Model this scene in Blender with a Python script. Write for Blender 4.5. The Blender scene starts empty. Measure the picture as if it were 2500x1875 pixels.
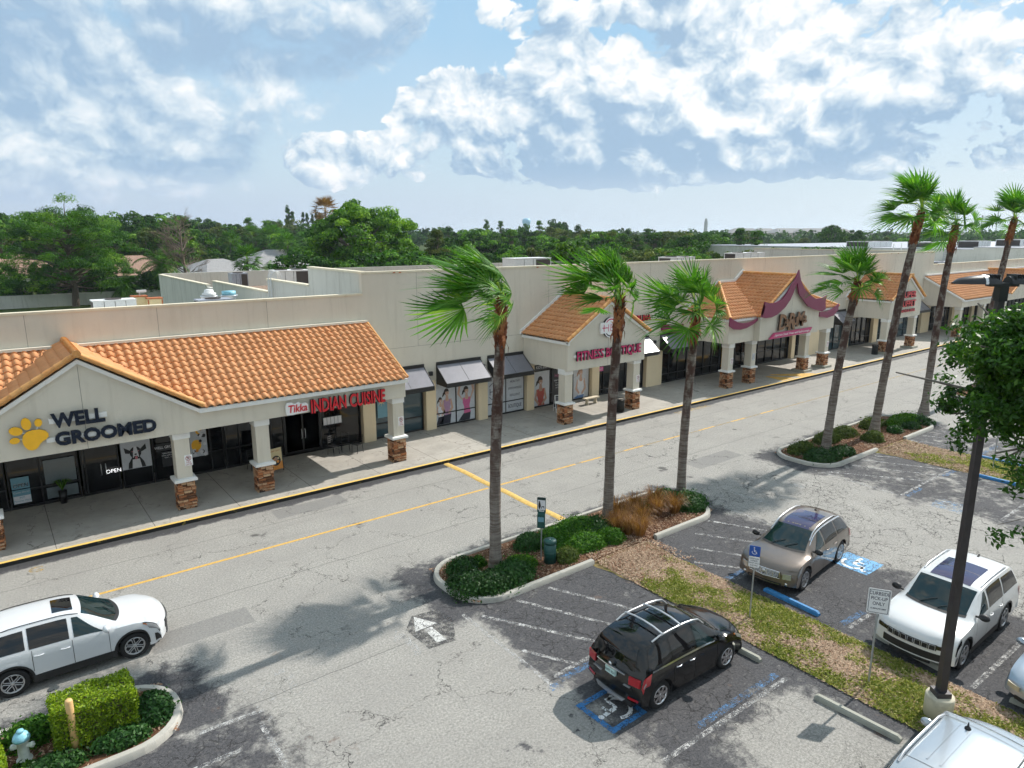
import bpy, bmesh, math, random
import numpy as np
from mathutils import Vector, Matrix, Euler
R = math.radians
PI = math.pi
random.seed(7)
S = bpy.context.scene
COL = S.collection

# ------------------------------------------------------------------ camera
CAM_H = 11.1
FPX = 1680.0                       # focal length in pixels of the 2500 px wide photograph
PITCH = math.atan(367.5 / FPX)
YAW = R(52.3)
cd = bpy.data.cameras.new('camera')
cam = bpy.data.objects.new('camera', cd)
COL.objects.link(cam)
cd.sensor_width = 36.0
cd.sensor_fit = 'HORIZONTAL'
cd.lens = 36.0 * FPX / 2500.0
cd.clip_start = 0.1
cd.clip_end = 20000
cam.location = (0, 0, CAM_H)
cam.rotation_euler = (PI / 2 - PITCH, 0, YAW - PI / 2)
S.camera = cam

# ------------------------------------------------------------------ view, sun, sky
S.view_settings.view_transform = 'Standard'
S.view_settings.look = 'None'
S.view_settings.exposure = 0.13
S.view_settings.gamma = 1.0
S.cycles.max_bounces = 6
S.cycles.diffuse_bounces = 3
S.cycles.glossy_bounces = 4
S.cycles.transmission_bounces = 4
S.cycles.transparent_max_bounces = 8
S.cycles.caustics_reflective = False
S.cycles.caustics_refractive = False
S.cycles.sample_clamp_indirect = 6.0
S.cycles.use_denoising = True
S.cycles.use_adaptive_sampling = True
S.cycles.adaptive_threshold = 0.035
S.cycles.adaptive_min_samples = 16
S.cycles.volume_bounces = 0

SUN_EL = R(41.7)
SUN_AZ = R(1.5)                    # direction towards the sun, measured from +X towards +Y
sl = bpy.data.lights.new('sun', 'SUN')
sun = bpy.data.objects.new('sun', sl)
COL.objects.link(sun)
sl.energy = 5.0
sl.angle = R(0.6)
sl.color = (1.0, 0.95, 0.88)
sdir = Vector((math.cos(SUN_EL) * math.cos(SUN_AZ), math.cos(SUN_EL) * math.sin(SUN_AZ), math.sin(SUN_EL)))
sun.rotation_euler = sdir.to_track_quat('Z', 'Y').to_euler()
sun.location = (0, 0, 60)

world = bpy.data.worlds.new('World')
S.world = world
world.use_nodes = True
wt = world.node_tree
wt.nodes.clear()

class NT:
    """small wrapper to write node trees as expressions"""
    def __init__(s, tree): s.t = tree
    def n(s, kind, **kw):
        nd = s.t.nodes.new(kind)
        for k, v in kw.items(): setattr(nd, k, v)
        return nd
    def put(s, sock, v):
        if isinstance(v, (int, float)):
            if sock.type == 'RGBA': sock.default_value = (v, v, v, 1)
            elif sock.type == 'VECTOR': sock.default_value = (v, v, v)
            else: sock.default_value = v
        elif isinstance(v, (tuple, list)):
            if sock.type == 'RGBA' and len(v) == 3: v = tuple(v) + (1,)
            sock.default_value = v
        else: s.t.links.new(v, sock)
    def m(s, op, a, b=0.0, c=0.0, clamp=False):
        nd = s.n('ShaderNodeMath', operation=op, use_clamp=clamp)
        s.put(nd.inputs[0], a); s.put(nd.inputs[1], b)
        if op in ('MULTIPLY_ADD', 'COMPARE', 'WRAP', 'SMOOTH_MIN', 'SMOOTH_MAX'): s.put(nd.inputs[2], c)
        return nd.outputs[0]
    def vm(s, op, a, b=None, sc=None):
        nd = s.n('ShaderNodeVectorMath', operation=op)
        s.put(nd.inputs[0], a)
        if b is not None: s.put(nd.inputs[1], b)
        if sc is not None: s.put(nd.inputs['Scale'], sc)
        return nd.outputs['Value'] if op in ('LENGTH', 'DOT_PRODUCT', 'DISTANCE') else nd.outputs['Vector']
    def mix(s, f, a, b, mode='MIX'):
        nd = s.n('ShaderNodeMix', data_type='RGBA', blend_type=mode)
        s.put(nd.inputs[0], f); s.put(nd.inputs[6], a); s.put(nd.inputs[7], b)
        return nd.outputs[2]
    def mr(s, v, a, b, c=0.0, d=1.0, smooth=False):
        nd = s.n('ShaderNodeMapRange', interpolation_type='SMOOTHSTEP' if smooth else 'LINEAR')
        s.put(nd.inputs[0], v); s.put(nd.inputs[1], a); s.put(nd.inputs[2], b); s.put(nd.inputs[3], c); s.put(nd.inputs[4], d)
        return nd.outputs[0]
    def noise(s, vec, scale, detail=4.0, rough=0.55, dist=0.0, out=0, w=None):
        nd = s.n('ShaderNodeTexNoise')
        if vec is not None: s.put(nd.inputs['Vector'], vec)
        nd.inputs['Scale'].default_value = scale
        nd.inputs['Detail'].default_value = detail
        nd.inputs['Roughness'].default_value = rough
        nd.inputs['Distortion'].default_value = dist
        return nd.outputs[out]
    def sep(s, v):
        nd = s.n('ShaderNodeSeparateXYZ'); s.put(nd.inputs[0], v); return nd.outputs
    def comb(s, x, y, z):
        nd = s.n('ShaderNodeCombineXYZ'); s.put(nd.inputs[0], x); s.put(nd.inputs[1], y); s.put(nd.inputs[2], z); return nd.outputs[0]
    def ramp(s, f, stops):
        nd = s.n('ShaderNodeValToRGB'); s.put(nd.inputs[0], f)
        e = nd.color_ramp.elements
        while len(e) < len(stops): e.new(0.5)
        for i, (p, c) in enumerate(stops):
            e[i].position = p; e[i].color = tuple(c) + ((1,) if len(c) == 3 else ())
        return nd.outputs[0]

def px_dir(x, y):
    """world direction of a pixel of the 2500 px wide photograph, used to place clouds and far things"""
    c, s_ = math.cos(YAW), math.sin(YAW)
    F = Vector((c * math.cos(PITCH), s_ * math.cos(PITCH), -math.sin(PITCH)))
    Rt = Vector((s_, -c, 0)); U = Rt.cross(F)
    d = F + Rt * ((x - 1250) / FPX) + U * ((937.5 - y) / FPX)
    return d.normalized()
def az_el(x, y):
    d = px_dir(x, y)
    return math.atan2(d.y, d.x), math.asin(d.z)

SKY_STR = 0.10
W = NT(wt)
tc = W.n('ShaderNodeTexCoord')
d_ = W.vm('NORMALIZE', tc.outputs['Generated'])
dx, dy, dz = W.sep(d_)
azn = W.m('ARCTAN2', dy, dx)
eln = W.m('ARCSINE', dz)
ae = W.comb(azn, eln, 0.0)
sky = W.n('ShaderNodeTexSky', sky_type='NISHITA')
sky.sun_disc = False
sky.sun_elevation = SUN_EL
sky.sun_rotation = PI / 2 - SUN_AZ
sky.air_density = 1.0; sky.dust_density = 2.2; sky.ozone_density = 1.2
def blob(x, y, rx, ry, amp, rot=0.0):
    a, e = az_el(x, y)
    ra, re = rx / FPX * 0.93, ry / FPX * 0.93
    v = W.vm('SUBTRACT', ae, (a, e, 0))
    v = W.vm('MULTIPLY', v, (1 / ra, 1 / re, 0))
    l = W.vm('LENGTH', v)
    return W.m('MULTIPLY', W.mr(l, 1.15, 0.45, 0.0, 1.0, True), amp)
def total(bl):
    t = blob(*bl[0])
    for b in bl[1:]: t = W.m('MAXIMUM', t, blob(*b))
    return t
# warped sky coordinates, rounder than wide for the heaped clouds
p3 = W.vm('MULTIPLY', d_, (1.0, 1.0, 1.25))
wob = W.noise(p3, 4.0, 4.0, 0.6, 0.0, 1)
p3 = W.vm('ADD', p3, W.vm('SCALE', W.vm('SUBTRACT', wob, (0.5, 0.5, 0.5)), sc=0.10))
def billow(v):
    bg_ = W.noise(v, 5.0, 12.0, 0.56)
    vo = W.n('ShaderNodeTexVoronoi', feature='SMOOTH_F1')
    W.put(vo.inputs['Vector'], W.vm('ADD', v, W.vm('SCALE', W.vm('SUBTRACT', W.noise(v, 22.0, 3.0, 0.6, 0.0, 1), (.5, .5, .5)), sc=0.035)))
    vo.inputs['Scale'].default_value = 13.0; vo.inputs['Smoothness'].default_value = 0.22
    vo.inputs['Detail'].default_value = 4.0; vo.inputs['Roughness'].default_value = 0.50; vo.inputs['Lacunarity'].default_value = 2.2
    return bg_, W.m('SUBTRACT', 0.62, vo.outputs['Distance'])
big, puff = billow(p3)
# the same puffs sampled a little nearer the sun: their difference lights one side of each billow
bigs, puffs = billow(W.vm('ADD', p3, (0.008, -0.010, 0.020)))
cumulus = total([(1700, 150, 320, 230, 1.0), (1540, 270, 300, 220, 1.0), (1370, 250, 190, 230, 1.0), (1930, 260, 260, 170, 1.0), (2300, 140, 480, 300, 1.0),
                 (1120, 310, 250, 190, 1.0), (830, 390, 200, 100, .9), (990, 380, 190, 100, .9), (1450, 400, 520, 100, .95), (1950, 370, 560, 105, .95), (2420, 320, 340, 130, .95), (1100, 160, 130, 130, .55), (1280, 30, 180, 90, .7), (1850, 10, 520, 130, 1.0)])
gray = total([(590, 60, 480, 190, 1.0), (160, 130, 380, 320, 1.0), (300, 300, 470, 210, .95), (900, 40, 220, 160, .9), (80, 400, 320, 130, .9), (420, 390, 340, 120, .9), (640, 340, 130, 120, .7), (700, 230, 200, 110, .7)])
cover = W.m('MAXIMUM', cumulus, gray)
# broken cloud cover added for fill light, away from the photographed part of the sky
behind = W.mr(W.m('ABSOLUTE', W.m('SUBTRACT', azn, YAW)), 0.72, 1.0, 0.0, 0.75, True)
high = W.mr(eln, 0.46, 0.7, 0.0, 0.72, True)
cover = W.m('MAXIMUM', cover, W.m('MAXIMUM', behind, high))
dens = W.m('ADD', W.m('ADD', cover, 0.08), W.m('MULTIPLY', W.m('SUBTRACT', big, 0.5), 1.15))
dens = W.m('ADD', dens, W.m('MULTIPLY', W.m('SUBTRACT', puff, .20), 0.55))
soft = W.m('SUBTRACT', 1.0, W.mr(cumulus, 0.0, 0.5))
alpha = W.mr(dens, W.m('SUBTRACT', 0.44, W.m('MULTIPLY', soft, 0.22)), W.m('ADD', 0.52, W.m('MULTIPLY', soft, 0.18)), 0.0, 1.0, True)
lit = W.m('ADD', 0.60, W.m('MULTIPLY', W.m('SUBTRACT', big, bigs), 2.6))
lit = W.m('ADD', lit, W.m('MULTIPLY', W.m('SUBTRACT', puff, puffs), 1.25))
lit = W.m('ADD', lit, W.m('MULTIPLY', W.m('SUBTRACT', puff, 0.22), 0.30))
lit = W.m('ADD', lit, W.m('MULTIPLY', W.m('SUBTRACT', 0.95, W.m('MINIMUM', dens, 1.5)), 0.22))
dark = total([(1700, 400, 760, 95, 1.0), (1350, 430, 480, 75, 1.0), (2250, 335, 480, 95, .95), (640, 120, 440, 85, .75), (90, 150, 280, 140, .5), (560, 380, 360, 90, .45), (130, 290, 360, 50, .4), (950, 90, 160, 120, .3), (1480, 330, 240, 90, .45), (2150, 140, 300, 50, .2), (1640, 130, 80, 70, .2)])
lit = W.m('ADD', W.m('MULTIPLY', W.m('SUBTRACT', lit, .62), W.m('SUBTRACT', 1.0, W.m('MULTIPLY', soft, .42))), .62)
lit = W.m('SUBTRACT', lit, W.m('MULTIPLY', dark, 0.52))
lit = W.m('SUBTRACT', lit, W.m('MULTIPLY', W.m('MULTIPLY', W.mr(gray, 0.3, 0.9), soft), 0.20))
bright = total([(1850, 160, 420, 240, .24), (1940, 290, 190, 120, .50), (2350, 40, 400, 130, .25), (1150, 290, 210, 150, .25), (700, 40, 230, 60, .28), (340, 60, 120, 130, .25), (2300, 230, 280, 60, .30), (430, 335, 110, 40, .40), (85, 345, 160, 50, .30), (330, 240, 380, 80, .22), (870, 380, 130, 80, .22)])
lit = W.m('ADD', lit, W.m('MULTIPLY', bright, .72), clamp=True)
cloud = W.ramp(lit, [(0.0, (.35, .50, .67)), (0.22, (.45, .59, .73)), (0.48, (.63, .74, .83)), (0.78, (.84, .89, .93)), (1.0, (1.0, 1.0, 1.0))])
K = 1.0 / SKY_STR
skyc = W.vm('SCALE', sky.outputs[0], sc=1.0)
# a thin high veil whitens the blue, as on a humid day
veil = W.mr(W.noise(p3, 2.2, 5.0, 0.6), 0.35, 0.75, 0.0, 0.22)
el01 = W.mr(eln, 0.0, 0.42)
humid = W.ramp(el01, [(0.0, (.60, .74, .83)), (0.25, (.54, .71, .84)), (0.6, (.36, .61, .83)), (1.0, (.29, .55, .82))])
base = W.mix(0.85, skyc, W.vm('SCALE', humid, sc=K))
base = W.mix(veil, base, W.vm('SCALE', W.comb(.66, .76, .86), sc=K))
col = W.mix(alpha, base, W.vm('SCALE', cloud, sc=K))
# bright air low on the horizon
hz = W.m('MULTIPLY', W.mr(eln, 0.10, 0.01, 0.0, 1.0, True), 0.80)
hcol = W.mix(W.mr(azn, 1.35, 0.35), (.50, .60, .76, 1), (.70, .80, .86, 1))
col = W.mix(hz, col, W.vm('SCALE', hcol, sc=K))
# unseen sky behind the camera and overhead: added as fill light, tinted warm
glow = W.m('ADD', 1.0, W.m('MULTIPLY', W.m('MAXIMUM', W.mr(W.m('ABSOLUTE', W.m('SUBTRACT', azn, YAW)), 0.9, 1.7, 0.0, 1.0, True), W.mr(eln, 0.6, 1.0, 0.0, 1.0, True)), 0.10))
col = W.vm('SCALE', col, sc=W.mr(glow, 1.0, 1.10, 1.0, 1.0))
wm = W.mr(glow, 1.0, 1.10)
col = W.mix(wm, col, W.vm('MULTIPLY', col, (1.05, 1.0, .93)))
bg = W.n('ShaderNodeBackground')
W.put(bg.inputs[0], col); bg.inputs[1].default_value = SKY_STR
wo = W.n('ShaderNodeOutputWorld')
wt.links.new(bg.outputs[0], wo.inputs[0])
world.cycles.sampling_method = 'MANUAL'
world.cycles.sample_map_resolution = 512

# ------------------------------------------------------------------ materials
M = {}
def newmat(name):
    m = bpy.data.materials.new(name); m.use_nodes = True
    m.node_tree.nodes.clear()
    g = NT(m.node_tree)
    out = g.n('ShaderNodeOutputMaterial')
    b = g.n('ShaderNodeBsdfPrincipled')
    m.node_tree.links.new(b.outputs[0], out.inputs[0])
    M[name] = m
    return m, g, b, out
def plain(name, col, rough=0.6, metal=0.0, coat=0.0, var=0.06, scale=6.0, spec=0.5, bump=0.0, emit=None, estr=0):
    m, g, b, out = newmat(name)
    t = g.n('ShaderNodeTexCoord')
    nz = g.noise(t.outputs['Object'], scale, 5.0, 0.6)
    k = g.mr(nz, 0.3, 0.7, 1 - var, 1 + var)
    g.put(b.inputs['Base Color'], g.vm('SCALE', tuple(col), sc=k))
    b.inputs['Roughness'].default_value = rough
    b.inputs['Metallic'].default_value = metal
    b.inputs['Coat Weight'].default_value = coat
    b.inputs['Specular IOR Level'].default_value = spec
    if bump:
        bp = g.n('ShaderNodeBump'); bp.inputs['Strength'].default_value = bump; bp.inputs['Distance'].default_value = 0.02
        g.put(bp.inputs['Height'], nz); g.put(b.inputs['Normal'], bp.outputs[0])
    if emit:
        g.put(b.inputs['Emission Color'], tuple(emit)); b.inputs['Emission Strength'].default_value = estr
    return m

def wpos(g):
    return g.n('ShaderNodeNewGeometry').outputs['Position']

def stucco(name, col, stain=1.0):
    m, g, b, out = newmat(name)
    p = wpos(g)
    big_ = g.noise(p, 0.35, 4.0, 0.6)
    mid = g.noise(p, 2.3, 5.0, 0.65)
    fine = g.noise(p, 45.0, 3.0, 0.6)
    # rain streaks: noise stretched down the wall
    st = g.noise(g.vm('MULTIPLY', p, (3.5, 3.5, 0.28)), 1.0, 5.0, 0.65)
    c = g.mix(g.mr(big_, 0.35, 0.65), tuple(x * 0.95 for x in col), tuple(min(1, x * 1.04) for x in col))
    c = g.mix(g.m('MULTIPLY', g.mr(st, 0.52, 0.78), 0.36 * stain), c, (col[0] * .62, col[1] * .60, col[2] * .56))
    c = g.mix(g.m('MULTIPLY', g.mr(mid, 0.58, 0.8), 0.22 * stain), c, (col[0] * .72, col[1] * .71, col[2] * .68))
    c = g.mix(g.m('MULTIPLY', g.mr(fine, 0.3, 0.7), 0.07), c, (col[0] * .7, col[1] * .7, col[2] * .7))
    g.put(b.inputs['Base Color'], c)
    b.inputs['Roughness'].default_value = 0.85
    b.inputs['Specular IOR Level'].default_value = 0.25
    bp = g.n('ShaderNodeBump'); bp.inputs['Strength'].default_value = 0.25; bp.inputs['Distance'].default_value = 0.01
    g.put(bp.inputs['Height'], g.m('ADD', fine, g.m('MULTIPLY', mid, 1.2))); g.put(b.inputs['Normal'], bp.outputs[0])
    return m
stucco('stucco', (.655, .61, .52))
stucco('stucco_warm', (.80, .66, .45), 0.6)
stucco('stucco_dirty', (.62, .61, .55), 2.4)
stucco('trim_white', (.80, .80, .78), 0.7)
stucco('coping', (.72, .66, .51), 1.6)
stucco('flashing', (.78, .74, .63), .8)
stucco('concrete_wall', (.56, .55, .50), 2.2)

def tinted(name, c1, c2, rough=0.7, noise_amt=0.3, scale=25.0, c3=None, bump=0.15, spec=0.3):
    """colour chosen per piece by the 'tint' attribute, roughened with noise"""
    m, g, b, out = newmat(name)
    at = g.n('ShaderNodeAttribute', attribute_name='tint')
    t = at.outputs['Fac']
    if c3: c = g.ramp(t, [(0.0, c1), (0.5, c2), (1.0, c3)])
    else: c = g.ramp(t, [(0.0, c1), (1.0, c2)])
    p = wpos(g)
    nz = g.noise(p, scale, 4.0, 0.65)
    nb = g.noise(p, 0.8, 3.0, 0.6)
    c = g.vm('SCALE', c, sc=g.m('MULTIPLY', g.mr(nz, 0.25, 0.75, 1 - noise_amt, 1 + noise_amt), g.mr(nb, 0.3, 0.7, 0.92, 1.08)))
    g.put(b.inputs['Base Color'], c)
    b.inputs['Roughness'].default_value = rough
    b.inputs['Specular IOR Level'].default_value = spec
    if bump:
        bp = g.n('ShaderNodeBump'); bp.inputs['Strength'].default_value = bump; bp.inputs['Distance'].default_value = 0.01
        g.put(bp.inputs['Height'], nz); g.put(b.inputs['Normal'], bp.outputs[0])
    return m
tinted('terracotta', (.585, .27, .12), (.63, .315, .15), 0.7, 0.09, 14.0, (.61, .295, .135), .15, .15)
tinted('terracotta_ridge', (.60, .27, .085), (.68, .36, .13), 0.6, 0.15, 14.0)
tinted('ledge_stone', (.055, .035, .025), (.42, .165, .07), 0.85, 0.35, 22.0, (.58, .40, .25), 0.5)
tinted('mulch_chip', (.09, .038, .022), (.27, .145, .085), 0.9, 0.2, 30.0, (.55, .42, .30), 0.0)

def leafmat(name, c1, c2, c3, trans=0.35, rough=0.45, spec=0.4):
    m, g, b, out = newmat(name)
    at = g.n('ShaderNodeAttribute', attribute_name='tint')
    c = g.ramp(at.outputs['Fac'], [(0.0, c1), (0.55, c2), (1.0, c3)])
    oi = g.n('ShaderNodeObjectInfo')
    c = g.vm('SCALE', c, sc=g.mr(oi.outputs['Random'], 0, 1, 0.82, 1.2))
    g.put(b.inputs['Base Color'], c)
    b.inputs['Roughness'].default_value = rough
    b.inputs['Specular IOR Level'].default_value = spec
    tr = g.n('ShaderNodeBsdfTranslucent')
    g.put(tr.inputs[0], g.vm('MULTIPLY', c, (1.15, 1.25, 0.55)))
    mx = g.n('ShaderNodeMixShader'); mx.inputs[0].default_value = trans
    m.node_tree.links.new(b.outputs[0], mx.inputs[1]); m.node_tree.links.new(tr.outputs[0], mx.inputs[2])
    m.node_tree.links.new(mx.outputs[0], out.inputs[0])
    return m
leafmat('leaf_dark', (.011, .038, .009), (.040, .115, .018), (.13, .25, .035), .30, .7, .15)
leafmat('leaf_mid', (.016, .058, .010), (.072, .195, .022), (.21, .37, .045), .34, .65, .18)
leafmat('leaf_bright', (.02, .07, .008), (.09, .22, .018), (.26, .43, .04), .36, .6, .2)
leafmat('leaf_olive', (.045, .075, .02), (.10, .14, .035), (.19, .22, .06), .3, .7, .15)
leafmat('leaf_oak', (.022, .075, .008), (.065, .18, .018), (.22, .40, .04), .38, .42, .35)
leafmat('hedge_leaf', (.05, .11, .006), (.22, .34, .012), (.46, .56, .03), .38)
leafmat('ficus_leaf', (.014, .05, .012), (.035, .105, .022), (.085, .19, .04), .28, .5, .3)
leafmat('palm_leaf', (.03, .11, .012), (.095, .27, .028), (.36, .52, .08), .40, .5, .22)
leafmat('orange_grass', (.14, .055, .014), (.30, .14, .035), (.48, .28, .09), .3)
leafmat('lawn_blade', (.09, .15, .02), (.30, .31, .07), (.62, .54, .28), .3, .7, .1)
leafmat('dry_palm', (.12, .06, .02), (.25, .14, .05), (.40, .26, .10), .2)
leafmat('bare_twig', (.10, .075, .055), (.20, .155, .12), (.30, .25, .21), .0, .8, .2)
plain('bark', (.115, .09, .07), .9, var=.4, scale=9, bump=.6)
plain('bark_grey', (.20, .175, .15), .9, var=.35, scale=9, bump=.6)
# palm trunk: grey, ringed, with dark brown patches
m, g, b, out = newmat('palm_trunk')
p = wpos(g)
zz = g.sep(p)[2]
ring = g.noise(g.vm('MULTIPLY', p, (1.5, 1.5, 16.0)), 1.0, 4.0, 0.6)
vert = g.noise(g.vm('MULTIPLY', p, (26, 26, 1.4)), 1.0, 4.0, 0.7)
patch = g.noise(g.vm('MULTIPLY', p, (3.2, 3.2, 2.2)), 1.0, 4.0, 0.62)
c = g.mix(vert, (.15, .125, .105), (.36, .325, .285))
c = g.mix(g.mr(ring, .42, .62), c, (.13, .10, .082))
oc = g.n('ShaderNodeTexCoord').outputs['Object']
hz_ = g.sep(oc)[2]
br = g.m('MULTIPLY', g.mr(patch, .40, .54), g.mr(hz_, 1.6, 5.0, .0, .95))
c = g.mix(br, c, (.060, .026, .018))
g.put(b.inputs['Base Color'], c); b.inputs['Roughness'].default_value = .9
bp = g.n('ShaderNodeBump'); bp.inputs['Strength'].default_value = .9; bp.inputs['Distance'].default_value = .03
g.put(bp.inputs['Height'], g.m('ADD', vert, ring)); g.put(b.inputs['Normal'], bp.outputs[0])
tinted('palm_boot', (.07, .022, .012), (.27, .085, .035), .8, .35, 16.0, (.40, .19, .08), .5)

# asphalt: grey worn surface with pale aggregate, dark seal coat in the bays and along the kerbs, cracks
m, g, b, out = newmat('asphalt')
p = wpos(g)
px_, py_, pz_ = g.sep(p)
fine = g.noise(p, 95.0, 3.0, 0.7)
speck = g.noise(p, 17.0, 6.0, 0.82)
n1 = g.noise(p, 0.55, 6.0, 0.62)
n2 = g.noise(p, 2.2, 6.0, 0.68)
n3 = g.noise(p, 6.0, 5.0, 0.7)
worn = g.mix(g.mr(speck, .36, .64), (.175, .169, .157), (.45, .436, .40))
worn = g.mix(g.m('MULTIPLY', g.mr(n1, .35, .7), .45), worn, (.235, .225, .212))
seal = g.mix(g.mr(speck, .38, .70), (.038, .038, .043), (.125, .124, .128))
def box_mask(x0, x1, y0, y1, soft_=1.2):
    a = g.mr(px_, x0 - soft_, x0 + soft_, 0, 1, True); b_ = g.mr(px_, x1 + soft_, x1 - soft_, 0, 1, True)
    c_ = g.mr(py_, y0 - soft_, y0 + soft_, 0, 1, True); d2 = g.mr(py_, y1 + soft_, y1 - soft_, 0, 1, True)
    return g.m('MULTIPLY', g.m('MULTIPLY', a, b_), g.m('MULTIPLY', c_, d2))
bays = g.m('MULTIPLY', box_mask(10.3, 23.4, -30, 16.0, 1.0), .95)
bays = g.m('MAXIMUM', bays, g.m('MULTIPLY', box_mask(30.2, 44.0, -30, 16.2, 1.2), .72))
bays = g.m('MAXIMUM', bays, g.m('MULTIPLY', box_mask(52, 66, -30, 16.2, 1.2), .7))
bays = g.m('MAXIMUM', bays, g.m('MULTIPLY', box_mask(-14, 4.2, -30, 15.6, 1.4), .95))
bays = g.m('MULTIPLY', bays, g.m('SUBTRACT', 1.0, g.m('MULTIPLY', box_mask(11.8, 15.2, -2, 7.8, .9), .75)))
isl = g.m('MAXIMUM', box_mask(9.4, 23.6, 15.0, 19.3, .8), box_mask(29.9, 44.6, 15.0, 19.3, .8))
isl = g.m('MAXIMUM', isl, box_mask(-14, 3.6, 15.0, 18.4, .8))
kerbm = g.mr(py_, 26.7, 27.35, 0, .95, True)
sm = g.m('MAXIMUM', g.m('MAXIMUM', bays, g.m('MULTIPLY', isl, .9)), kerbm)
# patches of black seal coat surviving in the worn aisle
blot = g.m('MULTIPLY', g.mr(n1, .60, .68), box_mask(5.5, 12, 8.5, 17, 2.0))
blot = g.m('MULTIPLY', blot, .55)
sm = g.m('MAXIMUM', sm, blot)
wn = g.m('ADD', g.m('MULTIPLY', g.m('SUBTRACT', n1, .5), 2.2), g.m('MULTIPLY', g.m('SUBTRACT', n2, .5), 1.6))
sm = g.mr(g.m('ADD', sm, g.m('MULTIPLY', wn, .55)), .38, .78, 0, 1, True)
c = g.mix(sm, worn, seal)
# chalky scuffs over the seal coat
c = g.mix(g.m('MULTIPLY', g.m('MULTIPLY', g.mr(n3, .58, .72), sm), .45), c, (.30, .29, .275))
c = g.mix(g.m('MULTIPLY', g.mr(n2, .62, .75), .40), c, (.30, .275, .25))
# rusty leaf stains near the median
stn = g.m('MULTIPLY', g.mr(g.noise(p, 1.1, 5.0, .7), .62, .72), g.m('MAXIMUM', box_mask(12.5, 15.6, 2, 14.5, .6), box_mask(2, 6, 12, 17, .8)))
c = g.mix(g.m('MULTIPLY', stn, .6), c, (.17, .105, .07))
# oil drips in the bays and a few dark sealed blotches
oil = g.m('MULTIPLY', g.mr(g.noise(g.vm('ADD', p, (31, 9, 0)), .9, 3.0, .5), .70, .76), .75)
c = g.mix(oil, c, (.035, .033, .034))
# rectangular repair patches
for a0, a1, b0, b1 in ((8.3, 11.3, 25.9, 26.9), (26.5, 30.0, 19.4, 20.5), (2.5, 5.2, 19.0, 20.0)):
    c = g.mix(g.m('MULTIPLY', box_mask(a0, a1, b0, b1, .03), .55), c, (.17, .168, .165))
# tyre tracks along the drive lane
tr_ = g.noise(g.vm('MULTIPLY', p, (.10, 1.3, 1)), 1.0, 4.0, .6)
c = g.mix(g.m('MULTIPLY', g.mr(tr_, .55, .75), .22), c, (.14, .135, .13))
def cracks(scale, wid, warp, dens_lo, dens_hi, nsc, off=0.0):
    q = g.vm('ADD', p, g.vm('SCALE', g.vm('SUBTRACT', g.noise(g.vm('ADD', p, (off, off, 0)), 1.6, 5.0, .65, 0, 1), (.5, .5, .5)), sc=warp))
    q = g.vm('MULTIPLY', q, (1, 1, 0))
    v = g.n('ShaderNodeTexVoronoi', feature='DISTANCE_TO_EDGE')
    g.put(v.inputs['Vector'], g.vm('ADD', q, (off, off, 0))); v.inputs['Scale'].default_value = scale
    line = g.mr(v.outputs['Distance'], wid, wid * .35, 0, 1)
    msk = g.mr(g.noise(g.vm('ADD', p, (off * 3, 0, 0)), nsc, 4.0, .6), dens_lo, dens_hi)
    return line, msk
l1, k1 = cracks(.42, .0055, 1.5, .47, .53, .35)
l2, k2 = cracks(1.9, .022, .75, .45, .53, .50, 7.0)
l3, k3 = cracks(4.2, .036, .42, .48, .56, .6, 13.0)
aisle = g.m('MAXIMUM', g.m('MAXIMUM', bays, isl), box_mask(22, 31, -20, 18, 1.5))
k2 = g.m('MULTIPLY', k2, g.m('ADD', .12, g.m('MULTIPLY', aisle, .88)))
k3 = g.m('MULTIPLY', k3, g.m('ADD', .12, g.m('MULTIPLY', aisle, .85)))
cr = g.m('MAXIMUM', g.m('MULTIPLY', l1, g.m('MULTIPLY', k1, .85)), g.m('MAXIMUM', g.m('MULTIPLY', l2, g.m('MULTIPLY', k2, .85)), g.m('MULTIPLY', l3, g.m('MULTIPLY', k3, .75))))
c = g.mix(cr, c, (.022, .021, .022))
# straight paving joints along the lane
for yy, x0, x1 in ((21.15, -30, 120), (25.6, -30, 120), (15.35, -14, 8.6)):
    w_ = g.m('ADD', py_, g.m('MULTIPLY', g.m('SUBTRACT', g.noise(p, .9, 5.0, .6), .5), .16))
    ln = g.mr(g.m('ABSOLUTE', g.m('SUBTRACT', w_, yy)), .022, .008, 0, .55)
    c = g.mix(g.m('MULTIPLY', ln, g.m('LESS_THAN', px_, x1)), c, (.05, .05, .05))
g.put(b.inputs['Base Color'], c)
b.inputs['Roughness'].default_value = .88
b.inputs['Specular IOR Level'].default_value = .3
bp = g.n('ShaderNodeBump'); bp.inputs['Strength'].default_value = .55; bp.inputs['Distance'].default_value = .012
g.put(bp.inputs['Height'], g.m('SUBTRACT', g.m('ADD', g.m('MULTIPLY', speck, .9), g.m('MULTIPLY', fine, .5)), g.m('MULTIPLY', cr, 1.6))); g.put(b.inputs['Normal'], bp.outputs[0])

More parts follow.
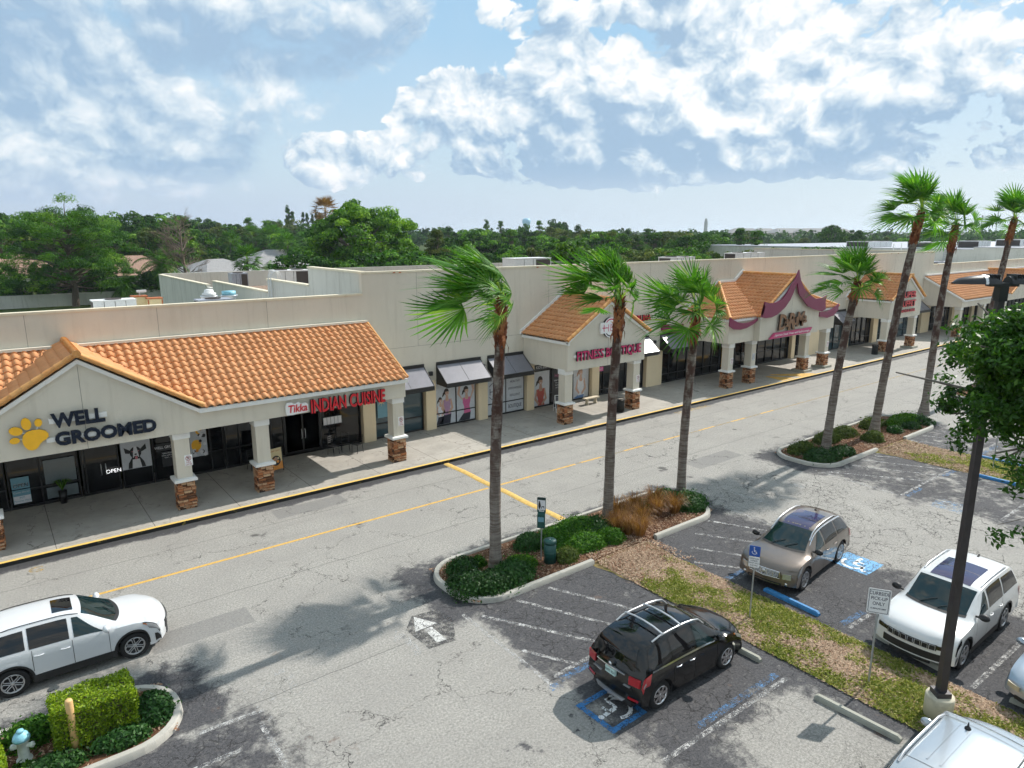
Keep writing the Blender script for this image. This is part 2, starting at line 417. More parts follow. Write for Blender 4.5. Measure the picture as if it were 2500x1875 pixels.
def worn_paint(name, col, wear=.5, crack=True):
    """road paint with holes worn through it: the asphalt's grey shows in the gaps"""
    m, g, b, out = newmat(name)
    p = wpos(g)
    n = g.noise(p, 5.0, 6.0, .72)
    n2 = g.noise(p, 30.0, 4.0, .7)
    q = g.vm('ADD', p, g.vm('SCALE', g.vm('SUBTRACT', g.noise(g.vm('ADD', p, (7, 7, 0)), 1.6, 5.0, .65, 0, 1), (.5, .5, .5)), sc=.55))
    v = g.n('ShaderNodeTexVoronoi', feature='DISTANCE_TO_EDGE')
    g.put(v.inputs['Vector'], g.vm('MULTIPLY', q, (1, 1, 0))); v.inputs['Scale'].default_value = 3.4
    k = g.m('ADD', g.m('MULTIPLY', n, .6), g.m('MULTIPLY', n2, .4))
    k = g.mr(k, wear - .07, wear + .08)
    if crack: k = g.m('MULTIPLY', k, g.mr(v.outputs['Distance'], .012, .03))
    tr = g.n('ShaderNodeBsdfTransparent')
    mx = g.n('ShaderNodeMixShader')
    g.put(mx.inputs[0], k)
    m.node_tree.links.new(tr.outputs[0], mx.inputs[1]); m.node_tree.links.new(b.outputs[0], mx.inputs[2])
    m.node_tree.links.new(mx.outputs[0], out.inputs[0])
    g.put(b.inputs['Base Color'], g.vm('SCALE', tuple(col), sc=g.mr(n2, .3, .7, .86, 1.08)))
    b.inputs['Roughness'].default_value = .75
    return m
worn_paint('paint_white', (.50, .50, .49), .525)
worn_paint('paint_white_fresh', (.74, .75, .75), .36)
worn_paint('paint_blue', (.10, .26, .50), .545)
worn_paint('paint_blue_fresh', (.04, .18, .42), .42)
worn_paint('paint_yellow', (.66, .40, .09), .40, False)
worn_paint('paint_yellow_old', (.50, .36, .15), .50, False)

# concrete pavement with joints, stains and hairline cracks
def concrete(name, c1, c2, joints=True, dirt=.5):
    m, g, b, out = newmat(name)
    p = wpos(g)
    px_, py_, pz_ = g.sep(p)
    n = g.noise(p, .8, 6.0, .65); n2 = g.noise(p, 28.0, 4.0, .7); n3 = g.noise(p, 3.0, 5.0, .65)
    c = g.mix(g.mr(n, .3, .7), c1, c2)
    c = g.mix(g.m('MULTIPLY', g.mr(n3, .55, .78), dirt), c, tuple(x * .55 for x in c1))
    c = g.mix(g.m('MULTIPLY', g.mr(n2, .3, .7), .18), c, tuple(x * .6 for x in c1))
    if joints:
        ph = g.m('FRACT', g.m('DIVIDE', g.m('ADD', px_, 0.55), 3.18))
        ln = g.m('LESS_THAN', g.m('ABSOLUTE', g.m('SUBTRACT', ph, .5)), .004)
        l2_ = g.m('LESS_THAN', g.m('ABSOLUTE', g.m('SUBTRACT', py_, 27.98)), .008)
        c = g.mix(g.m('MULTIPLY', g.m('MAXIMUM', ln, l2_), .75), c, (.06, .055, .05))
        q = g.vm('ADD', p, g.vm('SCALE', g.vm('SUBTRACT', g.noise(p, 1.4, 5.0, .7, 0, 1), (.5, .5, .5)), sc=1.3))
        v = g.n('ShaderNodeTexVoronoi', feature='DISTANCE_TO_EDGE'); g.put(v.inputs['Vector'], g.vm('MULTIPLY', q, (1, 1, 0))); v.inputs['Scale'].default_value = .42
        c = g.mix(g.m('MULTIPLY', g.m('MULTIPLY', g.mr(v.outputs['Distance'], .007, .002), g.mr(n, .47, .52)), .8), c, (.07, .065, .06))
    g.put(b.inputs['Base Color'], c); b.inputs['Roughness'].default_value = .85; b.inputs['Specular IOR Level'].default_value = .3
    bp = g.n('ShaderNodeBump'); bp.inputs['Strength'].default_value = .3; bp.inputs['Distance'].default_value = .01
    g.put(bp.inputs['Height'], g.m('ADD', n2, n3)); g.put(b.inputs['Normal'], bp.outputs[0])
    return m
concrete('pavement', (.34, .32, .285), (.46, .43, .385))
concrete('kerb_concrete', (.40, .385, .34), (.52, .50, .45), False, .6)
concrete('post_concrete', (.58, .53, .40), (.68, .63, .50), False, .7)
concrete('stop_concrete', (.33, .33, .28), (.44, .44, .38), False, .5)
worn_paint('kerb_yellow', (.78, .52, .13), .33, False)
m, g, b, out = newmat('kerb_black')
p = wpos(g)
nz = g.noise(p, 3.0, 6.0, .7)
g.put(b.inputs['Base Color'], g.mix(g.mr(nz, .60, .66), (.018, .017, .016), (.20, .15, .035)))
b.inputs['Roughness'].default_value = .8

def ground_mat(name, stops, sc=1.2):
    m, g, b, out = newmat(name)
    p = wpos(g)
    n = g.m('ADD', g.m('MULTIPLY', g.noise(p, sc, 6.0, .7), .7), g.m('MULTIPLY', g.noise(p, sc * 14, 4.0, .7), .3))
    g.put(b.inputs['Base Color'], g.ramp(n, stops)); b.inputs['Roughness'].default_value = .95; b.inputs['Specular IOR Level'].default_value = .1
    return m
ground_mat('earth_green', [(.3, (.030, .050, .014)), (.5, (.055, .085, .022)), (.7, (.11, .12, .045))], .12)
ground_mat('mulch_ground', [(.3, (.06, .028, .016)), (.5, (.12, .06, .035)), (.7, (.24, .14, .08))], 3.0)
ground_mat('lawn_ground', [(.32, (.17, .11, .06)), (.48, (.25, .19, .09)), (.60, (.15, .16, .04)), (.72, (.09, .13, .025))], 1.3)
ground_mat('gravel_roof', [(.3, (.27, .19, .13)), (.7, (.42, .31, .22))], 6.0)
ground_mat('roof_membrane', [(.3, (.50, .49, .46)), (.7, (.62, .61, .58))], 1.0)
ground_mat('roof_brown', [(.3, (.25, .16, .12)), (.7, (.38, .26, .20))], 2.0)
ground_mat('roof_grey', [(.3, (.22, .22, .225)), (.7, (.34, .34, .34))], 2.0)
ground_mat('roof_red', [(.3, (.36, .17, .11)), (.7, (.52, .28, .19))], 2.0)

def glass(name, col, rough=.03, spec=.5, metal=0.0):
    m, g, b, out = newmat(name)
    g.put(b.inputs['Base Color'], col); b.inputs['Roughness'].default_value = rough
    b.inputs['Specular IOR Level'].default_value = spec; b.inputs['Metallic'].default_value = metal
    b.inputs['Coat Weight'].default_value = .25; b.inputs['Coat Roughness'].default_value = .02
    return m
glass('shop_glass', (.006, .007, .009), .04, .35)
glass('shop_glass_tint', (.035, .07, .085), .06, .6)
glass('car_glass', (.008, .022, .024), .03, .5)
glass('car_glass_black', (.006, .006, .007), .03, .5)
glass('sunroof_glass', (.045, .042, .10), .05, .7)
plain('frame_black', (.012, .012, .013), .4, var=.1)
plain('awning_black', (.012, .014, .022), .42, var=.15, scale=3)
plain('awning_sheen', (.20, .20, .23), .30, var=.08, scale=2)  # tops of the black awnings: sky sheen put into the colour as grey
plain('sign_navy', (.016, .022, .038), .75, spec=.15); plain('sign_gold', (.95, .50, .02), .4)
plain('sign_red', (.62, .018, .03), .35); plain('sign_magenta', (.58, .02, .13), .35); plain('sign_black', (.015, .014, .016), .5)
plain('sign_white', (.82, .82, .82), .4); plain('fin_maroon', (.20, .010, .065), .35, var=.05); plain('sign_bronze', (.22, .10, .04), .4, var=.25); plain('sign_bronze_dark', (.045, .03, .02), .5)
plain('banner_pink', (.48, .035, .15), .4)
plain('sign_blue', (.025, .10, .42), .4); plain('sign_dark_text', (.03, .03, .06), .5); plain('sign_dark_red', (.35, .03, .05), .5)
plain('galvanised', (.42, .44, .45), .45, .6, var=.15, scale=12)
plain('hvac_white', (.72, .73, .72), .5, var=.08); plain('hvac_grey', (.33, .35, .40), .5, var=.1); plain('hvac_dark', (.06, .05, .045), .6); plain('rust', (.42, .13, .045), .85, var=.35, scale=8)
plain('aluminium', (.62, .63, .64), .35, .7, var=.08); plain('lamp_bronze', (.050, .045, .050), .42, .2, var=.15); plain('lamp_black', (.016, .017, .020), .35)
plain('bin_green', (.012, .075, .065), .4); plain('bin_black', (.014, .015, .015), .45)
plain('bollard_yellow', (.72, .46, .20), .6, var=.1); plain('hydrant_blue', (.25, .55, .66), .5, var=.25, scale=9); plain('hydrant_white', (.70, .74, .68), .5, var=.15)
plain('stop_blue', (.035, .20, .45), .6, var=.3, scale=7); plain('stone_bench', (.60, .53, .40), .8, var=.15)
plain('poster_grey', (.55, .57, .60), .4); plain('poster_dark', (.03, .032, .036), .4); plain('skin', (.60, .38, .28), .5); plain('skin2', (.45, .27, .19), .5); plain('hair', (.035, .022, .018), .5)
plain('cloth_pink', (.62, .13, .30), .5); plain('cloth_mauve', (.42, .25, .38), .5); plain('cloth_red', (.42, .07, .05), .5); plain('cloth_dark', (.03, .03, .045), .5); plain('cloth_blue', (.12, .22, .42), .5); plain('cloth_white', (.72, .72, .74), .5)
plain('food_orange', (.72, .28, .05), .5); plain('food_cream', (.70, .58, .33), .5); plain('tongue', (.62, .20, .22), .5); plain('cyan_sign', (.16, .34, .42), .4); plain('panel_pale', (.45, .50, .50), .35)
plain('neon_white', (.8, .8, .9), .4, emit=(1, 1, 1), estr=2.0)
plain('house_wall', (.55, .50, .44), .8); plain('far_wall', (.42, .42, .42), .8); plain('tower_blue', (.28, .55, .75), .5); plain('screen_white', (.6, .62, .6), .5)
plain('plastic_black', (.016, .016, .017), .55); plain('tyre', (.014, .014, .015), .85); plain('rim_alloy', (.52, .53, .55), .28, .85); plain('roof_gravel', (.24, .165, .115), .9, var=.3, scale=5); plain('rim_dark', (.018, .018, .02), .5)
plain('chrome', (.78, .78, .80), .12, 1.0, var=.02); plain('silver_trim', (.60, .61, .63), .28, .8, var=.03)
plain('tail_red', (.38, .012, .02), .12, coat=1); plain('amber', (.75, .22, .03), .2, coat=1); plain('lamp_clear', (.42, .44, .46), .08, .5, coat=1); plain('lamp_cloudy', (.50, .44, .30), .3, coat=.6); plain('plate', (.50, .68, .66), .4)
def paint(name, col, metal=0.0, rough=.28):
    m, g, b, out = newmat(name)
    g.put(b.inputs['Base Color'], col); b.inputs['Metallic'].default_value = metal; b.inputs['Roughness'].default_value = rough
    b.inputs['Coat Weight'].default_value = 1.0; b.inputs['Coat Roughness'].default_value = .03
    return m
paint('paint_pearl', (.66, .68, .70)); paint('paint_jet', (.002, .002, .0025), 0, .12); M['paint_jet'].node_tree.nodes['Principled BSDF'].inputs['Coat Weight'].default_value = .25; paint('paint_mocha', (.145, .118, .097), .45, .32); paint('paint_snow', (.68, .69, .69)); paint('paint_silver', (.40, .46, .52), .7, .3); paint('paint_icy', (.44, .49, .53), .55, .22)

# ------------------------------------------------------------------ mesh helpers
class MB:
    """collects faces, builds ONE mesh object"""
    def __init__(s): s.v = []; s.f = []; s.mi = []; s.t = []; s.sm = []; s.marks = []
    def add(s, vs, fs, mi=0, tint=.5, smooth=False):
        o = len(s.v)
        s.v.extend([tuple(v) for v in vs])
        for f in fs:
            s.f.append([i + o for i in f]); s.mi.append(mi); s.t.append(tint); s.sm.append(smooth)
    def box(s, x0, x1, y0, y1, z0, z1, mi=0, tint=.5):
        if x0 > x1: x0, x1 = x1, x0
        if y0 > y1: y0, y1 = y1, y0
        if z0 > z1: z0, z1 = z1, z0
        s.add([(x0, y0, z0), (x1, y0, z0), (x1, y1, z0), (x0, y1, z0), (x0, y0, z1), (x1, y0, z1), (x1, y1, z1), (x0, y1, z1)],
              [(3, 2, 1, 0), (4, 5, 6, 7), (0, 1, 5, 4), (1, 2, 6, 5), (2, 3, 7, 6), (3, 0, 4, 7)], mi, tint)
    def prism(s, pts, a0, a1, axis='y', mi=0, tint=.5):
        """polygon pts in the plane across axis, extruded from a0 to a1"""
        n = len(pts)
        def P(p, a):
            return (p[0], a, p[1]) if axis == 'y' else ((a, p[0], p[1]) if axis == 'x' else (p[0], p[1], a))
        vs = [P(p, a0) for p in pts] + [P(p, a1) for p in pts]
        fs = [tuple(range(n)), tuple(range(2 * n - 1, n - 1, -1))] + [(i, i + n, (i + 1) % n + n, (i + 1) % n) for i in range(n)]
        s.add(vs, fs, mi, tint)
    def path(s, pts, rad, n=10, mi=0, tint=.5, cap=True, smooth=True, flat=1.0):
        """tube through pts with per-point radius"""
        pts = [Vector(p) for p in pts]
        if not hasattr(rad, '__len__'): rad = [rad] * len(pts)
        rings = []
        prev = None
        for i, p in enumerate(pts):
            t = (pts[min(i + 1, len(pts) - 1)] - pts[max(i - 1, 0)]).normalized()
            ref = Vector((0, 0, 1)) if abs(t.z) < .95 else Vector((1, 0, 0))
            if prev is None: a = t.cross(ref).normalized()
            else: a = (prev - t * prev.dot(t)).normalized()
            prev = a; b = t.cross(a)
            rings.append([p + a * (rad[i] * math.cos(2 * PI * k / n)) + b * (rad[i] * flat * math.sin(2 * PI * k / n)) for k in range(n)])
        vs = [v for r in rings for v in r]
        fs = []
        for i in range(len(rings) - 1):
            for k in range(n):
                fs.append((i * n + k, i * n + (k + 1) % n, (i + 1) * n + (k + 1) % n, (i + 1) * n + k))
        s.add(vs, fs, mi, tint, smooth)
        if cap:
            s.add(rings[0], [tuple(range(n - 1, -1, -1))], mi, tint); s.add(rings[-1], [tuple(range(n))], mi, tint)
    def mark(s): s.marks.append((len(s.v), len(s.f)))
    def lathe(s, prof, c=(0, 0, 0), n=20, mi=0, axis='z', tint=.5, smooth=True, cap=True):
        """profile of (radius, height) around an axis through c"""
        vs = []
        for r, h in prof:
            for k in range(n):
                a = 2 * PI * k / n; u, v = r * math.cos(a), r * math.sin(a)
                if axis == 'z': vs.append((c[0] + u, c[1] + v, c[2] + h))
                elif axis == 'y': vs.append((c[0] + u, c[1] + h, c[2] - v))
                else: vs.append((c[0] + h, c[1] + u, c[2] + v))
        fs = []
        for i in range(len(prof) - 1):
            for k in range(n):
                fs.append((i * n + k, i * n + (k + 1) % n, (i + 1) * n + (k + 1) % n, (i + 1) * n + k))
        if cap and prof[0][0] > 1e-4: fs.append(tuple(range(n - 1, -1, -1)))
        if cap and prof[-1][0] > 1e-4: fs.append(tuple((len(prof) - 1) * n + k for k in range(n)))
        s.add(vs, fs, mi, tint, smooth)
    def build(s, name, mats, parent=None, loc=None, rotz=0.0, sharp=None):
        me = bpy.data.meshes.new(name)
        me.from_pydata(s.v, [], s.f)
        if not isinstance(mats, (list, tuple)): mats = [mats]
        for m_ in mats: me.materials.append(M[m_] if isinstance(m_, str) else m_)
        if s.f:
            me.polygons.foreach_set('material_index', s.mi)
            me.polygons.foreach_set('use_smooth', s.sm)
            at = me.attributes.new('tint', 'FLOAT', 'FACE'); at.data.foreach_set('value', s.t)
        me.update()
        if sharp is not None: me.set_sharp_from_angle(angle=R(sharp))
        o = bpy.data.objects.new(name, me); COL.objects.link(o)
        if parent is not None: o.parent = parent
        if loc is not None: o.location = loc
        o.rotation_euler.z = rotz
        return o

def tag(o, label=None, cat=None, group=None, kind=None):
    if label: o['label'] = label
    if cat: o['category'] = cat
    if group: o['group'] = group
    if kind: o['kind'] = kind
    return o
def thing(name, label, cat, loc=(0, 0, 0), rotz=0.0, group=None):
    o = bpy.data.objects.new(name, None); COL.objects.link(o)
    o.empty_display_size = .2
    o.location = loc; o.rotation_euler.z = rotz
    return tag(o, label, cat, group)
def copy_tree(o, parent=None):
    c = o.copy(); COL.objects.link(c)
    if parent is not None: c.parent = parent
    for ch in list(o.children): copy_tree(ch, c)
    return c
def place_copy(root, loc, rotz, label, group=None, scale=None):
    c = copy_tree(root); c.location = loc; c.rotation_euler.z = rotz
    c['label'] = label
    if group: c['group'] = group
    if scale: c.scale = (scale,) * 3
    return c
def text_mesh(name, body, size, mat_, parent, loc, rot=(PI / 2, 0, 0), ext=.02, off=0.0, align='CENTER', sx=1.0, shear=0.0, sp=1.0, mat_side=None):
    cu = bpy.data.curves.new(name + '_c', 'FONT')
    cu.body = body; cu.size = size; cu.extrude = ext; cu.offset = off; cu.align_x = align; cu.shear = shear; cu.space_character = sp
    cu.resolution_u = 3
    tmp = bpy.data.objects.new(name + '_t', cu); COL.objects.link(tmp)
    dg = bpy.context.evaluated_depsgraph_get()
    me = bpy.data.meshes.new_from_object(tmp.evaluated_get(dg), depsgraph=dg)
    bpy.data.objects.remove(tmp); bpy.data.curves.remove(cu)
    me.name = name
    me.materials.clear(); me.materials.append(M[mat_])
    if mat_side:
        me.materials.append(M[mat_side])
        for pl in me.polygons: pl.material_index = 0 if pl.normal.z > .5 else 1
    o = bpy.data.objects.new(name, me); COL.objects.link(o)
    o.parent = parent; o.location = loc; o.rotation_euler = rot; o.scale = (sx, 1, 1)
    return o
def quad_mesh(name, V4, tint, mats, parent=None, mi=None):
    """fast mesh of separate quads: V4 is (n,4,3)"""
    n = len(V4)
    me = bpy.data.meshes.new(name)
    me.vertices.add(n * 4); me.vertices.foreach_set('co', np.asarray(V4, dtype=np.float32).reshape(-1))
    me.loops.add(n * 4); me.loops.foreach_set('vertex_index', np.arange(n * 4, dtype=np.int32))
    me.polygons.add(n); me.polygons.foreach_set('loop_start', np.arange(0, n * 4, 4, dtype=np.int32))
    try: me.polygons.foreach_set('loop_total', np.full(n, 4, dtype=np.int32))
    except Exception: pass
    if not isinstance(mats, (list, tuple)): mats = [mats]
    for m_ in mats: me.materials.append(M[m_])
    if mi is not None: me.polygons.foreach_set('material_index', np.asarray(mi, dtype=np.int32))
    at = me.attributes.new('tint', 'FLOAT', 'FACE'); at.data.foreach_set('value', np.asarray(tint, dtype=np.float32))
    me.update(calc_edges=True); me.validate()
    if name is None: return me
    o = bpy.data.objects.new(name, me); COL.objects.link(o)
    if parent is not None: o.parent = parent
    return o
def leaves(rng, P, N, size, aspect=.5, jit=.7):
    """rhombic leaves at points P facing roughly N"""
    n = len(P)
    Nn = N + rng.normal(0, jit, (n, 3)); Nn /= np.linalg.norm(Nn, axis=1)[:, None] + 1e-9
    A = np.cross(Nn, rng.normal(0, 1, (n, 3))); A /= np.linalg.norm(A, axis=1)[:, None] + 1e-9
    B = np.cross(Nn, A)
    sz = size * rng.uniform(.6, 1.3, (n, 1))
    return np.stack([P - A * sz, P + B * sz * aspect, P + A * sz, P - B * sz * aspect], 1)
# ================================================================== the setting
def sheet(name, x0, x1, y0, y1, z, mat_, nx=1, ny=1):
    mb = MB()
    for i in range(nx):
        for j in range(ny):
            a, b_ = x0 + (x1 - x0) * i / nx, x0 + (x1 - x0) * (i + 1) / nx
            c, d = y0 + (y1 - y0) * j / ny, y0 + (y1 - y0) * (j + 1) / ny
            mb.add([(a, c, z), (b_, c, z), (b_, d, z), (a, d, z)], [(0, 1, 2, 3)])
    return tag(mb.build(name, mat_), kind='structure')
sheet('ground', -3000, 9000, -3000, 9000, -0.02, 'earth_green')
sheet('asphalt', -60, 260, -60, 27.62, 0.0, 'asphalt')
KY = 27.62
# raised pavement in front of the shops
mb = MB(); mb.box(-60, 260, KY + .16, 34.5, -.01, .15)
tag(mb.build('pavement', 'pavement'), kind='structure')
mb = MB()
mb.box(-60, 260, KY, KY + .156, -.015, .146, 0)
tag(mb.build('kerb_edge', 'kerb_concrete'), kind='structure')
mb = MB(); mb.box(-60, 260, KY - .006, KY - .001, 0, .150)
tag(mb.build('kerb_face', 'kerb_black'), kind='structure')
mb = MB(); mb.add([(-60, KY - .005, .152), (260, KY - .005, .152), (260, KY + .15, .152), (-60, KY + .15, .152)], [(0, 1, 2, 3)])
tag(mb.build('kerb_paint', 'kerb_yellow'), kind='structure')

worn_paint('gutter_dark', (.05, .05, .052), .36, False)
mb = MB(); mb.add([(-60, KY - .30, .0035), (260, KY - .30, .0035), (260, KY - .007, .0035), (-60, KY - .007, .0035)], [(0, 1, 2, 3)])
tag(mb.build('gutter_strip', 'gutter_dark'), kind='structure')
# painted markings: thin worn sheets 4 mm above the asphalt
def stripe(mb, p, q, w, z=.004, mi=0, side=0.0):
    p, q = Vector((p[0], p[1], 0)), Vector((q[0], q[1], 0))
    d = (q - p).normalized(); n = Vector((-d.y, d.x, 0))
    a = n * (w * (.5 + side)); b_ = n * (w * (-.5 + side))
    mb.add([(*(p + b_).xy, z), (*(q + b_).xy, z), (*(q + a).xy, z), (*(p + a).xy, z)], [(0, 1, 2, 3)], mi)
mb = MB(); stripe(mb, (-40, 23.57), (16.9, 23.6), .13); 
for i in range(6): stripe(mb, (22.6 + i * 3.1, 23.63), (24.0 + i * 3.1, 23.63), .12)
stripe(mb, (17.5, 23.6), (22.2, 23.62), .13)
tag(mb.build('yellow_lane_line', 'paint_yellow'), kind='structure')
mb = MB(); stripe(mb, (22.3, 23.63), (200, 23.5), .11, .0035)
tag(mb.build('faded_lane_line', 'paint_yellow_old'), kind='structure')
# low asphalt ridge painted yellow across the lane
mb = MB()
prof = [(-.17, .0), (-.12, .025), (0, .035), (.12, .025), (.17, .0)]
ys = [18.85 + i * (27.55 - 18.85) / 24 for i in range(25)]
vs = []
for y_ in ys:
    xc = 17.22 + .03 * math.sin(y_ * 2)
    for u, h in prof: vs.append((xc + u, y_, h + .002))
fs = [(i * 5 + k, i * 5 + k + 1, (i + 1) * 5 + k + 1, (i + 1) * 5 + k) for i in range(24) for k in range(4)]
mb.add(vs, fs, 0, .5, True)
plain('ridge_yellow', (.62, .40, .11), .75, var=.22, scale=6, bump=.5)
tag(mb.build('painted_cable_ridge_marking', 'ridge_yellow'), kind='structure')
# white bay lines
mb = MB()
for p_, q_ in (((13.27, 15.24), (14.45, 12.7)), ((11.98, 15.25), (13.55, 12.0)), ((10.6, 15.2), (12.6, 11.75)), ((10.47, 13.09), (11.2, 11.8)),
               ((10.2, 15.6), (10.16, 11.5)), ((10.4, 11.72), (15.3, 11.85)), ((15.1, 8.03), (10.4, 8.08)), ((15.1, 5.0), (10.6, 5.0)),
               ((23.43, 15.86), (23.3, 13.5)), ((21.69, 15.4), (22.7, 13.4)), ((20.32, 14.95), (21.5, 13.0)), ((19.24, 14.3), (20.3, 12.5)), ((18.4, 13.5), (19.4, 12.1)),
               ((18.4, 11.9), (23.2, 11.9)), ((18.6, 8.2), (23.2, 8.1)), ((18.4, 4.98), (22.6, 4.9)),
               ((30.7, 15.9), (30.51, 11.93)), ((30.6, 11.95), (35.9, 12.0)), ((30.94, 15.48), (33.3, 12.1)), ((32.8, 15.23), (34.6, 12.0)), ((34.05, 15.27), (35.8, 12.1)), ((35.2, 15.2), (35.95, 14.2)),
               ((39.3, 12.2), (44.0, 12.2)), ((39.4, 15.3), (41.0, 12.3)), ((41.0, 15.3), (42.6, 12.3)), ((42.6, 15.3), (43.9, 12.6)), ((43.9, 15.6), (43.9, 12.2)), ((39.4, 8.6), (44, 8.6)), ((30.9, 8.3), (35.8, 8.3)), ((30.9, 5.2), (35.8, 5.2)), ((39.4, 5.4), (44, 5.4)),
               ((3.9, 14.6), (3.9, 9.0)), ((3.3, 14.0), (-2, 14.0)), ((4.1, 15.0), (2.6, 15.1)), ((52.4, 12.2), (57, 12.2)), ((2.9, 11.2), (-2, 11.2))):
    stripe(mb, p_, q_, .13)
tag(mb.build('white_bay_markings', 'paint_white'), kind='structure')
mb = MB()
for p_, q_ in (((15.0, 8.28), (11.8, 8.3)), ((10.45, 11.52), (11.9, 11.56)), ((18.64, 8.42), (19.8, 8.36)), ((18.3, 12.1), (19.3, 12.1)), ((30.7, 11.75), (32.2, 11.78)), ((39.4, 12.0), (42.0, 12.02)), ((35.9, 11.8), (34.7, 11.8))):
    stripe(mb, p_, q_, .20, .0045)
mb.add([(10.0, 11.3, .0045), (10.32, 11.25, .0045), (10.34, 11.5, .0045), (10.02, 11.52, .0045)], [(0, 1, 2, 3)])
tag(mb.build('blue_bay_markings', 'paint_blue'), kind='structure')
# stop/turn arrow by the island nose, in white on a black patch
mb = MB()
def poly(mb, pts, z, mi=0): mb.add([(x, y, z) for x, y in pts], [tuple(range(len(pts)))], mi)
poly(mb, [(8.95, 16.45), (9.75, 16.3), (9.85, 15.6), (9.3, 14.6), (8.5, 14.7), (8.45, 15.9)], .0042)
worn_paint('seal_black', (.06, .06, .063), .50, False)
o = mb.build('black_patch_marking', 'seal_black'); tag(o, kind='structure')
mb = MB()
poly(mb, [(8.97, 16.37), (8.62, 15.66), (9.36, 15.66)], .0056)
poly(mb, [(8.885, 15.60), (9.125, 15.60), (9.12, 14.80), (8.83, 14.83)], .0055)
worn_paint('paint_arrow', (.60, .60, .58), .44)
tag(mb.build('white_arrow_marking', 'paint_arrow'), kind='structure')
mb = MB()
poly(mb, [(8.22, 16.1), (7.9, 15.6), (8.35, 15.55)], .0055); poly(mb, [(8.2, 15.7), (8.35, 15.7), (8.3, 14.65), (8.05, 14.65)], .0055)
poly(mb, [(25.33, 14.9), (24.75, 15.3), (25.4, 15.5)], .005); poly(mb, [(25.0, 15.4), (25.2, 15.4), (25.2, 16.5), (25.0, 16.5)], .005)
poly(mb, [(28.2, 14.9), (27.7, 15.4), (28.4, 15.6)], .005)
for _ in range(26):
    a = random.uniform(0, PI); cx, cy = random.gauss(4.75, .38), random.gauss(15.35, .42)
    poly(mb, [(cx - .12 * math.cos(a), cy - .12 * math.sin(a)), (cx + .05, cy - .06), (cx + .16 * math.cos(a), cy + .16 * math.sin(a))], .005)
poly(mb, [(4.78, 16.3), (5.05, 16.32), (5.02, 16.12), (4.76, 16.1)], .005)
tag(mb.build('faded_arrow_markings', 'paint_white'), kind='structure')
# accessible-parking symbols
def wheelchair(cx, cy, ang, s_, full, nm, mw='paint_white_fresh', mbl='paint_blue_fresh'):
    ca, sa = math.cos(ang), math.sin(ang)
    T = lambda pts: [(cx + (x * ca - y * sa) * s_, cy + (x * sa + y * ca) * s_) for x, y in pts]
    mb = MB()
    if full: poly(mb, T([(-.62, -.55), (.62, -.55), (.62, .62), (-.62, .62)]), .0048)
    else:
        for a in ([(-.62, -.55), (.62, -.55), (.62, -.40), (-.62, -.40)], [(-.62, .47), (.62, .47), (.62, .62), (-.62, .62)], [(-.62, -.40), (-.47, -.40), (-.47, .47), (-.62, .47)], [(.47, -.40), (.62, -.40), (.62, .47), (.47, .47)]): poly(mb, T(a), .0048)
    tag(mb.build(nm + '_blue_marking', mbl), kind='structure')
    mb = MB()
    r0, r1 = .30, .40
    for i in range(12):
        a0, a1 = R(150 + i * 17.5), R(150 + (i + 1) * 17.5)
        poly(mb, T([(r0 * math.cos(a0) - .05, r0 * math.sin(a0) - .08), (r1 * math.cos(a0) - .05, r1 * math.sin(a0) - .08), (r1 * math.cos(a1) - .05, r1 * math.sin(a1) - .08), (r0 * math.cos(a1) - .05, r0 * math.sin(a1) - .08)]), .0062)
    for a in ([(-.12, .33), (.0, .33), (.02, -.05), (-.10, -.05)], [(-.08, .12), (.18, .12), (.18, .20), (-.08, .20)], [(-.06, -.05), (.26, -.05), (.26, -.14), (-.06, -.14)], [(.20, -.12), (.29, -.10), (.40, -.36), (.31, -.38)], [(.34, -.38), (.46, -.30), (.48, -.36), (.38, -.44)]): poly(mb, T(a), .0062)
    poly(mb, T([(-.06 + .075 * math.cos(k * PI / 5), .43 + .075 * math.sin(k * PI / 5)) for k in range(10)]), .0062)
    tag(mb.build(nm + '_white_marking', mw), kind='structure')
wheelchair(10.72, 9.95, PI / 2 + .02, 1.0, False, 'wheelchair_symbol')
worn_paint('paint_blue_old', (.16, .42, .72), .44)
wheelchair(22.72, 10.02, -PI / 2, 1.03, True, 'wheelchair_symbol', mbl='paint_blue_old')
worn_paint('paint_blue_faint', (.18, .36, .58), .56)
wheelchair(30.95, 10.15, PI / 2, 1.0, True, 'wheelchair_symbol', 'paint_white', 'paint_blue_faint')
wheelchair(44.6, 10.4, -PI / 2, 1.0, True, 'wheelchair_symbol', 'paint_white', 'paint_blue_faint')
# yellow ramp hatching and kerb lettering
mb = MB()
poly(mb, [(47.6, 27.9), (49.4, 27.9), (48.3, 29.6), (47.9, 29.6)], .156); poly(mb, [(50.2, 27.8), (52.2, 27.8), (52.0, 28.2), (49.0, 29.9), (48.8, 29.6)], .156)
tag(mb.build('ramp_hatch_marking', 'paint_yellow'), kind='structure')
def ground_text(body, x, y, size, ang, nm, mt, sx=1.0, z=.005):
    o = text_mesh(nm, body, size, mt, None, (x, y, z), (0, 0, ang), 0.0, .02, 'CENTER', sx)
    return tag(o, kind='structure')
ground_text('NO PARKING', 35.6, 26.75, .55, 0, 'road_lettering_marking', 'paint_yellow_old', 1.0)
ground_text('G', .35, 26.55, .6, 0, 'road_lettering_marking', 'paint_yellow_old')

